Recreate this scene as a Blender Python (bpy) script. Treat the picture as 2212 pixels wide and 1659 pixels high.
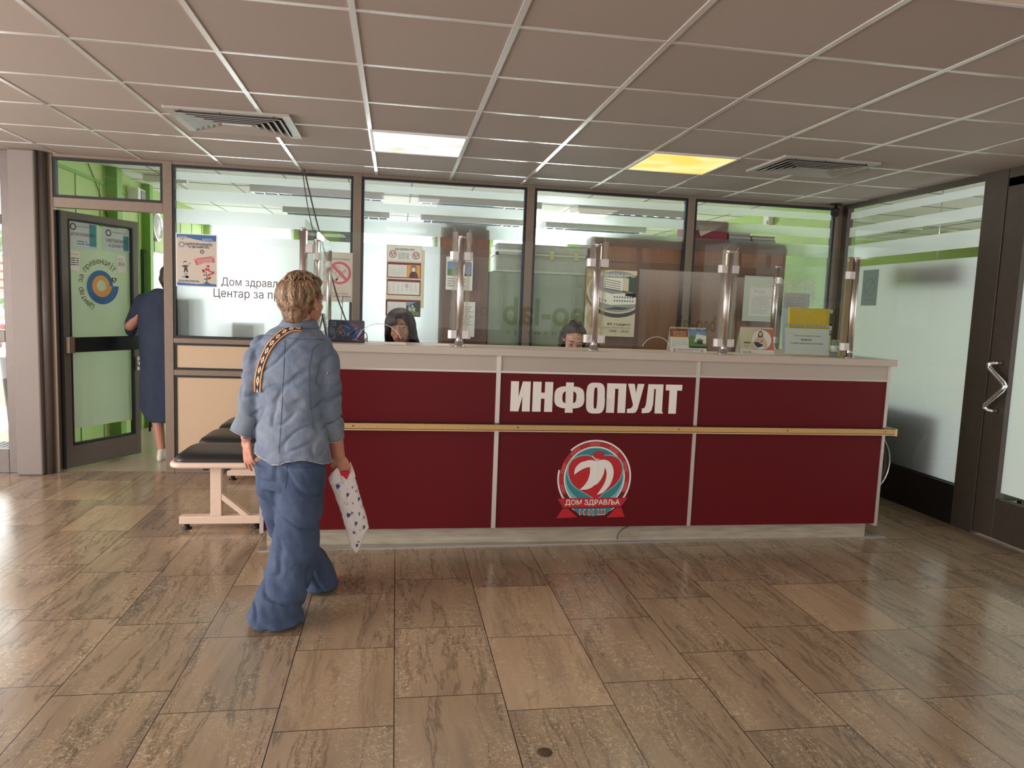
# Health-centre lobby with an information desk - self-contained procedural scene (metres, floor at z = 0)
import bpy, bmesh, math, random
from mathutils import Vector, Matrix, noise
from math import sin, cos, pi, radians
random.seed(7)
for _o in list(bpy.data.objects):
    bpy.data.objects.remove(_o, do_unlink=True)
SC = bpy.context.scene
COL = SC.collection

# ------------------------------------------------------------------ camera
FPX, IW, IH = 1553.658, 2212, 1659
CAM = Vector((0.177, -2.778, 1.427))
_yaw, _pit, _rol = 0.163, -0.103, 0.038
_F = Vector((sin(_yaw)*cos(_pit), cos(_yaw)*cos(_pit), sin(_pit)))
_R0 = Vector((cos(_yaw), -sin(_yaw), 0)); _U0 = _R0.cross(_F)
_R = cos(_rol)*_R0 + sin(_rol)*_U0
_U = -sin(_rol)*_R0 + cos(_rol)*_U0
cd = bpy.data.cameras.new('camera'); cam = bpy.data.objects.new('camera', cd); COL.objects.link(cam)
cd.sensor_width = 36; cd.sensor_fit = 'HORIZONTAL'; cd.lens = FPX/IW*36; cd.clip_start = .05; cd.clip_end = 200
_m = Matrix.Identity(4)
for i in range(3):
    _m[i][0], _m[i][1], _m[i][2], _m[i][3] = _R[i], _U[i], -_F[i], CAM[i]
cam.matrix_world = _m
SC.camera = cam

# ------------------------------------------------------------------ world, lights, exposure
SC.view_settings.view_transform = 'Standard'; SC.view_settings.look = 'None'
SC.view_settings.gamma = 1; SC.view_settings.use_curve_mapping = False
SC.view_settings.exposure = 0.45
SC.cycles.transparent_max_bounces = 24
W = bpy.data.worlds.new('daylight'); SC.world = W; W.use_nodes = True
W.node_tree.nodes['Background'].inputs[0].default_value = (1.0, .97, .96, 1)
W.node_tree.nodes['Background'].inputs[1].default_value = 1.2
def area(name, loc, rot, sx, sy, power, col=(1, 1, 1), spread=180):
    l = bpy.data.lights.new(name, 'AREA'); l.shape = 'RECTANGLE'; l.size = sx; l.size_y = sy
    l.energy = power; l.color = col; l.spread = radians(spread)
    o = bpy.data.objects.new(name, l); COL.objects.link(o); o.location = loc; o.rotation_euler = rot
    return o
# daylight through the office windows at the far side, the entrance glazing on the left and the glazed front behind the camera
area('office_window_daylight', (-1.85, 8.02, 1.7), (radians(-90), 0, 0), 1.1, 1.5, 46, (.95, .98, 1))
area('office_window_daylight', (.15, 8.02, 1.7), (radians(-90), 0, 0), 1.1, 1.5, 46, (.93, .96, 1))
area('office_window_daylight', (2.15, 8.02, 1.7), (radians(-90), 0, 0), 1.1, 1.5, 140, (.9, 1, .95))
area('entrance_daylight', (-5.2, -.8, 1.3), (0, radians(-90), 0), 2.2, 4.0, 230, (1, .92, .89))
area('entrance_glass_daylight', (-4.2, 7.0, 1.5), (radians(-90), 0, 0), 2.8, 3.0, 90, (1, 1, 1))
area('side_room_daylight', (7.9, 1.2, 1.6), (0, radians(90), 0), 1.4, 2.6, 54, (.9, 1, .95))
# ------------------------------------------------------------------ geometry helpers
def ray(u, v): return _F + (u-IW/2)/FPX*_R + (IH/2-v)/FPX*_U
def P(u, v, x=None, y=None, z=None):
    """point of the photograph (u, v) on a plane of the room"""
    d = ray(u, v)
    if z is not None: t = (z-CAM.z)/d.z
    elif y is not None: t = (y-CAM.y)/d.y
    else: t = (x-CAM.x)/d.x
    return CAM + d*t
V3 = Vector
class MB:
    def __init__(s): s.v = []; s.f = []; s.sm = []
    def add(s, vs, fs, smooth=False):
        b = len(s.v); s.v += [V3(q) for q in vs]
        for f in fs: s.f.append([b+i for i in f]); s.sm.append(smooth)
        return s
    def box(s, x0, x1, y0, y1, z0, z1):
        x0, x1 = min(x0, x1), max(x0, x1); y0, y1 = min(y0, y1), max(y0, y1); z0, z1 = min(z0, z1), max(z0, z1)
        return s.add([(x0,y0,z0),(x1,y0,z0),(x1,y1,z0),(x0,y1,z0),(x0,y0,z1),(x1,y0,z1),(x1,y1,z1),(x0,y1,z1)],
                     [(0,3,2,1),(4,5,6,7),(0,1,5,4),(1,2,6,5),(2,3,7,6),(3,0,4,7)])
    def obox(s, c, ux, uy, uz):
        """oriented box: centre and three half vectors"""
        c, ux, uy, uz = V3(c), V3(ux), V3(uy), V3(uz)
        vs = [c+a*ux+b*uy+d*uz for d in (-1,1) for a, b in ((-1,-1),(1,-1),(1,1),(-1,1))]
        fs = [(0,3,2,1),(4,5,6,7),(0,1,5,4),(1,2,6,5),(2,3,7,6),(3,0,4,7)]
        if ux.cross(uy).dot(uz) < 0: fs = [f[::-1] for f in fs]
        return s.add(vs, fs)
    def loft(s, rings, cap=True, smooth=True):
        n = len(rings[0]); b = len(s.v)
        vs = [q for r in rings for q in r]; fs = []
        for k in range(len(rings)-1):
            for i in range(n):
                j = (i+1) % n
                fs.append((k*n+i, k*n+j, (k+1)*n+j, (k+1)*n+i))
        s.add(vs, fs, smooth)
        if cap:
            s.f.append([b+i for i in range(n)][::-1]); s.sm.append(False)
            s.f.append([b+(len(rings)-1)*n+i for i in range(n)]); s.sm.append(False)
        return s
    def tube(s, pts, r, n=12, cap=True):
        pts = [V3(q) for q in pts]; rs = r if isinstance(r, (list, tuple)) else [r]*len(pts)
        rings = []; up = None
        for i, q in enumerate(pts):
            t = (pts[min(i+1, len(pts)-1)]-pts[max(i-1, 0)]).normalized()
            if up is None: up = t.orthogonal().normalized()
            up = (up - t*up.dot(t)).normalized(); w = t.cross(up)
            rings.append([q + rs[i]*(cos(2*pi*k/n)*up + sin(2*pi*k/n)*w) for k in range(n)])
        return s.loft(rings, cap)
    def lathe(s, c, prof, n=24, ax='z'):
        c = V3(c); rings = []
        for r, h in prof:
            if ax == 'z': rings.append([c+V3((r*cos(2*pi*k/n), r*sin(2*pi*k/n), h)) for k in range(n)])
            elif ax == 'y': rings.append([c+V3((r*cos(2*pi*k/n), h, -r*sin(2*pi*k/n))) for k in range(n)])
            else: rings.append([c+V3((h, r*cos(2*pi*k/n), r*sin(2*pi*k/n))) for k in range(n)])
        return s.loft(rings)
    def ball(s, c, r, n=14, m=9, rot=None):
        c = V3(c); r = (r, r, r) if not isinstance(r, (tuple, list, Vector)) else r
        vs = []; fs = []
        for i in range(m+1):
            th = pi*i/m
            for k in range(n):
                q = V3((r[0]*sin(th)*cos(2*pi*k/n), r[1]*sin(th)*sin(2*pi*k/n), r[2]*cos(th)))
                if rot is not None: q = rot @ q
                vs.append(c+q)
        for i in range(m):
            for k in range(n):
                j = (k+1) % n
                fs.append((i*n+k, (i+1)*n+k, (i+1)*n+j, i*n+j))
        return s.add(vs, fs, True)
    def prism(s, pts, O, U, Vv, d0, d1):
        """flat outline (list of 2D points) on the plane O,U,V, thickened from d0 to d1 along U x V"""
        O, U, Vv = V3(O), V3(U), V3(Vv); N = U.cross(Vv).normalized()
        a = sum(pts[i][0]*pts[(i+1) % len(pts)][1]-pts[(i+1) % len(pts)][0]*pts[i][1] for i in range(len(pts)))
        if a < 0: pts = pts[::-1]
        n = len(pts)
        vs = [O+U*p[0]+Vv*p[1]+N*d0 for p in pts] + [O+U*p[0]+Vv*p[1]+N*d1 for p in pts]
        fs = [tuple(range(n))[::-1], tuple(range(n, 2*n))] + [(i, (i+1) % n, n+(i+1) % n, n+i) for i in range(n)]
        return s.add(vs, fs)
    def build(s, name, m, parent=None, bevel=0, loc=None, seg=2, weld=False):
        me = bpy.data.meshes.new(name)
        o = bpy.data.objects.new(name, me); COL.objects.link(o)
        off = V3((0, 0, 0))
        if parent is not None: o.parent = parent; off = WL[parent.name]
        elif loc is not None: off = V3(loc); o.location = off
        elif s.v:
            mn = [min(q[i] for q in s.v) for i in range(3)]; mx = [max(q[i] for q in s.v) for i in range(3)]
            off = V3(((mn[0]+mx[0])/2, (mn[1]+mx[1])/2, mn[2])); o.location = off
        WL[o.name] = off
        me.from_pydata([q-off for q in s.v], [], s.f)
        for p, k in zip(me.polygons, s.sm): p.use_smooth = k
        me.update()
        if m is not None: me.materials.append(m)
        if bevel:
            b = o.modifiers.new('bevel', 'BEVEL'); b.width = bevel; b.segments = seg; b.limit_method = 'ANGLE'; b.angle_limit = radians(40)
        return o
WL = {}
def tag(o, label=None, cat=None, group=None, kind=None):
    if label: o['label'] = label
    if cat: o['category'] = cat
    if group: o['group'] = group
    if kind: o['kind'] = kind
    return o
def thing(name, label, cat, loc, group=None):
    o = bpy.data.objects.new(name, None); COL.objects.link(o); o.location = loc; o.empty_display_size = .1
    WL[o.name] = V3(loc)
    return tag(o, label, cat, group)
def struct(name, m, mb, parent=None, bevel=0):
    o = mb.build(name, m, parent, bevel, loc=(0, 0, 0) if parent is None else None)
    if parent is None: o['kind'] = 'structure'
    return o
def dup(root, loc, label=None):
    r = root.copy(); COL.objects.link(r); r.location = loc
    WL[r.name] = V3(loc)
    if label: r['label'] = label
    for ch in [c for c in bpy.data.objects if c.parent == root]:
        c = ch.copy(); COL.objects.link(c); c.parent = r
        for g in [c2 for c2 in bpy.data.objects if c2.parent == ch]:
            d = g.copy(); COL.objects.link(d); d.parent = c
    return r
def circ(cx, cy, rx, ry=None, n=40, a0=0, a1=2*pi):
    ry = rx if ry is None else ry
    full = abs(a1-a0-2*pi) < 1e-6
    return [(cx+rx*cos(a0+(a1-a0)*k/(n if full else n-1)), cy+ry*sin(a0+(a1-a0)*k/(n if full else n-1))) for k in range(n)]
def rrect(x0, y0, x1, y1, r, n=5):
    out = []
    for cx, cy, a in ((x1-r, y1-r, 0), (x0+r, y1-r, pi/2), (x0+r, y0+r, pi), (x1-r, y0+r, 1.5*pi)):
        out += [(cx+r*cos(a+pi/2*k/n), cy+r*sin(a+pi/2*k/n)) for k in range(n+1)]
    return out
_tc = {}
def text_geo(s, bold=0):
    """flat triangles of a text; every contour is filled on its own, holes removed"""
    k = (s, bold)
    if k in _tc: return _tc[k]
    from mathutils.geometry import tessellate_polygon
    c = bpy.data.curves.new('lettering', 'FONT'); c.body = s; c.resolution_u = 3; c.fill_mode = 'NONE'
    o = bpy.data.objects.new('lettering', c); COL.objects.link(o)
    dg = bpy.context.evaluated_depsgraph_get()
    me = bpy.data.meshes.new_from_object(o.evaluated_get(dg))
    co = [V3((q.co.x, q.co.y, 0)) for q in me.vertices]; nb = {}
    for e in me.edges:
        a, b = e.vertices; nb.setdefault(a, []).append(b); nb.setdefault(b, []).append(a)
    bpy.data.objects.remove(o, do_unlink=True); bpy.data.curves.remove(c); bpy.data.meshes.remove(me)
    loops = []; seen = set()
    for v0 in nb:
        if v0 in seen: continue
        lp = [v0]; seen.add(v0); cur = v0
        while True:
            nx = [q for q in nb[cur] if q not in seen]
            if not nx: break
            if cur == v0 and v0+1 in nx: cur = v0+1
            else: cur = nx[0]
            lp.append(cur); seen.add(cur)
        if len(lp) > 2: loops.append([co[q] for q in lp])
    ar = lambda l: sum(l[i].x*l[(i+1) % len(l)].y-l[(i+1) % len(l)].x*l[i].y for i in range(len(l)))/2
    def inside(p, l):
        r = False
        for i in range(len(l)):
            a, b = l[i], l[i-1]
            if (a.y > p.y) != (b.y > p.y) and p.x < (b.x-a.x)*(p.y-a.y)/(b.y-a.y)+a.x: r = not r
        return r
    vs, fs = [], []
    if loops:
        outs, hs, sgn = [], [], []
        for l in sorted(loops, key=lambda q: -abs(ar(q))):
            c_ = [i for i in range(len(outs)) if ar(outs[i])*ar(l) < 0 and inside(l[0], outs[i])]
            if c_: hs[c_[-1]].append(l)
            else: outs.append(l); hs.append([]); sgn.append(1 if ar(l) > 0 else -1)
        def grow(l, sg):                                # heavier strokes: outlines pushed out, holes pulled in
            n = len(l); r = []
            for i in range(n):
                d0, d1 = (l[i]-l[i-1]), (l[(i+1) % n]-l[i])
                if d0.length < 1e-7 or d1.length < 1e-7: r.append(l[i].copy()); continue
                d0.normalize(); d1.normalize(); n0, n1 = V3((d0.y, -d0.x, 0)), V3((d1.y, -d1.x, 0)); m_ = n0+n1
                r.append(l[i]+(m_/max(.5, m_.length_squared/2))*bold*sg)
            return r
        if bold:
            hs = [[grow(q, sgn[i]) for q in h] for i, h in enumerate(hs)]; outs = [grow(l, sgn[i]) for i, l in enumerate(outs)]
        for i, l in enumerate(outs):
            poly = [l]+hs[i]; flat = [q for p in poly for q in p]; b0 = len(vs); vs += [(q.x, q.y) for q in flat]
            for t in tessellate_polygon(poly):
                a, b, c_ = (flat[q] for q in t)
                fs.append(tuple(b0+q for q in (t if (b-a).cross(c_-a).z > 0 else t[::-1])))
    _tc[k] = (vs, fs)
    return vs, fs
class Plane:
    """a flat printed sheet: O = lower-left corner, U, V = unit axes in metres, layers stacked along N"""
    def __init__(s, O, U, Vv, step=.0004):
        s.O, s.U, s.V = V3(O), V3(U).normalized(), V3(Vv).normalized(); s.N = s.U.cross(s.V).normalized()
        s.L = {}; s.step = step
    def mb(s, m, layer):
        k = (m.name, layer)
        if k not in s.L: s.L[k] = (m, MB())
        return s.L[k][1]
    def poly(s, m, pts, layer=1, t=None):
        s.mb(m, layer).prism(pts, s.O, s.U, s.V, (layer-1)*s.step, layer*s.step if t is None else t); return s
    def rect(s, m, x0, y0, x1, y1, layer=1):
        return s.poly(m, [(x0, y0), (x1, y0), (x1, y1), (x0, y1)], layer)
    def ring(s, m, cx, cy, r0, r1, layer=1, a0=0, a1=2*pi, n=48, ex=1.0):
        mb = s.mb(m, layer); N = s.N; d0, d1 = (layer-1)*s.step, layer*s.step
        vs = []; fs = []
        for k in range(n+1):
            a = a0+(a1-a0)*k/n
            for r, d in ((r0, d0), (r1, d0), (r1, d1), (r0, d1)):
                vs.append(s.O+s.U*(cx+r*cos(a)*ex)+s.V*(cy+r*sin(a))+N*d)
        for k in range(n):
            for j in range(4):
                q = (j+1) % 4
                fs.append((k*4+j, k*4+q, k*4+4+q, k*4+4+j))
        fs.append((0, 3, 2, 1)); fs.append((n*4, n*4+1, n*4+2, n*4+3))
        mb.add(vs, fs); return s
    def text(s, m, t, x0, y0, w, h, layer=2, bold=0, mirror=False, ang=0):
        vs, fs = text_geo(t, bold)
        if not vs: return s
        ax, bx = min(q[0] for q in vs), max(q[0] for q in vs); ay, by = min(q[1] for q in vs), max(q[1] for q in vs)
        if w is None: w = (bx-ax)*h/(by-ay)
        mb = s.mb(m, layer)
        def place(q, lift):
            a, b = (q[0]-ax)/(bx-ax)*w, (q[1]-ay)/(by-ay)*h
            if mirror: a = w-a
            a, b = a*cos(ang)-b*sin(ang), a*sin(ang)+b*cos(ang)
            return s.O+s.U*(x0+a)+s.V*(y0+b)+s.N*(layer*s.step+lift)
        for i, f in enumerate(fs):                      # every facet a hair above the last, so overlapping strokes do not clash
            f = f[::-1] if mirror else f; mb.add([place(vs[k], (i % 13)*.000015) for k in f], [tuple(range(len(f)))])
        return s
    def lines(s, m, x0, y0, x1, y1, n, layer=2, h=.35, jag=.35):
        """rows of small print"""
        rnd = random.Random(int(abs(x0*1000+y0*77+n)))
        p = (y1-y0)/n
        for i in range(n):
            yy = y1-(i+1)*p; x = x0; end = x1-(x1-x0)*jag*rnd.random()
            while x < end:
                w = p*(1.2+2.2*rnd.random()); s.rect(m, x, yy, min(x+w, end), yy+p*h, layer); x += w+p*.5
        return s
    def build(s, parent, names):
        """names: material name -> part name"""
        for (mn, layer), (m, mb) in sorted(s.L.items(), key=lambda q: q[0][1]):
            mb.build(names.get((mn, layer), names.get(mn, 'print')), m, parent)

# organic bodies: overlapping primitives fused to one continuous surface
class Blob:
    def __init__(s): s.m = MB()
    def ell(s, c, r, rot=None): s.m.ball(c, r, 16, 10, rot); return s
    def cap(s, p0, r0, p1, r1, n=14):
        p0, p1 = V3(p0), V3(p1); t = (p1-p0).normalized(); u = t.orthogonal().normalized(); w = t.cross(u); rings = []
        L = [(p0-t*r0*cos(a), r0*sin(a)) for a in (.15, .5, .9, pi/2)] + [(p1+t*r1*sin(a), r1*cos(a)) for a in (0, .6, 1.05, 1.42)]
        for q, r in L: rings.append([q+r*(cos(2*pi*k/n)*u+sin(2*pi*k/n)*w) for k in range(n)])
        s.m.loft(rings); return s
    def chain(s, pts, rs):
        for i in range(len(pts)-1): s.cap(pts[i], rs[i], pts[i+1], rs[i+1])
        return s
    def loft(s, rings, n=28):
        """rings: (centre, half-axis vector a, half-axis vector b[, exponent])"""
        out = []
        for r in rings:
            c, a, b = V3(r[0]), V3(r[1]), V3(r[2]); e = r[3] if len(r) > 3 else 1.0
            ring = []
            for k in range(n):
                x, y = cos(2*pi*k/n), sin(2*pi*k/n)
                ring.append(c+a*(abs(x)**e*(1 if x >= 0 else -1))+b*(abs(y)**e*(1 if y >= 0 else -1)))
            out.append(ring)
        s.m.loft(out); return s
    def build(s, name, m, parent, voxel=.006, smooth=4, disp=None, fac=.5):
        o = s.m.build('tmp', None, None, loc=(0, 0, 0))
        r = o.modifiers.new('r', 'REMESH'); r.mode = 'VOXEL'; r.voxel_size = voxel; r.use_smooth_shade = True
        if smooth:
            k = o.modifiers.new('s', 'SMOOTH'); k.iterations = smooth; k.factor = fac
        dg = bpy.context.evaluated_depsgraph_get(); dg.update()
        me = bpy.data.meshes.new_from_object(o.evaluated_get(dg))
        bpy.data.objects.remove(o, do_unlink=True)
        me.name = name
        if disp:
            ns = [q.normal.copy() for q in me.vertices]
            for q, nn in zip(me.vertices, ns): q.co += nn*disp(q.co)
        ob = bpy.data.objects.new(name, me); COL.objects.link(ob)
        off = V3((0, 0, 0))
        if parent is not None: ob.parent = parent; off = WL[parent.name]
        for q in me.vertices: q.co -= off
        for p in me.polygons: p.use_smooth = True
        me.materials.clear(); me.materials.append(m); me.update()
        WL[ob.name] = off
        return ob

# ------------------------------------------------------------------ materials
def nt(name):
    m = bpy.data.materials.new(name); m.use_nodes = True
    return m, m.node_tree.nodes, m.node_tree.links
def srgb(r, g, b):
    f = lambda c: ((c/255+.055)/1.055)**2.4 if c > 10 else c/255/12.92
    return (f(r), f(g), f(b), 1)
def mat(name, rgb, rough=.5, metal=0, noise_s=0, noise_a=.15, bump=0, bump_s=200, stretch=(1, 1, 1), spec=.5, coat=0, emis=0, sub=0):
    """rgb in 0-255 display values; slight procedural variation of colour and relief"""
    m, N, L = nt(name); b = N['Principled BSDF']
    c = srgb(*rgb)
    b.inputs['Base Color'].default_value = c; b.inputs['Roughness'].default_value = rough; b.inputs['Metallic'].default_value = metal
    b.inputs['Specular IOR Level'].default_value = spec; b.inputs['Coat Weight'].default_value = coat
    if sub: b.inputs['Subsurface Weight'].default_value = sub; b.inputs['Subsurface Radius'].default_value = (.01, .004, .002); 
    if emis: b.inputs['Emission Color'].default_value = c; b.inputs['Emission Strength'].default_value = emis
    tc = N.new('ShaderNodeTexCoord'); mp = N.new('ShaderNodeMapping'); mp.inputs['Scale'].default_value = stretch
    L.new(tc.outputs['Object'], mp.inputs['Vector'])
    if noise_s:
        n = N.new('ShaderNodeTexNoise'); n.inputs['Scale'].default_value = noise_s; n.inputs['Detail'].default_value = 5
        r = N.new('ShaderNodeMapRange'); r.inputs['From Min'].default_value = .3; r.inputs['From Max'].default_value = .7
        r.inputs['To Min'].default_value = 1-noise_a; r.inputs['To Max'].default_value = 1+noise_a
        mx = N.new('ShaderNodeVectorMath'); mx.operation = 'SCALE'; mx.inputs[0].default_value = c[:3]
        L.new(mp.outputs['Vector'], n.inputs['Vector']); L.new(n.outputs['Fac'], r.inputs['Value'])
        L.new(r.outputs['Result'], mx.inputs['Scale']); L.new(mx.outputs['Vector'], b.inputs['Base Color'])
    if bump:
        n = N.new('ShaderNodeTexNoise'); n.inputs['Scale'].default_value = bump_s; n.inputs['Detail'].default_value = 3
        bp = N.new('ShaderNodeBump'); bp.inputs['Strength'].default_value = bump; bp.inputs['Distance'].default_value = .002
        L.new(mp.outputs['Vector'], n.inputs['Vector']); L.new(n.outputs['Fac'], bp.inputs['Height']); L.new(bp.outputs['Normal'], b.inputs['Normal'])
    return m
def glass_mat(name, tint=(1, 1, 1), gloss=.5, rough=.0, milk=0, milk_col=(.8, .85, .85)):
    """thin pane: clear view plus Fresnel reflection, optional milky share"""
    m, N, L = nt(name); N.remove(N['Principled BSDF']); out = N['Material Output']
    t = N.new('ShaderNodeBsdfTransparent'); t.inputs[0].default_value = (*tint, 1)
    g = N.new('ShaderNodeBsdfGlossy'); g.inputs['Roughness'].default_value = rough
    fr = N.new('ShaderNodeFresnel'); fr.inputs['IOR'].default_value = 1.45
    mu = N.new('ShaderNodeMath'); mu.operation = 'MULTIPLY'; mu.inputs[1].default_value = gloss*2
    ge = N.new('ShaderNodeNewGeometry'); bf = N.new('ShaderNodeMath'); bf.operation = 'SUBTRACT'; bf.inputs[0].default_value = 1; L.new(ge.outputs['Backfacing'], bf.inputs[1])
    m0 = N.new('ShaderNodeMath'); m0.operation = 'MULTIPLY'; L.new(fr.outputs[0], m0.inputs[0]); L.new(bf.outputs[0], m0.inputs[1])
    mx = N.new('ShaderNodeMixShader'); L.new(m0.outputs[0], mu.inputs[0]); L.new(mu.outputs[0], mx.inputs[0]); L.new(t.outputs[0], mx.inputs[1]); L.new(g.outputs[0], mx.inputs[2])
    last = mx
    if milk:
        d = N.new('ShaderNodeBsdfTranslucent'); d.inputs[0].default_value = (*milk_col, 1)
        d2 = N.new('ShaderNodeBsdfDiffuse'); d2.inputs[0].default_value = (*milk_col, 1)
        m1 = N.new('ShaderNodeMixShader'); m1.inputs[0].default_value = .35; L.new(d.outputs[0], m1.inputs[1]); L.new(d2.outputs[0], m1.inputs[2])
        m2 = N.new('ShaderNodeMixShader'); m2.inputs[0].default_value = milk; L.new(mx.outputs[0], m2.inputs[1]); L.new(m1.outputs[0], m2.inputs[2]); last = m2
    L.new(last.outputs[0], out.inputs['Surface'])
    return m
def film_mat(name, opaque=.6, col=(.86, .92, .92), rough=.35, clear=False, front=.12):
    """frosted film: rough see-through plus white scattering"""
    m, N, L = nt(name); N.remove(N['Principled BSDF']); out = N['Material Output']
    rf = N.new('ShaderNodeBsdfRefraction'); rf.inputs['Roughness'].default_value = rough; rf.inputs['IOR'].default_value = 1.3; rf.inputs[0].default_value = (*col, 1)
    if clear: rf = N.new('ShaderNodeBsdfTransparent'); rf.inputs[0].default_value = (*col, 1)
    d = N.new('ShaderNodeBsdfTranslucent'); d.inputs[0].default_value = (*col, 1)
    d2 = N.new('ShaderNodeBsdfDiffuse'); d2.inputs[0].default_value = (*col, 1)
    m1 = N.new('ShaderNodeMixShader'); m1.inputs[0].default_value = front; L.new(d.outputs[0], m1.inputs[1]); L.new(d2.outputs[0], m1.inputs[2])
    m2 = N.new('ShaderNodeMixShader'); m2.inputs[0].default_value = opaque; L.new(rf.outputs[0], m2.inputs[1]); L.new(m1.outputs[0], m2.inputs[2])
    L.new(m2.outputs[0], out.inputs['Surface'])
    return m
def emit_mat(name, rgb, strength, stain=None):
    m, N, L = nt(name); N.remove(N['Principled BSDF']); out = N['Material Output']
    e = N.new('ShaderNodeEmission'); e.inputs[0].default_value = srgb(*rgb); e.inputs[1].default_value = strength
    if stain:
        tc = N.new('ShaderNodeTexCoord'); n = N.new('ShaderNodeTexNoise'); n.inputs['Scale'].default_value = stain[1]; n.inputs['Detail'].default_value = 2
        cr = N.new('ShaderNodeValToRGB'); cr.color_ramp.elements[0].position = stain[2]; cr.color_ramp.elements[1].position = stain[3]
        cr.color_ramp.elements[0].color = srgb(*rgb); cr.color_ramp.elements[1].color = srgb(*stain[0])
        mp = N.new('ShaderNodeMapping'); mp.inputs['Scale'].default_value = (1, 1.4, 1); mp.inputs['Location'].default_value = stain[4]
        L.new(tc.outputs['Object'], mp.inputs['Vector']); L.new(mp.outputs[0], n.inputs['Vector']); L.new(n.outputs['Fac'], cr.inputs[0]); L.new(cr.outputs[0], e.inputs[0])
    L.new(e.outputs[0], out.inputs['Surface'])
    return m
class NG:
    """tiny wrapper for math node graphs"""
    def __init__(s, N, L): s.N, s.L = N, L
    def m(s, op, a, b=None, c=None):
        n = s.N.new('ShaderNodeMath'); n.operation = op
        for i, q in enumerate((a, b, c)):
            if q is None: continue
            if hasattr(q, 'is_output'): s.L.new(q, n.inputs[i])
            else: n.inputs[i].default_value = q
        return n.outputs[0]
    def xyz(s, x, y, z):
        n = s.N.new('ShaderNodeCombineXYZ')
        for i, q in enumerate((x, y, z)):
            if hasattr(q, 'is_output'): s.L.new(q, n.inputs[i])
            else: n.inputs[i].default_value = q
        return n.outputs[0]
    def noise(s, v, sc, det=4, rough=.5, dist=0):
        n = s.N.new('ShaderNodeTexNoise'); s.L.new(v, n.inputs['Vector']); n.inputs['Scale'].default_value = sc
        n.inputs['Detail'].default_value = det; n.inputs['Roughness'].default_value = rough; n.inputs['Distortion'].default_value = dist
        return n.outputs['Fac']
    def ramp(s, f, stops):
        n = s.N.new('ShaderNodeValToRGB'); s.L.new(f, n.inputs[0]); e = n.color_ramp.elements
        while len(e) < len(stops): e.new(.5)
        for q, (p, c) in zip(e, stops): q.position = p; q.color = c if isinstance(c, tuple) else (c, c, c, 1)
        return n.outputs[0]
    def mix(s, f, a, b, mode='MIX'):
        n = s.N.new('ShaderNodeMix'); n.data_type = 'RGBA'; n.blend_type = mode
        for i, q in ((0, f), (6, a), (7, b)):
            if hasattr(q, 'is_output'): s.L.new(q, n.inputs[i])
            else: n.inputs[i].default_value = q
        return n.outputs[2]
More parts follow.
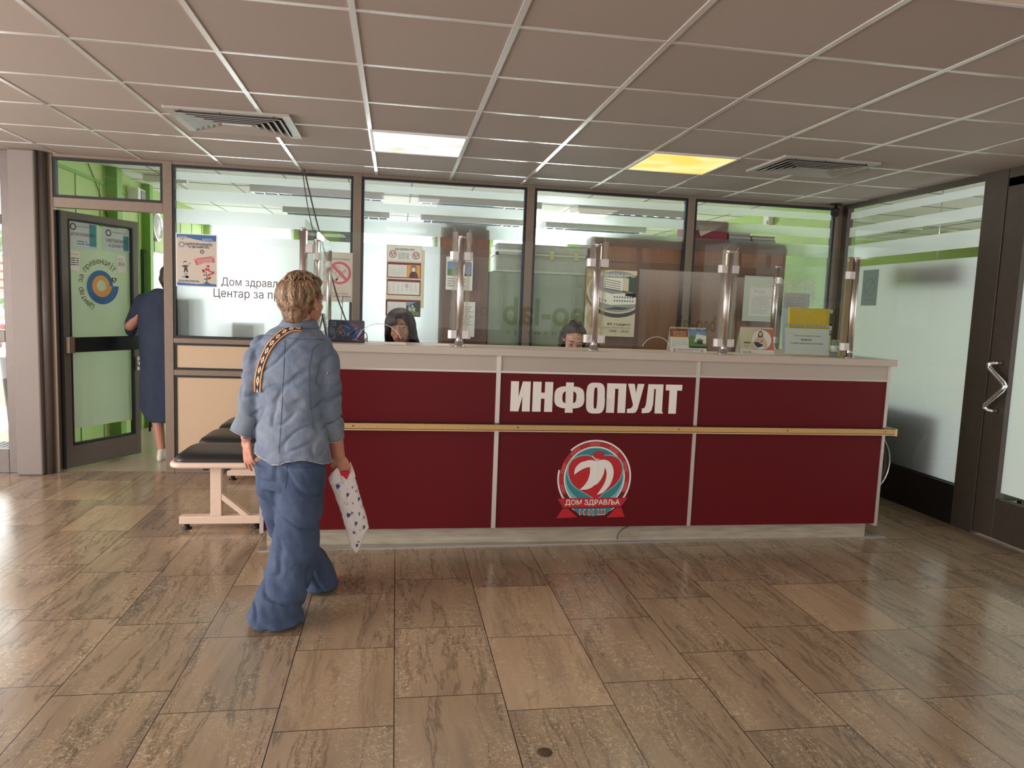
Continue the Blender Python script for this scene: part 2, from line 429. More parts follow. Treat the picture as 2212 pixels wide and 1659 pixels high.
def floor_mat():
    m, N, L = nt('polished_marble_floor'); b = N['Principled BSDF']; g = NG(N, L)
    tc = N.new('ShaderNodeTexCoord'); sp = N.new('ShaderNodeSeparateXYZ'); L.new(tc.outputs['Object'], sp.inputs[0]); x, y = sp.outputs[0], sp.outputs[1]
    u = g.m('DIVIDE', g.m('ADD', x, .2), .4); col = g.m('FLOOR', u)
    wn = N.new('ShaderNodeTexWhiteNoise'); wn.noise_dimensions = '1D'; L.new(col, wn.inputs['W'])
    v = g.m('ADD', g.m('DIVIDE', y, .575), g.m('MULTIPLY', wn.outputs[0], 3.0)); row = g.m('FLOOR', v)
    wt = N.new('ShaderNodeTexWhiteNoise'); wt.noise_dimensions = '2D'; L.new(g.xyz(col, row, 0), wt.inputs['Vector'])
    tone = wt.outputs['Value']
    w2 = N.new('ShaderNodeTexWhiteNoise'); w2.noise_dimensions = '2D'; L.new(g.xyz(row, col, 0), w2.inputs['Vector']); t2 = w2.outputs['Value']
    fu, fv = g.m('FRACT', u), g.m('FRACT', v)
    eu = g.m('MULTIPLY', g.m('MINIMUM', fu, g.m('SUBTRACT', 1, fu)), .4); ev = g.m('MULTIPLY', g.m('MINIMUM', fv, g.m('SUBTRACT', 1, fv)), .575)
    joint = g.m('LESS_THAN', g.m('MINIMUM', eu, ev), .0019)
    # stone veins run along the room, each slab cut elsewhere
    wob = g.noise(g.xyz(x, y, g.m('MULTIPLY', tone, 7.0)), 5, 4)
    vx = g.m('ADD', g.m('ADD', x, g.m('MULTIPLY', wob, .05)), g.m('MULTIPLY', tone, 9.0))
    band = g.noise(g.xyz(g.m('MULTIPLY', vx, 7.0), g.m('MULTIPLY', y, .9), g.m('MULTIPLY', t2, 5.0)), 1.0, 4, .6, .3)
    vein = g.noise(g.xyz(g.m('MULTIPLY', vx, 9.0), g.m('MULTIPLY', y, 1.0), t2), 1.0, 6, .6, .35)
    dark = g.m('POWER', g.m('SUBTRACT', 1, g.m('MINIMUM', g.m('MULTIPLY', g.m('ABSOLUTE', g.m('SUBTRACT', vein, .52)), 30), 1)), 1.5)
    vo = N.new('ShaderNodeTexVoronoi'); vo.feature = 'DISTANCE_TO_EDGE'; vo.inputs['Scale'].default_value = 62
    n3 = N.new('ShaderNodeTexNoise'); n3.inputs['Scale'].default_value = 26; n3.inputs['Detail'].default_value = 4
    va = N.new('ShaderNodeVectorMath'); va.operation = 'SCALE'; va.inputs['Scale'].default_value = .09
    vb = N.new('ShaderNodeVectorMath'); vb.operation = 'ADD'
    L.new(tc.outputs['Object'], n3.inputs['Vector']); L.new(n3.outputs['Color'], va.inputs[0]); L.new(va.outputs[0], vb.inputs[0]); L.new(tc.outputs['Object'], vb.inputs[1]); L.new(vb.outputs[0], vo.inputs['Vector'])
    sq = g.noise(vb.outputs[0], 48, 2, .5, .6); speck = g.m('MAXIMUM', g.m('MULTIPLY', g.m('LESS_THAN', vo.outputs['Distance'], .045), g.m('GREATER_THAN', g.noise(tc.outputs['Object'], 60, 3), .56)), g.m('MULTIPLY', g.m('LESS_THAN', g.m('ABSOLUTE', g.m('SUBTRACT', sq, .56)), .016), g.m('GREATER_THAN', g.noise(tc.outputs['Object'], 33, 2), .47)))
    zone = g.ramp(g.noise(g.xyz(g.m('MULTIPLY', vx, 6), g.m('MULTIPLY', y, 2), t2), 1.0, 4), [(.40, 0.06), (.60, 1.0)])
    base = g.ramp(band, [(.26, srgb(126, 109, 93)), (.42, srgb(150, 130, 108)), (.56, srgb(166, 143, 117)), (.74, srgb(138, 120, 101))])
    base = g.mix(g.m('MULTIPLY', dark, .55), base, srgb(72, 62, 52))
    base = g.mix(g.m('MULTIPLY', g.m('MULTIPLY', speck, zone), .7), base, srgb(224, 206, 172))
    tn = N.new('ShaderNodeMapRange'); L.new(tone, tn.inputs[0]); tn.inputs['To Min'].default_value = .88; tn.inputs['To Max'].default_value = 1.1
    pale = g.m('MULTIPLY', g.m('GREATER_THAN', t2, .93), .3)
    base = g.mix(pale, base, srgb(206, 176, 140))
    sc = N.new('ShaderNodeVectorMath'); sc.operation = 'SCALE'; L.new(base, sc.inputs[0]); L.new(tn.outputs[0], sc.inputs['Scale'])
    fin = g.mix(joint, sc.outputs[0], srgb(52, 44, 36)); L.new(fin, b.inputs['Base Color'])
    rg = g.noise(tc.outputs['Object'], 3, 4); rr = N.new('ShaderNodeMapRange'); L.new(rg, rr.inputs[0]); rr.inputs['To Min'].default_value = .10; rr.inputs['To Max'].default_value = .27
    L.new(rr.outputs[0], b.inputs['Roughness']); b.inputs['Specular IOR Level'].default_value = .55
    bp = N.new('ShaderNodeBump'); bp.inputs['Strength'].default_value = .25; bp.inputs['Distance'].default_value = .001
    L.new(g.m('SUBTRACT', g.m('SUBTRACT', 1, joint), g.m('MULTIPLY', dark, .3)), bp.inputs['Height']); L.new(bp.outputs[0], b.inputs['Normal'])
    return m
def ceiling_mat():
    m, N, L = nt('mineral_ceiling_tile'); b = N['Principled BSDF']; g = NG(N, L); tc = N.new('ShaderNodeTexCoord')
    vo = N.new('ShaderNodeTexVoronoi'); vo.inputs['Scale'].default_value = 85; L.new(tc.outputs['Object'], vo.inputs['Vector'])
    pit = g.m('MULTIPLY', g.m('LESS_THAN', vo.outputs['Distance'], .22), g.m('GREATER_THAN', g.noise(tc.outputs['Object'], 40, 2), .5))
    sp = N.new('ShaderNodeSeparateXYZ'); L.new(tc.outputs['Object'], sp.inputs[0])
    wt = N.new('ShaderNodeTexWhiteNoise'); wt.noise_dimensions = '2D'; L.new(g.xyz(g.m('FLOOR', g.m('DIVIDE', sp.outputs[0], .6)), g.m('FLOOR', g.m('DIVIDE', sp.outputs[1], .6)), 0), wt.inputs['Vector'])
    c = g.mix(wt.outputs['Value'], srgb(166, 154, 146), srgb(174, 163, 155)); c = g.mix(g.m('MULTIPLY', pit, .22), c, srgb(120, 110, 100))
    L.new(c, b.inputs['Base Color']); b.inputs['Roughness'].default_value = .9
    return m
# ------------------------------------------------------------------ shared materials
BRONZE = mat('bronze_anodised_aluminium', (126, 110, 95), .45, .25, 30, .06)
DKFRAME = mat('dark_bronze_aluminium', (74, 66, 58), .4, .3, 20, .08)
DOORFR = mat('grey_brown_door_aluminium', (112, 103, 98), .42, .3, 20, .05)
GASKET = mat('black_rubber_gasket', (26, 30, 36), .6)
BLACK = mat('black_plastic', (18, 18, 20), .45, bump=.2)
WHITEP = mat('white_plastic', (226, 222, 216), .4, noise_s=20, noise_a=.03)
GREEN = mat('lime_green_paint', (166, 192, 112), .7, noise_s=3, noise_a=.05)
GREEN_D = mat('darker_green_trim_paint', (122, 168, 74), .7)  # trim colour, a darker green than the walls
WALLW = mat('white_wall_paint', (224, 224, 220), .8, noise_s=2, noise_a=.03)
OFFCEIL = mat('white_office_ceiling', (244, 244, 246), .85, noise_s=40, noise_a=.03)
TAN = mat('beige_laminate_panel', (196, 170, 140), .5, noise_s=120, noise_a=.05)
STEEL = mat('brushed_stainless_steel', (222, 212, 208), .34, 1.0, stretch=(1, 1, .02), bump=.15, bump_s=900)
CHROME = mat('polished_chrome', (225, 225, 228), .08, 1.0)
TBAR = mat('white_enamelled_ceiling_bar', (240, 238, 238), .24, .45)
GLASS = glass_mat('clear_glass', (.97, .99, .98), .55)
SCREEN = glass_mat('clear_screen_glass', (.95, .975, .965), .3)
FILM = film_mat('frosted_window_film', .9, rough=.6, col=(.70, .72, .74)); FILM_B = film_mat('thin_frosted_window_film', .22, (.94, .96, .93), clear=True); FILM_C = film_mat('side_frosted_film', .55, (.87, .89, .92), .6); FILM_D = film_mat('upper_frosted_film', .5, (.85, .87, .88), .6)
FILM_G = film_mat('frosted_door_film', .85, (.93, .95, .95), .5, front=.42)
PAPER = mat('white_paper', (226, 224, 218), .7, noise_s=30, noise_a=.02)
INK = mat('dark_print', (48, 46, 52), .7)
GREYINK = mat('grey_print', (128, 126, 128), .7)
MAROONTXT = mat('maroon_vinyl', (72, 28, 38), .5)
BLUEP = mat('blue_print', (52, 104, 160), .6)
REDP = mat('red_print', (196, 42, 52), .6)
ORANGEP = mat('orange_print', (226, 158, 72), .6)

# ------------------------------------------------------------------ floor and ceiling
ZC, YP = 2.48, 3.36
b = MB(); b.box(-9, 9, -9, YP+.03, -.05, 0); struct('floor', floor_mat(), b)
OFFFLOOR = mat('office_terrazzo', (176, 160, 138), .25, noise_s=60, noise_a=.1)
b = MB(); b.box(-2.55, 9, YP+.03, 8.3, -.05, 0); struct('floor', OFFFLOOR, b)
PAVE = mat('pale_pavement', (214, 212, 200), .8, noise_s=8, noise_a=.08)
b = MB(); b.box(-9, -2.55, YP+.03, 10, -.05, -.005); struct('ground', PAVE, b)
b = MB(); b.box(-6, 4.25, -5.4, YP+.03, ZC, ZC+.05); struct('ceiling', ceiling_mat(), b)
b = MB()
for k in range(-9, 8): b.box(k*.6-.012, k*.6+.012, -5.4, YP-.03, ZC-.004, ZC+.001)
for k in range(-9, 6): b.box(-6, 4.2, k*.6-.010, k*.6+.010, ZC-.0032, ZC+.001)
struct('trim_1', TBAR, b)
b = MB(); b.box(-2.52, 4.2, YP+.03, 8.1, 2.6, 2.65); struct('ceiling', OFFCEIL, b)
b = MB()
for k in range(12): b.box(-2.1+k*.6, -2.1+k*.6+.012, YP+.03, 8.1, 2.597, 2.601)
for k in range(7): b.box(-2.5, 4.2, 4.0+k*.6, 4.012+k*.6, 2.597, 2.601)
struct('trim_2', mat('grey_ceiling_joint', (120, 122, 126), .7), b)

# ------------------------------------------------------------------ partition between lobby and office
MX = [(-1.64, -1.572), (-.183, -.117), (1.252, 1.318), (2.687, 2.753)]
Y0, Y1 = YP-.03, YP+.03
b = MB()
for x0, x1 in MX: b.box(x0, x1, Y0, Y1, 0, ZC)
b.box(-2.49, -2.43, Y0, Y1, 0, ZC)                                   # jamb beside the grey column
b.box(4.10, 4.22, Y0, Y1, 0, ZC)
b.box(-2.43, 4.10, Y0+.004, Y1, 2.455, ZC)
b.box(-2.43, -1.64, Y0, Y1, 2.075, 2.152)                            # door head
for x0, x1 in [(-1.572, -.183), (-.117, 1.252), (1.318, 2.687), (2.753, 4.10)]:
    b.box(x0, x1, Y0+.002, Y1, 1.06, 1.10); b.box(x0, x1, Y0+.002, Y1, .80, .845); b.box(x0, x1, Y0+.002, Y1, 0, .13)
struct('wall_partition', BRONZE, b, bevel=.003)
b = MB()
for x0, x1 in [(-1.572, -.183), (-.117, 1.252), (1.318, 2.687), (2.753, 4.10)]:
    for z0, z1 in ((.845, 1.06), (.13, .80)): b.box(x0+.018, x1-.018, YP-.012, YP+.012, z0+.018, z1-.018)
struct('wall_dado', TAN, b)
b = MB()
def frame(b, x0, x1, z0, z1, w, y0, y1):
    b.box(x0, x1, y0, y1, z0, z0+w); b.box(x0, x1, y0, y1, z1-w, z1); b.box(x0, x0+w, y0, y1, z0+w, z1-w); b.box(x1-w, x1, y0, y1, z0+w, z1-w)
for x0, x1 in [(-1.572, -.183), (-.117, 1.252), (1.318, 2.687), (2.753, 4.10)]:
    for z0, z1 in ((.845, 1.06), (.13, .80)): frame(b, x0, x1, z0, z1, .016, YP-.022, YP+.015)
struct('trim_3', GASKET, b)
PANES = [(-2.43, -1.64, 2.152, 2.455), (-1.572, -.183, 1.10, 2.455), (-.117, 1.252, 1.10, 2.455), (1.318, 2.687, 1.10, 2.455), (2.753, 4.10, 1.10, 2.455)]
WIN = []
BANDS = [(1.118, 1.926), (2.009, 2.122), (2.187, 2.273), (2.345, 2.405)]
for i, (x0, x1, z0, z1) in enumerate(PANES):
    w = thing('window_%d' % (i+1), None, None, (0, 0, 0)); w['kind'] = 'structure'; WIN.append(w)
    b = MB(); frame(b, x0, x1, z0, z1, .02, YP-.024, YP+.02); b.build('gasket', GASKET, w)
    b = MB(); b.box(x0+.02, x1-.02, YP-.001, YP+.001, z0+.02, z1-.02); b.build('glass_pane', GLASS, w)
    if i:
        b = MB()
        b2 = MB(); xs_ = x1-.021 if i == 1 else .535 if i == 2 else x0+.021       # dense film on the left, thinner film in front of the cupboards
        for a, c in BANDS:
            if xs_ > x0+.03: b.add([(x0+.021, YP+.004, a), (xs_, YP+.004, a), (xs_, YP+.004, c), (x0+.021, YP+.004, c)], [(0, 1, 2, 3)])
            if xs_ < x1-.03:
                f_ = b2 if a < 2 else b
                f_.add([(xs_, YP+.004, a), (x1-.021, YP+.004, a), (x1-.021, YP+.004, c), (xs_, YP+.004, c)], [(0, 1, 2, 3)])
        b.build('frosted_film', FILM if i < 3 else FILM_D, w)
        if b2.v: b2.build('frosted_film', FILM_B, w)
pl = Plane((-1.572, YP-.002, 0), (1, 0, 0), (0, 0, 1))
pl.text(MAROONTXT, 'Дом здравља', -1.213+1.572, 1.516, .50, .080, 1); pl.text(MAROONTXT, 'Центар за превенцију', -1.272+1.572, 1.420, .86, .088, 1)
pl.build(WIN[1], {'maroon_vinyl': 'lettering'})

# grey column and entrance door on the left
COLM = mat('grey_column_cladding', (132, 122, 116), .5, .1, noise_s=4, noise_a=.03)
b = MB(); b.box(-2.70, -2.515, Y0-.09, Y1+.06, 0, ZC); struct('wall_column', COLM, b, bevel=.012)
b = MB(); b.tube([(-2.497, Y0-.02, 0), (-2.497, Y0-.02, ZC)], .034, 20); struct('trim_4', DOORFR, b)
d2 = thing('door_2', None, None, (0, 0, 0)); d2['kind'] = 'structure'
b = MB(); X0, X1 = -4.1, -2.705
b.box(X1-.09, X1, Y0, Y1, 0, ZC); b.box(X0, X0+.09, Y0, Y1, 0, ZC)
for z0, z1 in ((0, .19), (1.03, 1.12), (1.93, 2.0), (2.42, ZC)): b.box(X0+.09, X1-.09, Y0, Y1, z0, z1)
b.build('door_frame', DOORFR, d2, .004)
b = MB()
for z0, z1 in ((.19, 1.03), (1.12, 1.93), (2.0, 2.42)): b.box(X0+.09, X1-.09, YP-.003, YP+.003, z0, z1)
b.build('glass_pane', GLASS, d2)

# ------------------------------------------------------------------ open office door with its film and logo
d1 = thing('door_1', None, None, (0, 0, 0)); d1['kind'] = 'structure'
HG = V3((-2.425, YP+.03, 0)); DD = V3((.475, .88, 0)).normalized(); DN = V3((DD.y, -DD.x, 0))   # DN faces the lobby
DW = .742
def PD(u, v):
    d = ray(u, v); t = (HG-CAM).dot(DN)/d.dot(DN); q = CAM+d*t; return ((q-HG).dot(DD), q.z)
def dbox(b, s0, s1, z0, z1, n0, n1):
    c = HG+DD*((s0+s1)/2)+DN*((n0+n1)/2); c.z = (z0+z1)/2
    b.obox(c, DD*((s1-s0)/2), DN*((n1-n0)/2), V3((0, 0, (z1-z0)/2)))
b = MB()
dbox(b, 0, .068, .02, 2.06, -.022, .022); dbox(b, DW-.058, DW, .02, 2.06, -.022, .022)
dbox(b, .068, DW-.058, 2.005, 2.06, -.022, .022); dbox(b, .068, DW-.058, .02, .2, -.022, .022)
b.build('leaf_frame', DOORFR, d1, .003)
b = MB(); dbox(b, .068, DW-.058, .2, .216, -.02, .024); dbox(b, .068, DW-.058, 1.991, 2.005, -.02, .024); dbox(b, .068, .081, .216, 1.991, -.02, .024); dbox(b, DW-.071, DW-.058, .216, 1.991, -.02, .024)
dbox(b, -.012, 0, .02, 2.06, -.02, .03); b.build('gasket', GASKET, d1)
b = MB(); dbox(b, .081, DW-.071, .216, 1.991, -.002, .002); b.build('glass_pane', GLASS, d1)
b = MB(); q0, q1 = HG+DD*.081-DN*.005, HG+DD*(DW-.071)-DN*.005; b.add([(q0.x, q0.y, .33), (q1.x, q1.y, .33), (q1.x, q1.y, 1.98), (q0.x, q0.y, 1.98)], [(0, 1, 2, 3)]); b.build('frosted_film', FILM_G, d1)
b = MB(); dbox(b, .04, DW-.02, .955, 1.075, .03, .055); b.build('push_bar', mat('black_bar', (34, 34, 38), .35, .3), d1, .004)
b = MB(); dbox(b, .02, .072, .95, 1.08, .024, .062); b.build('push_bar_bracket', BRONZE, d1, .004)
for z in (.3, 1.75):
    b = MB(); b.tube([HG+V3((-.018, -.01, z)), HG+V3((-.018, -.01, z+.09))], .012, 12); b.build('hinge', BLACK, d1)
b = MB(); q = HG+DD*(DW-.03)+DN*.05; b.tube([q+V3((0, 0, .80)), q+V3((0, 0, .86))], .012, 12); dbox(b, DW-.045, DW-.015, .77, .89, .022, .034); b.build('lock', STEEL, d1)
pd = Plane(HG+DN*.0025, DD, (0, 0, 1))
cs, cz = PD(219, 617)
def arcpoly(cx, cy, r0a, r0b, r1a, r1b, a0, a1, n=40):
    """band whose inner and outer radius grow along the sweep"""
    f = [(a0+(a1-a0)*k/n, k/n) for k in range(n+1)]
    return [(cx+(r1a+(r1b-r1a)*t)*cos(a), cy+(r1a+(r1b-r1a)*t)*sin(a)) for a, t in f]+[(cx+(r0a+(r0b-r0a)*t)*cos(a), cy+(r0a+(r0b-r0a)*t)*sin(a)) for a, t in f[::-1]]
def spiral(m, ri0, ri1, ro0, ro1, layer):
    mb = pd.mb(m, layer); n = 48
    for k in range(n):
        t0, t1 = k/n, (k+1)/n; a0, a1 = 2*pi*t0, 2*pi*t1
        q = [(cs+r*cos(a), cz+r*sin(a)) for r, a in ((ri0+(ri1-ri0)*t0, a0), (ro0+(ro1-ro0)*t0, a0), (ro0+(ro1-ro0)*t1, a1), (ri0+(ri1-ri0)*t1, a1))]
        mb.prism(q, pd.O, pd.U, pd.V, (layer-1)*pd.step, layer*pd.step)
spiral(BLUEP, .078, .100, .110, .168, 1)
spiral(ORANGEP, .044, .048, .078, .100, 1)
s = 'Центар за превенцију'; R0 = .178
a0, a1 = radians(246), radians(44)
for i, ch in enumerate(s):
    if ch == ' ': continue
    a = a0+(a1-a0)*(i+.5)/len(s)
    hh = {'Ц': .058, 'р': .052, 'ц': .050, 'ј': .062, 'у': .05}.get(ch, .038)
    dz = {'Ц': -.012, 'р': -.014, 'ц': -.012, 'ј': -.014, 'у': -.013}.get(ch, 0)
    w = {'ј': .016, 'Ц': .034}.get(ch, .029)
    r = R0+dz; ang = a-pi/2
    px, py = cs+r*cos(a)-w/2*cos(ang), cz+r*sin(a)-w/2*sin(ang)
    pd.text(MAROONTXT, ch, px, py, w, hh, 1, 0, False, ang)
hs, hz = PD(246, 605)
pd.poly(MAROONTXT, [(hs+.026*16*sin(t)**3/16, hz+.026*(13*cos(t)-5*cos(2*t)-2*cos(3*t)-cos(4*t))/15) for t in [2*pi*k/30 for k in range(30)]], 1)
pd.poly(PAPER, [(hs-.016, hz), (hs-.004, hz+.012), (hs+.012, hz+.008), (hs+.008, hz-.012), (hs-.001, hz-.014), (hs+.001, hz-.002)], 2)
pd.build(d1, {'blue_print': 'logo_spiral', 'orange_print': 'logo_spiral', 'maroon_vinyl': 'lettering', 'white_paper': 'logo_mark'})
# paper notices taped to the leaf
PLASTIC = mat('glossy_plastic_sleeve', (196, 205, 210), .12, coat=.6, bump=.8, bump_s=25, stretch=(1, 1, .3))
def door_notice(name, label, u0, v0, u1, v1, draw, m=PLASTIC):
    s0, z1 = PD(u0, v0); s1, z0 = PD(u1, v1); O = HG+DD*s0+DN*.004; O.z = z0
    t = thing(name, label, 'notice', O); p = Plane(O, DD, (0, 0, 1)); w, h = s1-s0, z1-z0
    p.rect(m, 0, 0, w, h, 2); draw(p, w, h); p.build(t, {m.name: 'sheet', 'blue_print': 'printed_panel', 'maroon_vinyl': 'lettering', 'dark_print': 'lettering', 'grey_print': 'small_print', 'teal_print': 'printed_panel'})
TEALP = mat('teal_print', (58, 138, 150), .4)
def n1(p, w, h):
    p.rect(TEALP, w*.72, h*.1, w*.96, h*.96, 3); p.ring(MAROONTXT, w*.17, h*.8, .018, .028, 4); p.text(GREYINK, 'ДОМ ЗДРАВЉА НИШ', w*.3, h*.78, w*.55, h*.09, 4)
    p.text(MAROONTXT, 'ЦЕНТАР ЗА ПРЕВЕНЦИЈУ', w*.08, h*.44, w*.84, h*.15, 4); p.lines(BLUEP, w*.3, h*.15, w*.75, h*.34, 2, 4)
def n2(p, w, h):
    p.rect(TEALP, w*.76, h*.08, w*.97, h*.7, 3); p.ring(MAROONTXT, w*.2, h*.76, .018, .028, 4); p.text(GREYINK, 'ДОМ ЗДРАВЉА НИШ', w*.34, h*.76, w*.5, h*.08, 4)
    p.text(INK, 'САВЕТОВАЛИШТЕ', w*.1, h*.38, w*.8, h*.15, 4); p.text(INK, 'ЗА ДИЈАБЕТЕС', w*.2, h*.16, w*.6, h*.15, 4)
def n3(p, w, h): p.text(INK, 'ЦЕНТАР ЗА ПРЕВЕНЦИЈУ', w*.1, h*.8, w*.8, h*.06, 3); p.lines(INK, w*.12, h*.28, w*.92, h*.72, 4, 3, .4, .15)
def n4(p, w, h): p.lines(GREYINK, w*.15, h*.72, w*.9, h*.9, 2, 3); p.lines(INK, w*.12, h*.4, w*.92, h*.66, 3, 3, .4, .3)
door_notice('door_notice', 'large crinkled plastic sleeve notice at the top left of the green glass door', 145, 476, 210, 540, n1)
door_notice('door_notice', 'crinkled plastic sleeve notice at the top right of the green glass door', 221, 489, 279, 547, n2)
door_notice('door_notice', 'small white printed list under the left sleeve on the glass door', 149, 541, 172, 585, n3, PAPER)
door_notice('door_notice', 'small white printed list under the right sleeve on the glass door', 252, 552, 271, 590, n4, PAPER)

# ------------------------------------------------------------------ office walls and windows
b = MB(); b.box(-2.6, -2.5, YP+.03, 8.1, 0, 2.6); struct('wall_left', GREEN, b)
b = MB()
for k in range(9): b.box(-2.5, -2.494, 3.9+k*.5, 3.908+k*.5, 0, 2.42)
b.box(-2.5, -2.488, YP+.05, 8.0, 2.42, 2.45)
struct('trim_5', GREEN_D, b)
b = MB(); b.box(-2.5, -2.40, 4.55, 4.68, 0, 2.6); b.box(-2.5, -2.42, 5.52, 5.62, 0, 2.6); struct('trim_6', GREEN_D, b)
b = MB(); b.box(4.12, 4.2, YP+.03, 8.1, 0, 2.6); struct('wall_right', GREEN, b)
b = MB()
OW = [(-2.42, -1.28), (-.42, .72), (1.58, 2.72)]
xs = [-2.5]+[q for w in OW for q in w]+[4.12]
for i in range(0, len(xs), 2): b.box(xs[i], xs[i+1], 8.0, 8.1, 0, 2.6)
for x0, x1 in OW: b.box(x0, x1, 8.0, 8.1, 0, .92); b.box(x0, x1, 8.0, 8.1, 2.48, 2.6)
struct('wall_back', GREEN, b)
b = MB(); b.box(-1.2, -.98, 7.9, 8.0, 0, 2.6); b.box(-.62, -.44, 7.9, 8.0, 0, 2.6); b.box(.76, 1.0, 7.9, 8.0, 0, 2.6); struct('trim_7', mat('grey_window_pier', (120, 126, 128), .6), b)
for i, (x0, x1) in enumerate(OW):
    w = thing('window_%d' % (6+i), None, None, (0, 0, 0)); w['kind'] = 'structure'
    b = MB(); frame(b, x0, x1, .92, 2.48, .05, 8.0, 8.06); b.box((x0+x1)/2-.025, (x0+x1)/2+.025, 8.0, 8.06, .97, 2.43); b.build('window_frame', WHITEP, w)
    b = MB(); c, s_ = cos(radians(18)), sin(radians(18))
    for k in range(58): b.obox(((x0+x1)/2, 7.955, .95+k*.0262), ((x1-x0)/2-.03, 0, 0), (0, .011*c, .011*s_), (0, 0, .0006))
    b.box(x0+.02, x1-.02, 7.93, 7.98, 2.44, 2.48); b.build('venetian_blind', mat('white_blind_slat', (232, 234, 236), .5), w)

# ------------------------------------------------------------------ glazed side wall on the right, its door leaf, room behind
XR = 4.2
w = thing('window_9', None, None, (0, 0, 0)); w['kind'] = 'structure'
b = MB(); b.box(XR-.03, XR+.03, 1.66, YP-.03, 0, .29); b.build('kick_panel', mat('black_kick_panel', (20, 18, 17), .35, noise_s=12, noise_a=.2), w)
b = MB(); b.box(XR-.03, XR+.03, 1.72, YP-.03, 2.445, ZC); b.box(XR-.028, XR+.028, YP-.1, YP-.03, .29, 2.445); b.build('window_frame', DKFRAME, w)
b = MB(); b.box(XR-.002, XR+.002, 1.72, YP-.1, .29, 2.445); b.build('glass_pane', GLASS, w)
b = MB()
for a, c in [(.297, 1.92), (1.99, 2.115), (2.19, 2.275), (2.35, 2.41)]: b.add([(XR+.004, YP-.1, a), (XR+.004, 1.72, a), (XR+.004, 1.72, c), (XR+.004, YP-.1, c)], [(0, 1, 2, 3)])
b.build('frosted_film', FILM_C, w)
d3 = thing('door_3', None, None, (0, 0, 0)); d3['kind'] = 'structure'
b = MB(); b.box(XR-.035, XR+.035, 1.53, 1.72, 0, ZC); b.box(XR-.03, XR+.03, 1.36, 1.525, .02, 2.42); b.box(XR-.03, XR+.03, .3, 1.36, .02, .29); b.box(XR-.03, XR+.03, .3, 1.53, 2.36, ZC); b.box(XR-.03, XR+.03, .22, .3, .02, 2.42)
b.build('leaf_frame', DKFRAME, d3, .003)
b = MB(); b.box(XR-.003, XR+.003, .3, 1.36, .29, 2.36); b.build('glass_pane', GLASS, d3)
b = MB(); b.add([(XR+.004, 1.36, .33), (XR+.004, .3, .33), (XR+.004, .3, 1.92), (XR+.004, 1.36, 1.92)], [(0, 1, 2, 3)]); b.build('frosted_film', FILM_C, d3)
b = MB(); h = [(XR-.035, 1.425, 1.195), (XR-.085, 1.44, 1.195), (XR-.095, 1.46, 1.185), (XR-.095, 1.45, 1.16), (XR-.095, 1.33, 1.07), (XR-.095, 1.315, 1.05), (XR-.095, 1.33, 1.025), (XR-.095, 1.455, .91), (XR-.095, 1.46, .89), (XR-.085, 1.44, .875), (XR-.035, 1.425, .872)]
b.tube(h, .0155, 14)
b.build('door_handle', CHROME, d3)
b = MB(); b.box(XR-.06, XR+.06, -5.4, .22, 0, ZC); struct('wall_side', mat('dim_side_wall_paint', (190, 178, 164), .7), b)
b = MB(); b.box(XR+.06, 8, -.5, 8.1, 2.5, 2.55); struct('ceiling', OFFCEIL, b)
b = MB()
for k in range(9): b.box(4.5+k*.6-.3, 4.512+k*.6-.3, -.5, 8.1, 2.497, 2.501)
for k in range(12): b.box(XR+.06, 8, .2+k*.6, .212+k*.6, 2.497, 2.501)
struct('trim_8', mat('dark_ceiling_joint', (96, 98, 100), .7), b)
b = MB(); b.box(XR+.06, 8.05, 5.6, 5.7, 0, 2.5); struct('wall_far', GREEN, b)
b = MB(); b.box(8.0, 8.1, -.5, 5.6, 0, .9); b.box(8.0, 8.1, -.5, 5.6, 2.3, 2.5); b.box(8.0, 8.1, 2.5, 5.6, .9, 2.3); struct('wall_outer', GREEN, b)
# ------------------------------------------------------------------ ceiling lamps and vents of the lobby
LAMPFR = mat('white_lamp_frame', (214, 212, 208), .4)
def ceil_lamp(name, label, cx, cy, m, power, col, group=None):
    t = thing(name, label, 'ceiling light', (cx, cy, ZC-.012), group)
    b = MB(); frame2 = [(cx-.3, cx+.3, cy-.3, cy-.285), (cx-.3, cx+.3, cy+.285, cy+.3), (cx-.3, cx-.285, cy-.285, cy+.285), (cx+.285, cx+.3, cy-.285, cy+.285)]
    for q in frame2: b.box(*q, ZC-.01, ZC-.001)
    b.build('frame', LAMPFR, t)
    b = MB(); b.box(cx-.285, cx+.285, cy-.285, cy+.285, ZC-.006, ZC-.002); b.build('diffuser', m, t)
    if power:
        l = area('lamp_light', (cx, cy, ZC-.02), (0, 0, 0), .55, .55, power, col); l.parent = t; l.location = (0, 0, -.008)
LIT_W = emit_mat('lit_white_diffuser', (250, 250, 255), .82, ((226, 214, 120), 2.2, .52, .72, (.2, .4, 0)))
LIT_Y = emit_mat('lit_yellowed_diffuser', (255, 240, 170), .85, ((250, 218, 110), 3.0, .35, .6, (.5, .1, 0)))
OFF_D = mat('unlit_diffuser', (226, 212, 196), .5)
ceil_lamp('ceiling_light', 'square lit ceiling panel with a yellow stain, left of the two lit panels', .3, 2.1, LIT_W, 5, (1, .97, .9))
ceil_lamp('ceiling_light', 'square lit ceiling panel yellowed all over, right of the two lit panels', 2.1, 2.1, LIT_Y, 5, (1, .92, .7))
ceil_lamp('ceiling_light', 'unlit ceiling panel cut off by the top right edge of the photo', 2.1, -.9, OFF_D, 0, None)
for cx, cy in ((-.9, -2.1), (2.1, -3.3), (.3, -4.5)):
    ceil_lamp('ceiling_light', 'lit square ceiling panel behind the viewer, seen only as reflections in the glass', cx, cy, LIT_W, 5, (1, .95, .88), 'ceiling panels behind the viewer')
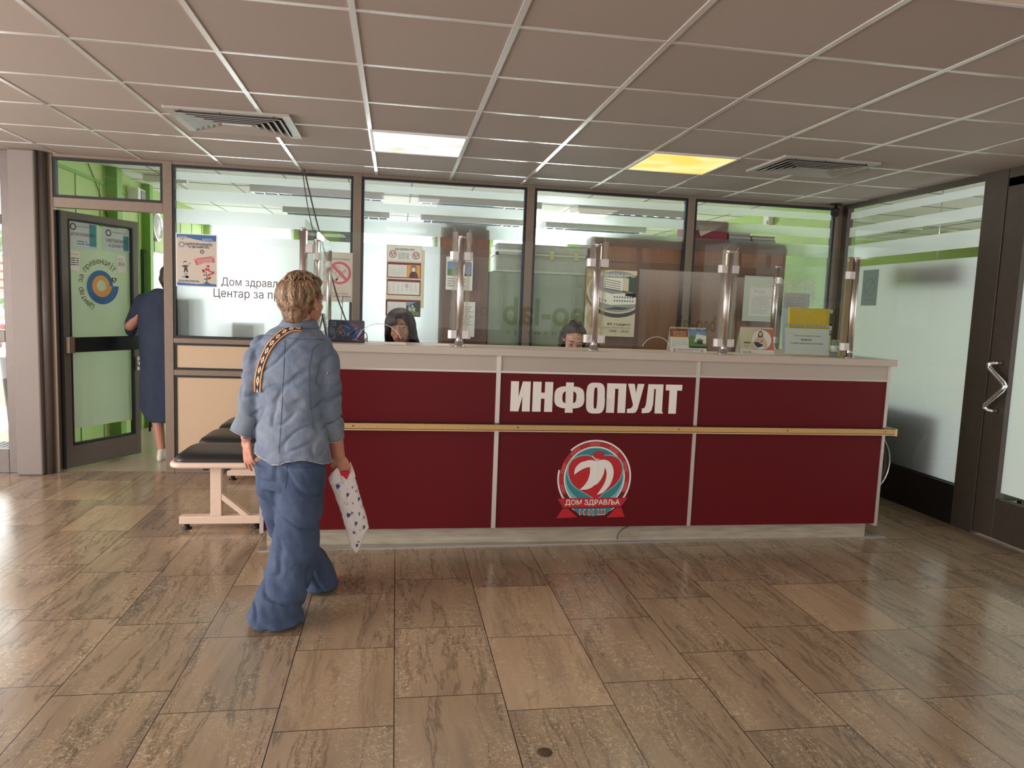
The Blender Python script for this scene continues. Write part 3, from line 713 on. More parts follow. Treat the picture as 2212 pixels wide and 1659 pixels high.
VENTM = mat('grey_vent_aluminium', (186, 182, 178), .4, .4); VENTD = mat('dark_vent_inside', (40, 38, 38), .8)
def vent(label, x0, x1, y0, y1):
    t = thing('ceiling_vent', label, 'air vent', ((x0+x1)/2, (y0+y1)/2, ZC-.03), 'square ceiling air vents')
    b = MB()
    for q in ((x0, x1, y0, y0+.05), (x0, x1, y1-.05, y1), (x0, x0+.05, y0+.05, y1-.05), (x1-.05, x1, y0+.05, y1-.05)): b.box(*q, ZC-.018, ZC)
    b.build('frame', VENTM, t, .004)
    b = MB(); b.box(x0+.05, x1-.05, y0+.05, y1-.05, ZC-.004, ZC-.001); b.build('backing', VENTD, t)
    for k in range(5):                                            # four-way sloping blades
        o, i = .055+.04*k, .085+.04*k
        b = MB()
        a = [(x0+o, y0+o), (x1-o, y0+o), (x1-o, y1-o), (x0+o, y1-o)]; c = [(x0+i, y0+i), (x1-i, y0+i), (x1-i, y1-i), (x0+i, y1-i)]
        for j in range(4):
            q = (j+1) % 4; z0, z1 = ZC-.006, ZC-.026
            b.add([(*a[j], z1), (*a[q], z1), (*c[q], z0), (*c[j], z0), (*a[j], z1-.003), (*a[q], z1-.003), (*c[q], z0-.003), (*c[j], z0-.003)], [(0, 1, 2, 3), (7, 6, 5, 4), (0, 4, 5, 1), (3, 2, 6, 7)])
        b.build('blade', VENTM, t)
    b = MB(); b.box(x0+.255, x1-.255, y0+.255, y1-.255, ZC-.022, ZC-.018); b.build('centre_plate', VENTM, t)
    for px, py in ((x0+.09, y0+.025), (x1-.09, y0+.025), (x0+.09, y1-.025), (x1-.09, y1-.025), (x0+.3, y0+.025), (x1-.3, y1-.025)):
        b = MB(); b.lathe((px, py, ZC-.02), [(.0, 0), (.006, 0), (.006, .002), (0, .002)], 10); b.build('screw', VENTD, t)
vent('large square ceiling vent on the left above the frosted windows', -1.12, -.44, 1.58, 2.13)
vent('large square ceiling vent on the right beside the yellow lamp', 2.61, 3.29, 1.61, 2.14)

# ------------------------------------------------------------------ information desk
RED = mat('burgundy_laminate', (98, 10, 20), .5, noise_s=250, noise_a=.06, spec=.25)
GREYL = mat('warm_grey_laminate', (186, 176, 164), .42, noise_s=200, noise_a=.03)
TOPM = mat('grey_worktop_laminate', (196, 184, 172), .35, noise_s=160, noise_a=.03)
ALU = mat('matt_aluminium_trim', (206, 198, 192), .38, .55)
CHIP = mat('raw_chipboard', (204, 164, 104), .75, noise_s=160, noise_a=.3, bump=.3, bump_s=300)
PALEEDGE = mat('pale_board_edge', (222, 196, 150), .6)
PLINTH = mat('scuffed_plinth', (176, 166, 148), .55, noise_s=9, noise_a=.22, stretch=(.6, 1, 5))
XL, XRR, YF, ZT = -.567, 3.338, 1.40, 1.198
desk = thing('information_desk', 'long burgundy information desk with grey top and large white lettering', 'desk', ((XL+XRR)/2, 1.8, 0))
DIV = [(.769, .795), (2.014, 2.036)]
def panel(name, m, x0, x1, z0, z1, y0=YF+.004, y1=YF+.02):
    b = MB(); b.box(x0, x1, y0, y1, z0, z1); b.build(name, m, desk)
for x0, x1 in ((XL+.022, .769), (.795, 2.014), (2.036, XRR-.02)):
    panel('red_panel', RED, x0, x1, .752, 1.054); panel('red_panel', RED, x0, x1, .115, .712)
    panel('grey_fascia', GREYL, x0, x1, 1.066, 1.155)
b = MB()
b.box(XL+.022, XRR-.02, YF, YF+.02, 1.054, 1.066)
for x0, x1 in DIV: b.box(x0, x1, YF-.002, YF+.02, .115, 1.155)
b.box(XL, XL+.022, YF-.002, YF+.02, .10, 1.155); b.box(XRR-.02, XRR, YF-.002, YF+.02, .10, 1.155)
b.build('trim', ALU, desk)
b = MB(); b.box(XL+.002, XL+.02, YF+.02, 3.2, .10, 1.155); b.box(XL+.5, XL+.518, YF+.35, 3.2, .10, 1.155); b.build('return_side', GREYL, desk)
b = MB(); b.box(XRR-.02, XRR-.002, YF+.02, 2.55, .10, 1.155); b.build('return_side', GREYL, desk)
b = MB(); b.box(XL+.03, XRR-.04, YF+.06, YF+.1, 0, .115); b.build('plinth', PLINTH, desk)
b = MB(); b.box(XL+.03, XL+.06, YF+.1, 3.2, 0, .115); b.build('plinth', BLACK, desk)
b = MB(); b.box(XL+.02, XRR-.02, YF+.30, YF+.32, .1, 1.155); b.build('inner_back', GREYL, desk)
# worktop: front slab with two returns
b = MB(); zt0 = 1.155
b.prism([(XL-.025, YF-.024), (XRR+.026, YF-.024), (XRR+.026, 2.5), (XRR-.30, 2.5), (XRR-.30, 1.80), (XL+.40, 1.80), (XL+.40, 3.25), (XL-.025, 3.25)], (0, 0, 0), (1, 0, 0), (0, 1, 0), zt0, ZT)
b.build('worktop', TOPM, desk, .003)
b = MB(); b.box(XL-.02, 3.372, YF-.05, YF-.002, .722, .752); b.build('bumper_rail', CHIP, desk)
b = MB(); b.box(XL-.02, 3.374, YF-.05, YF-.002, .752, .7545); b.build('rail_edge', DKFRAME, desk)
b = MB(); b.box(XL-.02, 3.374, YF-.051, YF-.002, .712, .718); b.box(3.372, 3.385, YF-.052, YF+.05, .708, .754); b.build('rail_edge', PALEEDGE, desk)
b = MB(); b.box(XL-.02, 3.374, YF-.046, YF-.002, .718, .722); b.build('rail_edge', BLACK, desk)
for x in (-.05, .9, 1.9, 2.62, 3.3):
    b = MB(); b.lathe((x, YF-.052, .737), [(0, 0), (.004, 0), (.004, .004), (0, .004)], 10, 'y'); b.build('rail_screw', BLACK, desk)
for x0, x1, k in ((1.58, 1.78, -1),):
    b = MB(); b.tube([(1.58, YF+.056, .015), (1.585, YF+.055, .05), (1.61, YF+.054, .08), (1.67, YF+.05, .112)], .0018, 6); b.build('loose_wire', BLACK, desk)
    b = MB(); b.tube([(1.73, YF+.04, .112), (1.735, YF+.052, .085), (1.71, YF+.055, .05), (1.69, YF+.054, .02)], .0018, 6); b.build('loose_wire', mat('beige_wire', (190, 170, 130), .6), desk)
b = MB(); b.prism([(XL-.005, 1.372), (3.458, 1.462), (3.445, 1.50), (XL-.005, 1.452)], (0, 0, 0), (1, 0, 0), (0, 1, 0), .0, .007); struct('trim_9', mat('worn_aluminium_strip', (196, 194, 190), .35, .8), b)
# lettering of the desk, heavy condensed capitals built as outlines
LETW = mat('white_vinyl_letter', (248, 244, 236), .45)
LX, LZ, LW, LH = .859, .826, 1.068, .180
def lt(polys, x0, x1):
    b = MB()
    for i_, p in enumerate(polys): b.prism([(LX+LW*(x0+(x1-x0)*q[0]), LZ+LH*q[1]) for q in p], (0, YF+.004, 0), (1, 0, 0), (0, 0, 1), 0, .003+.0002*i_)
    b.build('letter', LETW, desk)
def R_(x0, y0, x1, y1, r=.0): return [(x0, y0), (x1, y0), (x1, y1), (x0, y1)]
def band_ring(cx, cy, rx, ry, ix, iy, e=.62, n=40):
    pts = lambda a, b_: [(cx+a*abs(cos(t))**e*(1 if cos(t) >= 0 else -1), cy+b_*abs(sin(t))**e*(1 if sin(t) >= 0 else -1)) for t in [2*pi*k/n for k in range(n)]]
    o, i = pts(rx, ry), pts(ix, iy)
    return [[o[k], o[(k+1) % n], i[(k+1) % n], i[k]] for k in range(n)]
c_ = lambda px: (px-177)/1445
lt([R_(0, 0, .40, 1), R_(.60, 0, 1, 1), [(.40, .0), (.62, .62), (.62, 1), (.60, 1), (.36, .36)], [(.38, 0), (.42, 0), (.66, .7), (.6, 1), (.34, .25)]], c_(177), c_(337))
lt([R_(0, 0, .42, 1), R_(.60, 0, 1, 1), R_(.42, .44, .60, .64)], c_(357), c_(522))
lt([R_(.37, -.02, .63, 1)]+band_ring(.5, .5, .5, .37, .24, .21), c_(537), c_(785))
lt(band_ring(.5, .49, .5, .52, .10, .36, .55), c_(802), c_(958))
lt([R_(0, 0, .42, 1), R_(.60, 0, 1, 1), R_(.40, .82, .62, 1)], c_(975), c_(1138))
lt([[(0, 1), (.40, 1), (.60, .42), (.44, .16)], [(.60, 1), (1, 1), (.66, .14), (.56, .03), (.40, 0), (.02, 0), (.02, .14), (.24, .16), (.34, .22), (.44, .42)]], c_(1152), c_(1292))
lt([R_(.60, .06, .94, 1), [(.60, 0.0), (1, 0.0), (.94, .08), (.60, .08)], R_(.26, .84, .62, 1), [(.24, 1), (.52, 1), (.50, .30), (.44, .10), (.32, .02), (0, 0), (0, .16), (.12, .18), (.18, .3)]], c_(1283), c_(1468))
lt([R_(.24, 0, .70, .9), R_(0, .80, 1, 1)], c_(1480), c_(1622))
# round emblem on the lower middle panel
E_RED = mat('emblem_red', (196, 30, 42), .4); E_RED2 = mat('emblem_light_red', (214, 74, 78), .4); E_WH = mat('emblem_white', (246, 242, 234), .45); E_TE = mat('emblem_teal', (52, 140, 150), .4)
E_TL = mat('emblem_pale_teal', (142, 190, 194), .4); E_DK = mat('emblem_dark_red', (92, 16, 26), .4); E_BK = mat('emblem_dark_line', (40, 44, 46), .5)
ER = .2365; EC = (1.398, .422)
ep = Plane((0, YF+.004, 0), (1, 0, 0), (0, 0, 1), .0008)
def ex(px, py): return (EC[0]+ER*(px-882)/345, EC[1]+ER*(1000-py)/345*1.04)
A0, A1 = radians(-200), radians(133)
ep.ring(E_DK, *EC, ER*.80, ER*.955, 1, radians(-192), radians(158), ex=.985)
ep.ring(E_WH, *EC, ER*.955, ER*1.0, 2, radians(-192), A1, ex=.985)
for k in range(14):
    a = radians(-25+k*18); a2 = a+radians(18)
    ep.ring(E_RED if k % 2 else E_RED2, *EC, ER*.845, ER*.935, 2, a, min(a2, radians(205)), 8, ex=.985)
ep.ring(E_BK, *EC, ER*.825, ER*.845, 2, ex=.985); ep.ring(E_WH, *EC, ER*.795, ER*.83, 3, ex=.985)
ep.poly(E_TL, circ(*EC, ER*.80, ER*.815), 2); ep.poly(E_TE, circ(EC[0], EC[1]+ER*.06, ER*.76, ER*.72), 3)
def smooth(pts, n=4):
    out = []; m_ = len(pts)
    for i in range(m_):
        p0, p1, p2, p3 = (V3((*pts[(i+k) % m_], 0)) for k in (-1, 0, 1, 2)); d1, d2 = (p1-p0).normalized(), (p2-p1).normalized(); d3 = (p3-p2).normalized()
        t1 = (p2-p0)*.5 if d1.dot(d2) > .35 else (p2-p1)*.6; t2 = (p3-p1)*.5 if d2.dot(d3) > .35 else (p2-p1)*.6; L_ = (p2-p1).length
        if t1.length > L_*1.2: t1 = t1.normalized()*L_*1.2
        if t2.length > L_*1.2: t2 = t2.normalized()*L_*1.2
        for k in range(n):
            u = k/n; q = (2*u**3-3*u*u+1)*p1+(u**3-2*u*u+u)*t1+(-2*u**3+3*u*u)*p2+(u**3-u*u)*t2; out.append((q.x, q.y))
    return out
H = [(905,1178),(800,1130),(700,1070),(660,1015),(643,965),(640,920),(652,880),(675,845),(720,820),(770,808),(815,808),(855,822),(893,855),(940,820),(985,806),(1030,808),(1075,824),(1110,855),(1130,900),(1133,940),(1120,990),(1085,1045),(1040,1085),(980,1125)]
ep.poly(E_TL, [(EC[0]+(ex(*q)[0]-EC[0])*1.06, EC[1]+(ex(*q)[1]-EC[1])*1.05) for q in smooth(H)], 4)
ep.poly(E_RED, [ex(*q) for q in smooth(H)], 5)
ep.poly(E_WH, [ex(*q) for q in smooth([(693,972),(698,925),(715,895),(745,868),(790,852),(840,843),(893,855),(905,880),(905,1030),(870,1075),(830,1096),(790,1103),(750,1102),(785,1070),(815,1030),(832,985),(838,945),(836,905),(800,910),(755,930),(715,955)])], 6)
ep.poly(E_WH, [ex(*q) for q in smooth([(893,855),(940,840),(990,846),(1022,868),(1045,905),(1055,950),(1050,1000),(1030,1055),(1000,1095),(960,1130),(910,1148),(950,1090),(975,1045),(988,1000),(990,955),(982,925),(970,912),(964,960),(945,1005),(915,1045),(890,1062),(885,880)])], 7)
ep.poly(E_WH, [ex(*q) for q in [(845,812),(893,851),(962,803),(962,795),(893,838),(850,803)]], 8)
ep.poly(E_RED, [(ex(908,800)[0]+ER*.152*cos(t), ex(908,800)[1]+ER*.1*sin(t)) for t in [2*pi*k/24 for k in range(24)]], 9)
ep.poly(E_RED, [ex(605,1265), ex(650,1265), ex(742,1345), ex(548,1352)], 4); ep.poly(E_RED, [ex(1100,1262), ex(1145,1260), ex(1182,1345), ex(1010,1350)], 4)
ep.poly(E_DK, [ex(548,1182), ex(1200,1176), ex(1140,1262), ex(602,1268)], 6); ep.poly(E_RED, [ex(552,1178), ex(1198,1172), ex(1140,1253), ex(606,1259)], 7)
q0, q1 = ex(622, 1244), ex(1127, 1188); ep.text(E_WH, 'ДОМ ЗДРАВЉА', q0[0], q0[1], q1[0]-q0[0], q1[1]-q0[1], 8, .018)
ep.poly(E_TE, [ex(690, 1262), ex(1066, 1262), ex(1005, 1322), ex(880, 1338), ex(755, 1322)], 5); q0, q1 = ex(760, 1323), ex(990, 1277); ep.text(E_WH, 'Н И Ш', q0[0]-.002, q0[1]-.002, q1[0]-q0[0]+.004, q1[1]-q0[1]+.004, 6, .04); ep.text(E_RED, 'Н И Ш', q0[0]+.001, q0[1]+.002, q1[0]-q0[0]-.002, q1[1]-q0[1]-.004, 7, .012)
ep.build(desk, {'emblem_red': 'emblem_red', 'emblem_white': 'emblem_white', 'emblem_teal': 'emblem_disc', 'emblem_pale_teal': 'emblem_disc', 'emblem_dark_red': 'emblem_ring', 'emblem_light_red': 'emblem_ring', 'emblem_dark_line': 'emblem_ring'})

# ------------------------------------------------------------------ glass screens on steel posts
WRAP = glass_mat('clear_tape', (.93, .93, .90), .9, .25, .18, (.8, .8, .76))
CLAMP = mat('satin_aluminium_clamp', (214, 208, 206), .4, .25)
OLIVE = mat('olive_foam_tape', (130, 116, 84), .4, coat=.5, noise_s=30, noise_a=.15, stretch=(1, 1, .2))
def post(label, x, y, dirs, z1=1.838, clamps=(1.27, 1.725)):
    t = thing('screen_post', label, 'post', (x, y, ZT), 'steel posts of the desk screens')
    b = MB(); b.lathe((x, y, ZT), [(0, .012), (.0215, .012), (.0215, z1-ZT-.012), (0, z1-ZT-.012)], 28); b.build('tube', STEEL, t)
    b = MB(); b.lathe((x, y, ZT), [(0, 0), (.036, 0), (.036, .006), (.026, .009), (.025, .035), (0, .035)], 28); b.build('base_flange', CHROME, t)
    b = MB(); b.lathe((x, y, z1-.012), [(0, 0), (.0225, 0), (.0225, .009), (.018, .012), (0, .012)], 28); b.build('cap', STEEL, t)
    for dx, dy in dirs:
        for z in clamps:
            b = MB(); U = V3((dx, dy, 0)); Vv = V3((-dy, dx, 0))
            b.prism([(.016, -.022), (.05, -.022), (.066, -.010), (.066, .010), (.05, .022), (.016, .022)], (x, y, 0), U, Vv, z-.024, z+.024)
            b.build('clamp', CLAMP, t, .0015)
    return t
FX = [-.342, .547, 1.366, 2.203, 3.067]; PY = 1.455
F_, B_ = (0, 1), (0, -1)
post('thick steel screen post at the left front corner, behind the walking woman\'s head', FX[0], PY, [(1, 0), F_])
post('steel screen post standing between the two receptionists', FX[1], PY, [(-1, 0), (1, 0)])
post('steel screen post just left of the tall cream anniversary poster', FX[2], PY, [(-1, 0), (1, 0)])
post('steel screen post between the two desk calendars', FX[3], PY, [(-1, 0), (1, 0)])
post('steel screen post at the right front corner of the desk', FX[4], PY, [(-1, 0), F_])
post('steel screen post second along the left return of the desk', -.341, 2.157, [B_, F_])
post('steel screen post at the far end of the left return', -.351, 3.13, [B_])
post('steel screen post at the back of the right return', 3.071, 2.436, [B_])
def dot_mat(za, zb):
    """pale film punched with staggered round holes that grow downwards"""
    m, N, L = nt('punched_dot_film'); N.remove(N['Principled BSDF']); g = NG(N, L)
    ge = N.new('ShaderNodeNewGeometry'); sp = N.new('ShaderNodeSeparateXYZ'); L.new(ge.outputs['Position'], sp.inputs[0]); x, z = sp.outputs[0], sp.outputs[2]
    p = .0155
    a = g.m('SUBTRACT', g.m('FRACT', g.m('DIVIDE', g.m('ADD', x, z), p)), .5); b = g.m('SUBTRACT', g.m('FRACT', g.m('DIVIDE', g.m('SUBTRACT', x, z), p)), .5)
    d = g.m('SQRT', g.m('ADD', g.m('MULTIPLY', a, a), g.m('MULTIPLY', b, b)))
    f = g.m('DIVIDE', g.m('SUBTRACT', zb, z), zb-za); r = g.m('ADD', .26, g.m('MULTIPLY', f, .44))
    on = g.m('MULTIPLY', g.m('GREATER_THAN', d, r), .5)
    t = N.new('ShaderNodeBsdfTransparent'); c = N.new('ShaderNodeBsdfDiffuse'); c.inputs[0].default_value = (.75, .72, .72, 1)
    tr = N.new('ShaderNodeBsdfTranslucent'); tr.inputs[0].default_value = (.75, .72, .72, 1); mm = N.new('ShaderNodeMixShader'); L.new(c.outputs[0], mm.inputs[1]); L.new(tr.outputs[0], mm.inputs[2])
    mx = N.new('ShaderNodeMixShader'); L.new(on, mx.inputs[0]); L.new(t.outputs[0], mx.inputs[1]); L.new(mm.outputs[0], mx.inputs[2]); L.new(mx.outputs[0], N['Material Output'].inputs[0])
    return m
FAINT = glass_mat('faint_olive_print', (.74, .76, .62), .1, .3)
def screen(label, x0, x1, arc=None, z0=1.232, z1=1.895, dots=None, writing=None):
    t = thing('glass_screen', label, 'glass screen', ((x0+x1)/2, PY, z0))
    pts = [(x0, z0)]
    if arc:
        c, w, h = arc; r = (w*w+h*h)/(2*h); zc = z0+h-r; am = math.asin(w/r)
        pts += [(c+r*sin(a), zc+r*cos(a)) for a in [-am+2*am*k/20 for k in range(21)]]
    pts += [(x1, z0), (x1, z1), (x0, z1)]
    b = MB(); b.prism(pts, (0, PY+.003, 0), (1, 0, 0), (0, 0, 1), 0, .006); b.build('pane', SCREEN, t)
    if arc:
        b = MB(); b.tube([(q[0], PY-.0005, q[1]) for q in pts[1:22]], .0016, 6); b.build('polished_edge', mat('bright_glass_edge', (226, 224, 214), .3), t)
    if dots:
        b = MB()
        for (dx0, dx1, za, zb) in dots: b.add([(dx0, PY-.004, za), (dx1, PY-.004, za), (dx1, PY-.004, zb), (dx0, PY-.004, zb)], [(0, 1, 2, 3)])
        b.build('dot_film', dot_mat(dots[0][2], dots[0][3]), t)
    if writing:
        pl = Plane((0, PY-.004, 0), (1, 0, 0), (0, 0, 1))
        for s_, wx, wz, ww, wh in writing: pl.text(FAINT, s_, wx, wz, ww, wh, 1, .02, True)
        pl.build(t, {'faint_olive_print': 'lettering'})
    return t
screen('glass screen in front of the smiling receptionist', FX[0]+.04, FX[1]-.04, (.085, .125, .085))
screen('glass screen in front of the receptionist who looks down', FX[1]+.04, FX[2]-.04, None, writing=[('beo-lab', .80, 1.335, .60, .165), ('l a b o r a t o r i j a', .82, 1.275, .56, .036)])
screen('dotted glass screen in front of the tall cream poster and church calendar', FX[2]+.04, FX[3]-.04, (1.765, .09, .062), dots=[(1.63, 2.155, 1.36, 1.70)], writing=[('beo-lab', 1.88, 1.335, .26, .10)])
screen('dotted glass screen between the two right-hand front posts', FX[3]+.04, FX[4]-.04, None, dots=[(2.25, 2.80, 1.36, 1.68)])
def side_screen(label, x, y0, y1, z1=1.895):
    t = thing('glass_screen', label, 'glass screen', (x, (y0+y1)/2, 1.232)); b = MB(); b.box(x-.003, x+.003, y0, y1, 1.232, z1); b.build('pane', SCREEN, t); return t
side_screen('side glass screen on the left return, nearest the corner post', -.341, 1.50, 2.115)
side_screen('side glass screen on the left return, nearest the frosted window', -.345, 2.2, 3.09)
side_screen('side glass screen on the right return of the desk', 3.069, 1.5, 2.395)
def wrap(label, x, z0, z1, side, seed):
    rnd = random.Random(seed); t = thing('clear_tape', label, 'tape', (x, PY, z0), 'clear tape wound round the screen posts')
    b = MB()
    for k in range(3):
        n = 14; w = .018+.006*k; xx = x+side*(.034+.004*k)
        L_ = [(xx-w/2+rnd.uniform(-.004, .004), PY-.012-.003*k+rnd.uniform(-.004, .004), z0+(z1-z0)*i/n) for i in range(n+1)]
        R2 = [(xx+w/2+rnd.uniform(-.004, .004), PY-.012-.003*k+rnd.uniform(-.006, .006), z0+(z1-z0)*i/n+rnd.uniform(-.004, .004)) for i in range(n+1)]
        m_ = len(b.v); b.add(L_+R2, [(i, i+1, n+2+i, n+1+i) for i in range(n)], True)
    b.build('strip', WRAP, t)
    b = MB()
    for k in range(5):
        a = rnd.uniform(-1.2, 1.2); p0 = V3((x+side*.04, PY-.014, z1 if k < 2 else z0)); s_ = 1 if k < 2 else -.6
        b.tube([p0, p0+V3((side*.012*a, -.004, .014*s_)), p0+V3((side*.03*a+.006*a, -.008, .03*s_))], [.0018, .0014, .0006], 5)
    b.build('loose_end', WRAP, t); return t
wrap('crumpled clear tape on the left of the post between the receptionists', FX[1], 1.30, 1.86, -1, 1)
wrap('crumpled clear tape on the right of the post between the receptionists', FX[1], 1.30, 1.86, 1, 2)
wrap('crumpled clear tape on the left of the post by the anniversary poster', FX[2], 1.24, 1.85, -1, 3)
wrap('crumpled clear tape on the right of the post by the anniversary poster', FX[2], 1.24, 1.85, 1, 4)
wrap('stringy clear tape on the left of the post between the desk calendars', FX[3], 1.24, 1.84, -1, 5)
wrap('stringy clear tape on the right of the post between the desk calendars', FX[3], 1.24, 1.84, 1, 6)
t = thing('foam_tape_strip', 'olive foam strip on the glass edge beside the right corner post', 'tape', (FX[4]-.045, PY, 1.21))
b = MB(); b.box(FX[4]-.062, FX[4]-.026, PY-.006, PY+.016, 1.294, 1.70); b.box(FX[4]-.056, FX[4]-.026, PY-.006, PY+.016, 1.75, 1.84); b.box(FX[4]-.068, FX[4]-.03, PY-.006, PY+.016, 1.205, 1.246); b.build('strip', OLIVE, t)
# ------------------------------------------------------------------ papers on the partition glass (lobby side)
YG = YP-.027
CREAM = mat('cream_card', (216, 204, 176), .6); BEIGEP = mat('beige_poster_paper', (196, 186, 172), .6); DKB = mat('charcoal_print', (62, 60, 60), .6)
NAVYP = mat('navy_print', (44, 62, 92), .6); GOLDP = mat('gold_print', (176, 150, 78), .6); WHITEI = mat('white_print', (236, 234, 226), .6)
GREYP = mat('grey_photo_print', (150, 152, 150), .6); DKGREEN = mat('dark_green_print', (58, 74, 58), .6); SKYP = mat('sky_blue_print', (120, 146, 186), .6)
PINKP = mat('dusty_pink_print', (190, 84, 100), .6); GREENP = mat('leaf_green_print', (92, 134, 70), .6); BROWNP = mat('wine_print', (120, 40, 48), .6); SKINP = mat('pale_peach_print', (226, 186, 158), .6)
PN = {m.name: n for m, n in ((PAPER, 'sheet'), (CREAM, 'sheet'), (BEIGEP, 'sheet'), (INK, 'lettering'), (GREYINK, 'small_print'), (BLUEP, 'printed_panel'), (REDP, 'printed_panel'), (NAVYP, 'lettering'), (WHITEI, 'lettering'),
      (DKB, 'printed_panel'), (GOLDP, 'printed_panel'), (GREYP, 'picture'), (DKGREEN, 'picture'), (SKYP, 'picture'), (PINKP, 'printed_panel'), (GREENP, 'picture'), (BROWNP, 'printed_panel'), (SKINP, 'picture'), (MAROONTXT, 'printed_mark'), (ORANGEP, 'printed_panel'))}
def sheet(name, label, cat, x0, z0, w, h, y=None, group=None, V=None):
    y = YG if y is None else y
    t = thing(name, label, cat, (x0, y, z0), group)
    return t, Plane((x0, y, z0), (1, 0, 0), V or (0, 0, 1)), w, h
def logo(p, cx, cy, r, ly=2):
    p.ring(MAROONTXT, cx, cy, r*.82, r, ly); p.poly(REDP, [(cx+r*.6*16*sin(a)**3/16, cy+r*.62*(13*cos(a)-5*cos(2*a)-2*cos(3*a)-cos(4*a))/15) for a in [2*pi*k/24 for k in range(24)]], ly)
    p.poly(WHITEI, [(cx-r*.4, cy), (cx-r*.1, cy+r*.3), (cx+r*.3, cy+r*.2), (cx+r*.2, cy-r*.3), (cx, cy-r*.35), (cx+r*.05, cy)], ly+1)
# diabetes counselling poster
t, p, w, h = sheet('poster', 'beige diabetes counselling poster with blue wave on the left frosted window', 'poster', -1.549, 1.512, .312, .417)
p.rect(PAPER, 0, 0, w, h, 1); p.rect(BEIGEP, .008, .008, w-.008, h-.008, 2)
X = lambda a: .008+(w-.016)*a; Z = lambda a: .008+(h-.016)*a
p.poly(BLUEP, [(X(0), Z(1)), (X(1), Z(1)), (X(1), Z(.89)), (X(.85), Z(.88)), (X(.7), Z(.885)), (X(.5), Z(.905)), (X(.3), Z(.935)), (X(.15), Z(.94)), (X(0), Z(.93))], 3)
p.poly(BLUEP, [(X(0), Z(.0)), (X(1), Z(.0)), (X(1), Z(.045)), (X(.8), Z(.055)), (X(.5), Z(.035)), (X(.2), Z(.05)), (X(0), Z(.06))], 3)
p.lines(PAPER, X(.65), Z(.90), X(.97), Z(.945), 2, 4, .3); p.lines(PAPER, X(.03), Z(.95), X(.3), Z(.965), 1, 4, .5); p.text(MAROONTXT, '50', X(.11), Z(.9), .022, .012, 4)
p.ring(NAVYP, X(.125), Z(.80), .0165, .021, 3); p.text(NAVYP, 'САВЕТОВАЛИШТЕ', X(.205), Z(.79), .205, .020, 3, .05); p.text(NAVYP, 'ЗА ДИЈАБЕТЕС', X(.27), Z(.735), .165, .020, 3, .05)
p.poly(DKB, circ(X(.64), Z(.675), .016), 3); p.poly(GREYP, circ(X(.64), Z(.675), .011), 4)
p.poly(PINKP, [(X(.43), Z(.53)), (X(.93), Z(.60)), (X(.965), Z(.475)), (X(.72), Z(.46)), (X(.49), Z(.405))], 3)
for k in range(6): p.poly(BEIGEP, [(X(.49+.01*k), Z(.515-.019*k)), (X(.90), Z(.567-.017*k)), (X(.90), Z(.56-.017*k)), (X(.49+.01*k), Z(.508-.019*k))], 4)
p.poly(WHITEI, circ(X(.47), Z(.522), .004), 4); p.poly(WHITEI, circ(X(.91), Z(.58), .004), 4)
p.poly(DKB, circ(X(.21), Z(.45), .013), 3); p.poly(SKINP, circ(X(.215), Z(.437), .010), 4)
p.poly(DKB, [(X(.12), Z(.375)), (X(.18), Z(.40)), (X(.25), Z(.40)), (X(.30), Z(.395)), (X(.30), Z(.385)), (X(.255), Z(.37)), (X(.28), Z(.26)), (X(.255), Z(.255)), (X(.225), Z(.30)), (X(.19), Z(.255)), (X(.17), Z(.26)), (X(.19), Z(.36)), (X(.12), Z(.365))], 3)
p.poly(SKYP, [(X(.27), Z(.415)), (X(.34), Z(.455)), (X(.35), Z(.42))], 3)
for a, c, e in ((.18, .205, .09), (.12, .15, .17), (.21, .15, .09)): p.rect(GREYP, X(a), Z(c), X(a+e), Z(c+.04), 3)
p.lines(NAVYP, X(.04), Z(.075), X(.58), Z(.115), 2, 4, .6, .1)
p.poly(DKGREEN, [(X(.66), Z(.055)), (X(.84), Z(.055)), (X(.75), Z(.09))], 4); p.poly(DKGREEN, [(X(.745), Z(.08)), (X(.765), Z(.08)), (X(.775), Z(.2)), (X(.74), Z(.29)), (X(.73), Z(.28)), (X(.755), Z(.19))], 4)
for a, c, r in ((.79, .395, .011), (.74, .335, .010), (.68, .29, .011), (.80, .325, .011), (.92, .275, .011), (.82, .225, .010), (.81, .155, .010)): p.poly(REDP, circ(X(a), Z(c), r, n=14), 4)
for a, c in ((.66, .315), (.85, .29), (.88, .25), (.70, .22), (.72, .14), (.84, .17)): p.poly(DKGREEN, circ(X(a), Z(c), .010, .005, 12), 4)
p.build(t, PN)
# no smoking sign
t, p, w, h = sheet('no_smoking_sign', 'white no smoking sign with red circle beside the bronze window post', 'sign', -.415, 1.437, .238, .402)
p.rect(BEIGEP, 0, 0, w, h, 1); p.text(INK, 'ЗАБРАЊЕНО ПУШЕЊЕ', .04, h-.062, .17, .014, 2)
cx, cz_ = .130, h*.585
p.ring(PINKP, cx, cz_, .073, .092, 3); p.poly(PINKP, [(cx-.066, cz_+.05), (cx-.05, cz_+.066), (cx+.066, cz_-.05), (cx+.05, cz_-.066)], 4)
p.poly(INK, [(cx-.035, cz_-.056), (cx-.025, cz_-.068), (cx+.052, cz_+.018), (cx+.043, cz_+.030)], 2); p.poly(BEIGEP, [(cx-.018, cz_-.042), (cx-.011, cz_-.050), (cx+.048, cz_+.018), (cx+.043, cz_+.025)], 3)
for a, r in ((.2, .03), (1.2, .026)): p.ring(INK, cx-.03+.02*a, cz_+.03-.03*a, r, r+.0025, 2, radians(20), radians(250), 24)
p.text(INK, 'РЕПУБЛИКА СРБИЈА', .05, .062, .15, .010, 2); p.text(INK, 'МИНИСТАРСТВО ЗДРАВЉА', .02, .038, .20, .012, 2, .02); p.build(t, PN)
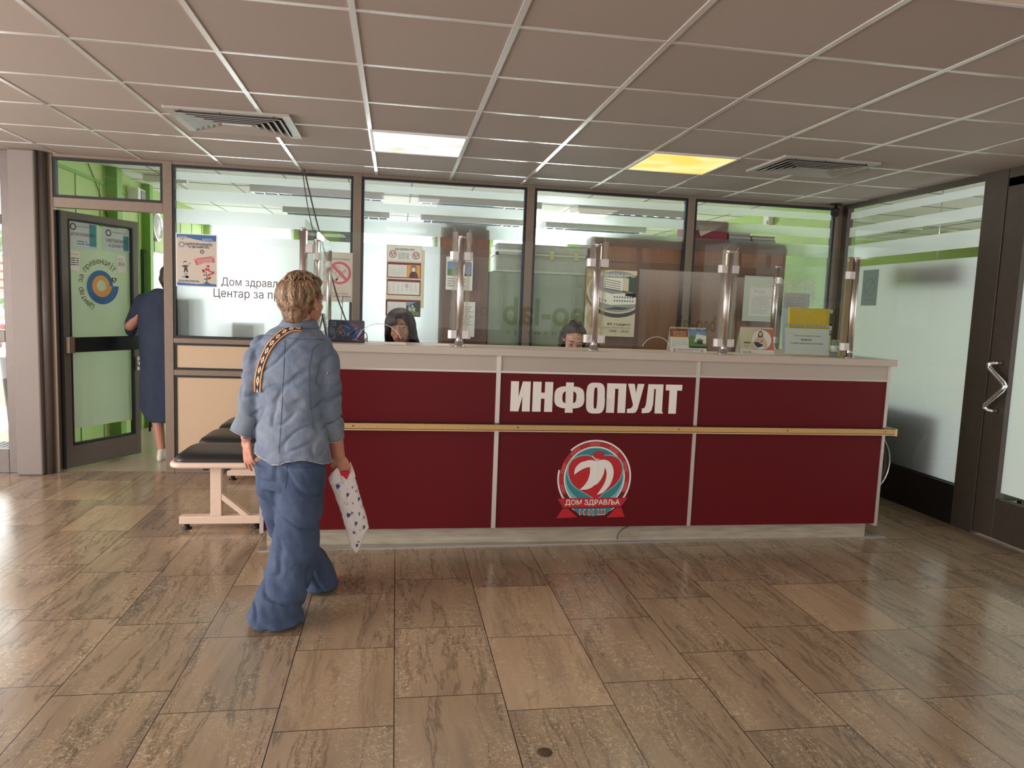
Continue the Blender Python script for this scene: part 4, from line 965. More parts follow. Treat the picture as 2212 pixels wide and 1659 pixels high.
# wall calendar hung on the glass
t, p, w, h = sheet('wall_calendar', 'tall three month wall calendar hanging above the smiling receptionist', 'calendar', .088, 1.336, .318, .586)
p.rect(CREAM, .012, .075, .318, h-.03, 1); p.rect(CREAM, .004, .09, .296, h, 2)
p.rect(PAPER, .012, h-.125, .288, h-.008, 3); p.text(INK, 'ДОМ ЗДРАВЉА НИШ', .068, h-.045, .162, .021, 4, .02); logo(p, .055, h-.075, .030, 4); logo(p, .245, h-.080, .030, 4)
p.lines(GREYINK, .10, h-.112, .20, h-.055, 5, 4, .4, .2)
def month(y0, hh, photo, n0, rows, mark=None, full=False):
    p.rect(BROWNP, .012, y0, .288, y0+hh, 3); x1 = .280 if full else .172; p.rect(PAPER, .018, y0+.008, x1, y0+hh-.020, 4)
    k = 1-n0; px = (x1-.03)/7
    for r in range(rows):
        for c in range(7):
            if 1 <= k <= 31: p.text(INK if c < 6 else REDP, str(k), .026+c*px, y0+hh-.038-(hh-.045)/rows*r, None, .008, 5)
            if mark == k: p.ring(REDP, .031+c*px, y0+hh-.0335-(hh-.045)/rows*r, .010, .0135, 6)
            k += 1
    if photo == 'saint':
        p.rect(ORANGEP, .174, y0+.006, .282, y0+hh-.018, 4); p.poly(GOLDP, circ(.228, y0+hh*.62, .032), 5); p.poly(DKB, [(.19, y0+.006), (.20, y0+.045), (.228, y0+.062), (.256, y0+.045), (.268, y0+.006)], 5)
        p.poly(BROWNP, [(.230, y0+.006), (.232, y0+.045), (.25, y0+.045), (.26, y0+.006)], 6); p.poly(DKB, circ(.228, y0+hh*.69, .016), 6); p.poly(SKINP, circ(.228, y0+hh*.62, .013, .016), 7); p.poly(PAPER, circ(.228, y0+hh*.54, .012, .016), 8)
    if photo == 'church':
        p.rect(DKGREEN, .174, y0+.006, .282, y0+hh-.016, 4); p.poly(SKYP, [(.174, y0+hh-.016), (.255, y0+hh-.016), (.20, y0+hh-.045), (.174, y0+hh-.05)], 5); p.poly(GREYP, [(.19, y0+.04), (.19, y0+.075), (.20, y0+.09), (.21, y0+.075), (.25, y0+.075), (.25, y0+.04)], 5); p.rect(PAPER, .20, y0+.04, .206, y0+.07, 6); p.rect(PAPER, .234, y0+.04, .24, y0+.07, 6); p.poly(PAPER, circ(.225, y0+.085, .008), 6); p.rect(GREENP, .174, y0+.006, .282, y0+.038, 5)
p.rect(BROWNP, .004, .0, .292, .135, 2)
month(h-.268, .128, 'saint', 4, 5); month(h-.412, .132, None, 0, 5, 12, True); month(.004, .135, 'church', 2, 5); p.build(t, PN)
# anniversary poster, tall and a small copy
def anniversary(label, x0, z0, w, h, y=YG):
    t, p, w, h = sheet('anniversary_poster', label, 'poster', x0, z0, w, h, y); k = w/.46
    p.rect(CREAM, 0, 0, w, h, 1); p.poly(GOLDP, [(0, h), (w*.55, h), (w*.2, h*.75), (0, h*.42)], 2)
    ecx, ecz, rx, rz = w*.62, h*.68, w*.56, h*.31
    el = [(min(max(a, 0), w), min(max(c, 0), h)) for a, c in circ(ecx, ecz, rx+.018*k, rz+.014*k, 60)]; p.poly(DKB, [(a, max(c-.035*k, 0)) for a, c in el], 3); p.poly(CREAM, el, 4)
    p.poly(GREYP, [(min(max(a, 0), w), min(max(c, 0), h)) for a, c in circ(ecx, ecz, rx, rz, 60)], 5)
    p.poly(DKGREEN, [(w*.78, h*.62), (w, h*.6), (w, h*.93), (w*.8, h*.93)], 6); p.poly(DKGREEN, [(w*.35, h*.405), (w*.75, h*.405), (w*.9, h*.44), (w*.6, h*.45)], 6)
    p.poly(WHITEI, [(w*.34, h*.70), (w*.34, h*.885), (w*.84, h*.885), (w*.84, h*.66), (w*.7, h*.66)], 6)          # tower block
    for r in range(5):
        for c in range(10): p.poly(DKB, [(w*(.37+.032*c), h*(.85-.034*r-.0035*c)), (w*(.392+.032*c), h*(.849-.034*r-.0035*c)), (w*(.392+.032*c), h*(.862-.034*r-.0035*c)), (w*(.37+.032*c), h*(.863-.034*r-.0035*c))], 7)
    p.poly(CREAM, [(w*.72, h*.675), (w*.72, h*.885), (w*.84, h*.88), (w*.84, h*.67)], 7)
    p.poly(WHITEI, [(w*.12, h*.60), (w*.14, h*.72), (w*.5, h*.665), (w*1.0, h*.66), (w*1.0, h*.50), (w*.5, h*.475), (w*.3, h*.51)], 6)   # low wing
    p.poly(GREYP, [(w*.14, h*.72), (w*.34, h*.735), (w*.98, h*.668), (w*.5, h*.64)], 7)
    for c in range(8):
        for r in range(2): p.rect(DKB, w*(.56+.052*c), h*(.53+.055*r), w*(.585+.052*c), h*(.553+.055*r), 7)
    for c in range(4): p.poly(DKB, [(w*(.2+.06*c), h*(.56-.012*c)), (w*(.23+.06*c), h*(.555-.012*c)), (w*(.23+.06*c), h*(.585-.012*c)), (w*(.2+.06*c), h*(.59-.012*c))], 7)
    p.text(WHITEI, 'ДОМ ЗДРАВЉА НИШ', w*.03, h*.895, w*.93, h*.047, 8, .02)
    p.text(INK, '80 година', w*.45, h*.16, w*.47, h*.048, 2, .015); p.text(INK, 'примарне здравствене заштите', w*.08, h*.118, w*.84, h*.024, 2); p.text(INK, '1945 - 2025.', w*.50, h*.062, w*.41, h*.036, 2, .012)
    p.rect(GREYINK, w*.15, h*.106, w*.92, h*.108, 2); p.build(t, PN)
anniversary('tall cream anniversary poster with a building picture, by the middle of the desk', 1.80, 1.226, .455, .577)
anniversary('small copy of the cream anniversary poster, behind the yellow folder by the corner post', 3.945, 1.165, .20, .37, YG-.012)
# other notices
t, p, w, h = sheet('notice', 'white notice with a blue picture on the brown cupboard behind the left-hand post', 'notice', .585, 1.573, .225, .275)
p.rect(PAPER, 0, 0, w, h, 1); p.rect(DKB, .012, .12, w-.012, h-.04, 2); p.poly(SKYP, [(.016, .16), (w-.016, .13), (w-.016, h-.044), (.016, h-.044)], 3); p.poly(GREENP, [(.016, .124), (.09, .124), (.16, .17), (.10, .19), (.016, .17)], 4); p.lines(GREYINK, .015, .03, w*.8, .11, 4); p.build(t, PN)
t, p, w, h = sheet('notice', 'white typed list lower down on the brown cupboard beside the left-hand post', 'notice', .70, 1.183, .14, .295)
p.rect(PAPER, 0, 0, w, h, 1); p.lines(INK, .02, .10, w-.01, h-.03, 12, 2, .3, .4); p.build(t, PN)
t, p, w, h = sheet('notice', 'pale green holder with a typed price list on the rightmost window', 'notice', 3.262, 1.405, .335, .405)
PGREEN = mat('pale_green_card', (188, 200, 182), .6); p.rect(PGREEN, 0, 0, w, h, 1); p.rect(PAPER, .06, .05, w-.02, h-.10, 2); p.ring(INK, .11, h-.135, .004, .009, 3); p.lines(GREYINK, .13, h-.15, .22, h-.125, 2, 3); p.lines(GREYINK, .08, .07, w-.04, h-.17, 16, 3, .3, .3); PN['pale_green_card'] = 'holder'; p.build(t, PN)
t, p, w, h = sheet('notice', 'plain grey notice above the pale blue board on the rightmost window', 'notice', 3.655, 1.46, .255, .215)
GRC = mat('grey_card', (160, 158, 160), .6); p.rect(GRC, 0, 0, w, h, 1); p.lines(GREYINK, .03, .03, w-.03, h-.03, 7, 2, .35, .3); PN['grey_card'] = 'sheet'; p.build(t, PN)
# sign on the side glass, seen from its back
t = thing('no_smoking_sign', 'grey-green back of a no smoking sign stuck on the right side glass', 'sign', (XR-.004, 3.0, 1.578))
p = Plane((XR-.004, 3.0, 1.578), (0, -1, 0), (0, 0, 1)); SGB = mat('grey_green_sign_back', (96, 112, 104), .6); SGD = mat('faint_sign_ring', (84, 98, 92), .6)
p.rect(SGB, 0, 0, .205, .305, 1); p.ring(SGD, .10, .16, .06, .072, 2); p.poly(SGD, [(.05, .12), (.06, .11), (.15, .2), (.14, .21)], 2); p.rect(SGD, .03, .04, .17, .05, 2); p.build(t, {'grey_green_sign_back': 'sheet', 'faint_sign_ring': 'printed_mark'})
# security camera and loose cables
t = thing('security_camera', 'black bullet security camera in the corner under the ceiling', 'camera', (4.03, 3.24, ZC-.09))
b = MB(); b.lathe((4.05, 3.26, ZC-.012), [(0, 0), (.05, 0), (.05, .012), (0, .012)], 20); b.build('mount_plate', BLACK, t)
b = MB(); b.tube([(4.05, 3.26, ZC-.012), (4.05, 3.26, ZC-.04), (4.03, 3.24, ZC-.055)], .012, 10); b.build('arm', BLACK, t)
b = MB(); d = V3((-.5, -.8, -.28)).normalized(); c = V3((4.04, 3.25, ZC-.07)); b.tube([c-d*.03, c-d*.028, c+d*.085, c+d*.1], [.02, .037, .04, .036], 20); b.build('housing', BLACK, t)
b = MB(); b.tube([c+d*.1, c+d*.104], [.024, .022], 18); b.build('lens', mat('camera_lens', (40, 34, 36), .1), t)
def cable(label, pts, r, m):
    pts = [V3(q) for q in pts]; out = []
    for i in range(len(pts)-1):
        a, b_, c, d_ = pts[max(i-1, 0)], pts[i], pts[i+1], pts[min(i+2, len(pts)-1)]
        for k in range(6):
            u = k/6; out.append(.5*((2*b_)+(c-a)*u+(2*a-5*b_+4*c-d_)*u*u+(3*b_-a-3*c+d_)*u**3))
    b = MB(); b.tube(out+[pts[-1]], r, 8); return tag(b.build('cable', m, None), label, 'cable')
DGREY = mat('dark_grey_cable', (66, 62, 66), .5)
cable('thicker dark cable hanging from the ceiling down to the left end of the desk', [P(657, 366, y=3.28), P(672, 430, y=3.26), P(689, 498, y=3.22), P(706, 560, y=3.2), P(728, 640, y=3.18), P(747, 692, y=3.15), P(752, 715, y=3.1)], .006, DGREY)
cable('thinner dark cable hanging beside the thicker one above the desk', [P(653, 368, y=3.29), P(662, 430, y=3.28), P(674, 490, y=3.25), P(679, 500, y=3.24)], .004, DGREY)
cable('thin grey cable running up behind the no smoking sign edge', [P(738, 655, y=3.29), P(741, 640, y=3.30), P(737, 690, y=3.24), P(735, 712, y=3.2)], .003, GREYINK)

# ------------------------------------------------------------------ things standing on the desk
def tent(name, label, u0, v0, u1, v1, draw, y=1.56):
    a = P(u0, v0, y=y); c = P(u1, v1, y=y); w = c.x-a.x; h = a.z-ZT; x0 = a.x
    t = thing(name, label, 'calendar', (x0+w/2, y+.03, ZT)); V = V3((0, .20, 1)).normalized(); hl = h/V.z
    p = Plane((x0, y, ZT+.001), (1, 0, 0), V); p.rect(PAPER, 0, 0, w, hl, 1); draw(p, w, hl); p.build(t, PN)
    b = MB(); yt = y+h*.2
    b.add([(x0, yt, ZT+h), (x0+w, yt, ZT+h), (x0+w, yt+h*.26, ZT+.001), (x0, yt+h*.26, ZT+.001)], [(0, 1, 2, 3), (3, 2, 1, 0)]); b.build('back_flap', PAPER, t)
    b = MB(); b.box(x0-.001, x0+w, y+.002, yt+h*.24, ZT, ZT+.0015); b.build('base_flap', PAPER, t)
    b = MB(); n = int(w/.009)
    for k in range(n):
        xx = x0+.006+k*(w-.012)/(n-1); b.tube([(xx, yt+.005*cos(q), ZT+h+.001+.005*sin(q)) for q in [2*pi*j/8 for j in range(9)]], .0011, 5, False)
    b.build('spiral_binding', WHITEP, t); return t
RUST = mat('rust_print', (148, 74, 44), .6); PN['rust_print'] = 'printed_panel'
def cal1(p, w, h):
    p.rect(RUST, 0, h*.64, w*.5, h*.97, 2); p.rect(ORANGEP, 0, h*.605, w*.52, h*.64, 2); p.lines(CREAM, w*.08, h*.68, w*.45, h*.9, 4, 3, .3, .2)
    k = 1
    for r in range(5):
        for c in range(7):
            if k <= 30: p.text(INK, str(k), w*(.06+.062*c), h*(.52-.072*r), None, h*.04, 3)
            k += 1
    p.rect(SKYP, w*.51, h*.55, w, h*.97, 2); p.poly(WHITEI, [(w*.7, h*.5), (w*.72, h*.74), (w*.78, h*.83), (w*.84, h*.74), (w, h*.70), (w, h*.45)], 3); p.poly(GREYP, [(w*.7, h*.72), (w*.785, h*.80), (w*.87, h*.72), (w*.82, h*.74), (w*.75, h*.74)], 4)
    p.poly(GREENP, [(w*.51, h*.2), (w*.51, h*.62), (w*.6, h*.72), (w*.7, h*.66), (w*.66, h*.45), (w, h*.36), (w, h*.2)], 4); p.rect(DKGREEN, w*.53, h*.18, w, h*.26, 4)
    p.poly(DKB, [(w*.74, h*.34), (w*.74, h*.50), (w*.90, h*.50), (w*.90, h*.34)], 5); p.poly(GREYP, [(w*.70, h*.5), (w*.82, h*.6), (w*.95, h*.5)], 5)
    p.rect(PAPER, 0, 0, w, h*.17, 5); logo(p, w*.12, h*.085, h*.065, 6); logo(p, w*.88, h*.08, h*.065, 6); p.text(INK, 'ДОМ ЗДРАВЉА НИШ', w*.2, h*.075, w*.6, h*.06, 6, .02); p.lines(GREYINK, w*.25, h*.03, w*.75, h*.06, 1, 6)
tent('desk_calendar', 'tent desk calendar with a church picture and a month grid', 1451, 708, 1526, 760, cal1)
CORAL = mat('coral_print', (206, 112, 96), .6); PN['coral_print'] = 'printed_panel'
def cal2(p, w, h):
    p.poly(CREAM, [(0, h*.17), (w*.5, h*.17), (w*.4, h*.98), (0, h*.98)], 2); p.poly(CORAL, [(w*.45, h*.17), (w, h*.17), (w, h*.97), (w*.5, h*.97)], 2); p.poly(SKINP, [(w*.3, h*.17), (w*.62, h*.17), (w*.62, h*.97), (w*.4, h*.97)], 3)
    p.poly(WHITEI, circ(w*.64, h*.56, w*.29, h*.37), 4); p.poly(INK, [(w*.53, h*.6), (w*.53, h*.78), (w*.58, h*.89), (w*.64, h*.89), (w*.68, h*.8), (w*.68, h*.68), (w*.6, h*.62), (w*.44, h*.55), (w*.5, h*.64)], 5)
    p.poly(SKINP, circ(w*.605, h*.77, w*.05, h*.08), 6); p.poly(SKINP, [(w*.4, h*.5), (w*.5, h*.65), (w*.7, h*.65), (w*.78, h*.5), (w*.8, h*.26), (w*.7, h*.24), (w*.68, h*.4), (w*.5, h*.46)], 6); p.poly(NAVYP, [(w*.38, h*.46), (w*.5, h*.47), (w*.66, h*.38), (w*.67, h*.32), (w*.52, h*.25), (w*.44, h*.33)], 7); p.poly(REDP, circ(w*.63, h*.50, w*.025, h*.03, 10), 8)
    p.rect(GREENP, w*.10, h*.40, w*.30, h*.47, 4); p.lines(GREYINK, w*.1, h*.28, w*.28, h*.36, 2, 4)
    p.rect(PAPER, 0, 0, w, h*.17, 4); p.text(INK, 'beo-lab', w*.07, h*.05, w*.24, h*.08, 5)
tent('desk_calendar', 'tent desk calendar with a picture of a pregnant woman in a white circle', 1604, 708, 1672, 764, cal2)
# acrylic holder with the wheelchair notice, yellow folder and pale blue board behind it
a, c = P(1699, 699, y=1.56), P(1792, 768, y=1.56); x0, w, h = a.x, c.x-a.x, a.z-ZT
t = thing('sign_holder', 'clear acrylic holder with a white printed notice on the desk', 'sign', (x0+w/2, 1.57, ZT))
p = Plane((x0, 1.56, ZT+.002), (1, 0, 0), (0, .12, 1)); p.rect(PAPER, .004, .004, w-.004, h*.86, 1)
p.text(INK, 'Приликом узимања колица', w*.2, h*.60, w*.6, h*.055, 2); p.text(INK, 'ОБАВЕЗНО', w*.36, h*.48, w*.24, h*.055, 2, .02); p.rect(INK, w*.36, h*.465, w*.60, h*.47, 2); p.text(INK, 'оставите личну карту на шалтеру', w*.13, h*.35, w*.72, h*.058, 2)
p.rect(BEIGEP, w*.0, h*.93, w*1.0, h*.995, 1)
for k in (.1, .14, .23, .31, .38, .5, .55, .63, .70, .78, .87): p.rect(INK, w*k, h*.955, w*(k+.022), h*.972, 2)
p.build(t, {**PN, 'beige_poster_paper': 'punched_strip'})
b = MB(); b.obox((x0+w/2, 1.56+.06*h-.003, ZT+h/2+.001), (w/2, 0, 0), V3((0, .12, 1)).normalized()*h/2, (0, .0012, 0)); b.build('acrylic_front', SCREEN, t)
b = MB(); b.box(x0, x0+w, 1.555, 1.66, ZT, ZT+.003); b.build('acrylic_foot', SCREEN, t)
YEL = mat('yellow_plastic_folder', (214, 182, 22), .35, noise_s=20, noise_a=.05)
a, c = P(1709, 664, y=1.72), P(1788, 768, y=1.72); t = thing('folder', 'yellow plastic folder standing behind the printed notice holder', 'folder', ((a.x+c.x)/2, 1.72, ZT))
b = MB(); b.obox(((a.x+c.x)/2, 1.72+.05*(a.z-ZT), (a.z+ZT)/2), ((c.x-a.x)/2, 0, 0), (0, .05*(a.z-ZT), (a.z-ZT)/2), (0, .008, 0)); b.build('cover', YEL, t, .002)
b = MB(); b.obox((a.x+.004, 1.72+.05*(a.z-ZT)-.0085, (a.z+ZT)/2), (.004, 0, 0), (0, .05*(a.z-ZT), (a.z-ZT)/2), (0, .001, 0)); b.build('spine_edge', mat('yellow_edge', (232, 206, 70), .35), t)
b = MB(); b.tube([(a.x+.055, 1.745, a.z+.006), (a.x+.055, 1.728, a.z+.004), (a.x+.057, 1.727, a.z-.015)], .0025, 6); b.build('elastic_clip', YEL, t)
a, c = P(1678, 672, y=1.9), P(1712, 766, y=1.9); b = MB(); b.box(3.075, 3.075+.20, 2.0, 2.01, ZT, 1.50)
b = MB(); x0 = P(1690, 700, y=2.3).x; b.obox((x0+.11, 2.3, (ZT+1.515)/2), (.11, 0, 0), (0, .02, (1.515-ZT)/2), (0, .004, 0))
tag(b.build('board', mat('pale_blue_board', (186, 200, 226), .6), None, .002), 'pale blue board leaning on the right return behind the yellow folder', 'board')
# jar
c = P(1804, 767, y=1.58); t = thing('glass_jar', 'small clear glass jar with a white label at the right end of the desk', 'jar', (c.x, 1.58, ZT))
JG = glass_mat('jar_glass', (.86, .93, .92), .9, .02, .12, (.75, .83, .82))
b = MB(); b.lathe((c.x, 1.58, ZT), [(0, 0), (.030, 0), (.036, .006), (.036, .075), (.033, .092), (.030, .098), (.030, .112), (.027, .112), (.027, .1), (.031, .09), (.033, .07), (.033, .008), (0, .005)], 28); b.build('body', JG, t)
b = MB(); b.lathe((c.x, 1.58, ZT), [(.0365, .03), (.0368, .03), (.0368, .072), (.0365, .072)], 28); b.build('label', mat('grey_green_label', (200, 208, 196), .6), t)
pj = Plane((c.x-.028, 1.58-.0375, ZT), (1, 0, 0), (0, 0, 1)); pj.text(DKGREEN, 'Vitis', .008, .046, .040, .015, 1); pj.build(t, {'dark_green_print': 'lettering'})
# laptop with a printed lid
a, c = P(709, 691, y=1.57), P(787, 740, y=1.57); x0, w, h = a.x, c.x-a.x, a.z-ZT
LID = mat('dark_navy_lid_skin', (40, 44, 66), .35, noise_s=26, noise_a=.45)
t = thing('laptop', 'open laptop with a dark blue lid printed with red and blue swirls', 'laptop', (x0+w/2, 1.57, ZT))
p = Plane((x0, 1.57, ZT+.002), (1, 0, 0), (0, .08, 1), .0005)
p.poly(LID, rrect(0, .0, w, h, .008), 12, .006-.0004)
LB, LR, LWH, LG = mat('lid_blue', (40, 70, 118), .35, noise_s=60, noise_a=.35), mat('lid_red', (122, 44, 58), .35, noise_s=80, noise_a=.35), mat('lid_cream_line', (176, 152, 148), .4), mat('lid_grey_mark', (104, 110, 126), .4)
def curve(m, pts, wd, ly=14):
    for i in range(len(pts)-1):
        q0, q1 = V3((*pts[i], 0)), V3((*pts[i+1], 0)); n_ = V3((-(q1-q0).y, (q1-q0).x, 0)).normalized()*wd/2
        p.poly(m, [((q0+n_).x*w, (q0+n_).y*h), ((q0-n_).x*w, (q0-n_).y*h), ((q1-n_).x*w, (q1-n_).y*h), ((q1+n_).x*w, (q1+n_).y*h)], ly)
p.poly(LB, [(w*a_, h*b_) for a_, b_ in circ(.56, .55, .19, .26, 24)], 13); p.poly(LB, [(w*a_, h*b_) for a_, b_ in circ(.76, .38, .17, .25, 24)], 13)
p.poly(LR, [(w*.60, h*.86), (w*.76, h*.84), (w*.85, h*.70), (w*.80, h*.60), (w*.72, h*.62), (w*.66, h*.74)], 13); p.poly(LR, [(w*.36, h*.48), (w*.30, h*.60), (w*.38, h*.74), (w*.44, h*.66), (w*.42, h*.46)], 13); p.poly(LR, [(w*.78, h*.16), (w*.93, h*.16), (w*.98, h*.32), (w*.92, h*.40)], 13)
curve(LWH, [(.24, .58), (.32, .66), (.38, .76), (.46, .74), (.54, .66), (.6, .6)], .014); curve(LWH, [(.52, .26), (.62, .44), (.72, .60), (.82, .66)], .014); curve(LWH, [(.88, .62), (.92, .5), (.9, .4), (.84, .28), (.76, .16), (.66, .1)], .016); curve(LWH, [(.28, .42), (.36, .34), (.44, .26)], .014); curve(LWH, [(.44, .36), (.52, .34), (.56, .42)], .012)
rl = random.Random(3)
for k in range(34):
    u, v = rl.gauss(.33, .06), rl.gauss(.50, .09); a_ = rl.uniform(0, 6.3); curve(LWH, [(u, v), (u+.025*cos(a_), v+.035*sin(a_)), (u+.04*cos(a_+.8), v+.05*sin(a_+.8))], .008)
for k in range(10):
    u, v = rl.uniform(.68, .85), rl.uniform(.06, .16); curve(LWH, [(u, v), (u+.03, v+rl.uniform(-.03, .03))], .012)
curve(LG, [(.05, .86), (.20, .90), (.20, .74), (.13, .74), (.13, .86)], .03); curve(LG, [(.05, .74), (.10, .70), (.16, .73)], .022); curve(LG, [(.06, .36), (.06, .62), (.10, .66), (.10, .36)], .03); curve(LG, [(.14, .36), (.14, .62)], .03); curve(LG, [(.18, .34), (.17, .62)], .026); curve(LG, [(.06, .32), (.2, .30), (.21, .24), (.12, .22)], .03); curve(LG, [(.06, .16), (.18, .14), (.18, .22)], .026)
p.rect(LG, w*.74, h*.06, w*.97, h*.08, 13)
p.build(t, {'dark_navy_lid_skin': 'lid', 'lid_blue': 'lid_print', 'lid_red': 'lid_print', 'lid_cream_line': 'lid_print', 'lid_grey_mark': 'lid_print'})
b = MB(); b.box(x0, x0+w, 1.572, 1.72, ZT, ZT+.012); b.build('keyboard_base', BLACK, t, .002)
cable('short dark lead curving out beside the laptop lid', [(x0+w-.005, 1.6, ZT+.065), (x0+w+.012, 1.59, ZT+.05), (x0+w+.016, 1.59, ZT+.02), (x0+w+.016, 1.59, ZT+.004)], .0025, DGREY)
# white A-frame price stand at the left end
t = thing('tent_stand', 'white folded tent stand beside the laptop lid', 'stand', (-.25, 1.75, ZT))
zt = P(695, 677, y=1.75).z; xa, xt, xb = P(682, 742, y=1.75).x, P(697, 677, y=1.75).x, P(708, 735, y=1.75).x
for name, q in (('left_leaf', xa), ('right_leaf', xb)):
    b = MB(); d = V3((q-xt, 0, ZT-zt)); n_ = V3((-d.z, 0, d.x)).normalized()*.003; b.obox(V3((xt, 1.79, zt))+d/2, d/2, (0, .06, 0), n_); b.build(name, WHITEP if q == xa else mat('grey_stand_back', (168, 170, 172), .5), t, .001)
b = MB(); b.tube([(xt-.002, 1.728, zt-.002), (xb-.002, 1.728, ZT+.003)], .004, 8); b.build('edge_strip', BLACK, t)
b = MB(); b.box(-.27, -.02, 1.62, 1.78, ZT, ZT+.004); tag(b.build('reflection_slab', PAPER, None), 'white slab standing for a window reflection on the desk behind the laptop', 'paper')  # window reflection on the worktop put in as a thin white slab
for k, (xa, xb) in enumerate(((.0, .24), (.34, .50))):
    b = MB(); b.box(xa, xb, 1.50, 1.70, ZT, ZT+.003); tag(b.build('reflection_slab', PAPER, None), ('white slab standing for a window reflection on the desk in front of the smiling receptionist', 'white slab standing for a window reflection on the desk left of the post between the receptionists')[k], 'paper')  # more of the bright reflected strip, added as white slabs

# ------------------------------------------------------------------ row of three seats on the left
SEATM = mat('black_vinyl', (34, 33, 34), .38, bump=.12, bump_s=300); BEIGE = mat('cream_powder_coat', (222, 198, 178), .4, noise_s=15, noise_a=.03)
bench = thing('bench', 'row of three black padded seats on a cream frame left of the desk', 'bench', (-.91, 2.4, 0))
SX0, SX1 = -1.155, -.655
for y0 in (1.71, 2.27, 2.83):
    b = MB(); cx, cy = (SX0+SX1)/2, y0+.24
    out = rrect(SX0, y0, SX1, y0+.48, .075, 8)
    rings = []
    for f, z in ((.93, .402), (.985, .406), (1.0, .416), (1.0, .424), (.98, .434), (.93, .438)): rings.append([(cx+(q[0]-cx)*f, cy+(q[1]-cy)*f, z) for q in out])
    b.loft([[V3(q) for q in r] for r in rings]); s_ = b.build('seat_shell', BEIGE, bench)
    b = MB(); rings = []
    for f, z in ((.90, .432), (.915, .438), (.91, .452), (.86, .470), (.74, .484), (.5, .490), (.2, .491)): rings.append([V3((cx+(q[0]-cx)*f, cy+(q[1]-cy)*f, z)) for q in out])
    b.loft(rings); b.build('cushion', SEATM, s_)
    for xx in (-.96, -.83):
        b = MB(); b.box(xx-.014, xx+.014, y0+.10, y0+.38, .372, .404); b.build('seat_clip', BLACK, s_)
b = MB(); b.box(-.925, -.865, 1.86, 3.18, .33, .372); b.build('beam', mat('grey_beam', (120, 104, 92), .5), bench, .003)
for y0 in (1.80, 3.08):
    b = MB(); b.box(-1.113, -.62, y0, y0+.06, .035, .085); b.box(-.93, -.865, y0+.002, y0+.058, .085, .404)
    b.prism([(-.865, .23), (-.865, .185), (-.745, .085), (-.70, .085)], (0, y0+.056, 0), (1, 0, 0), (0, 0, 1), 0, .052); l_ = b.build('leg_frame', BEIGE, bench, .004)
    for xx in (-1.075, -.66):
        b = MB(); b.lathe((xx, y0+.03, 0), [(0, 0), (.03, 0), (.03, .006), (.016, .012), (.016, .036), (0, .036)], 18); b.build('foot', BLACK, l_)

# ------------------------------------------------------------------ wheelchair tucked behind the right end of the desk
wc = thing('wheelchair', 'wheelchair parked behind the right end of the desk, one wheel showing', 'wheelchair', (3.8, 2.6, 0))
RUB = mat('grey_rubber_tyre', (92, 86, 78), .7)
for yy in (2.35, 2.88):
    b = MB(); b.tube([(3.80+.285*cos(a_), yy, .325+.285*sin(a_)) for a_ in [2*pi*k/48 for k in range(49)]], .018, 10, False); wh = b.build('wheel', RUB, wc)
    b = MB(); b.tube([(3.80+.292*cos(a_), yy-.035 if yy < 2.5 else yy+.035, .325+.292*sin(a_)) for a_ in [2*pi*k/48 for k in range(49)]], .009, 10, False); b.build('push_rim', CHROME, wh)
    b = MB(); b.lathe((3.80, yy-.03, .325), [(0, 0), (.03, 0), (.03, .06), (0, .06)], 16, 'y')
    for k in range(16):
        a_ = 2*pi*k/16; b.tube([(3.80+.02*cos(a_), yy, .325+.02*sin(a_)), (3.80+.28*cos(a_), yy, .325+.28*sin(a_))], .0018, 5)
    b.build('spokes', STEEL, wh)
    b = MB(); b.tube([(3.50, yy+(.05 if yy < 2.5 else -.05), .09+.008*cos(0)), (3.50, yy+(.05 if yy < 2.5 else -.05), .30)], .012, 8); b.lathe((3.50, yy+(.03 if yy < 2.5 else -.07), .075), [(0, 0), (.075, 0), (.075, .04), (0, .04)], 20, 'y'); b.build('caster', RUB, wc)
    b = MB(); yi = yy+(.05 if yy < 2.5 else -.05)
    b.tube([(3.42, yi, .30), (3.42, yi, .50), (3.90, yi, .50), (3.98, yi, .92), (4.08, yi, .93)], .011, 8); b.tube([(3.42, yi, .30), (3.92, yi, .325)], .011, 8); b.build('side_frame', STEEL, wc)
b = MB(); b.box(3.44, 3.88, 2.42, 2.81, .495, .52); b.build('seat', BLACK, wc, .01)
b = MB(); b.obox((3.945, 2.615, .72), (.012, 0, .0), (0, .19, 0), (.03, 0, .19)); b.build('backrest', BLACK, wc, .01)

# ------------------------------------------------------------------ office furniture behind the glass
WOOD = mat('brown_cupboard_wood', (126, 72, 52), .5, noise_s=4, noise_a=.2, stretch=(6, 6, .6)); WOODL = mat('light_brown_door', (146, 94, 72), .45, noise_s=4, noise_a=.15, stretch=(6, 6, .6)); SAGE = mat('sage_grey_metal', (150, 156, 138), .5, noise_s=5, noise_a=.05)
def cupboard(name, label, x0, x1, y0, y1, z1, m, doors, md=None, group=None):
    t = thing(name, label, 'cupboard', ((x0+x1)/2, (y0+y1)/2, 0), group); b = MB(); b.box(x0, x1, y0, y1, 0, z1); b.build('body', m, t, .004)
    for a, c, e, f in doors:
        b = MB(); b.box(x0+(x1-x0)*a+.008, x0+(x1-x0)*c-.008, y0-.008, y0-.0005, z1*e+.008, z1*f-.008); d = b.build('back_panel', md or m, t)
    for sx in ((x0+.02), (x1-.04)):
        b = MB(); b.box(sx, sx+.02, y0+.02, y1-.02, z1-.001, z1+.004); b.build('top_edge', m, t)
    return t
YC = YP+.05
cupboard('cupboard', 'narrow brown cupboard behind the window, carrying two white notices', .535, .955, YC, YC+.45, 2.09, WOOD, [(0, 1, .68, 1), (0, 1, .0, .68)])
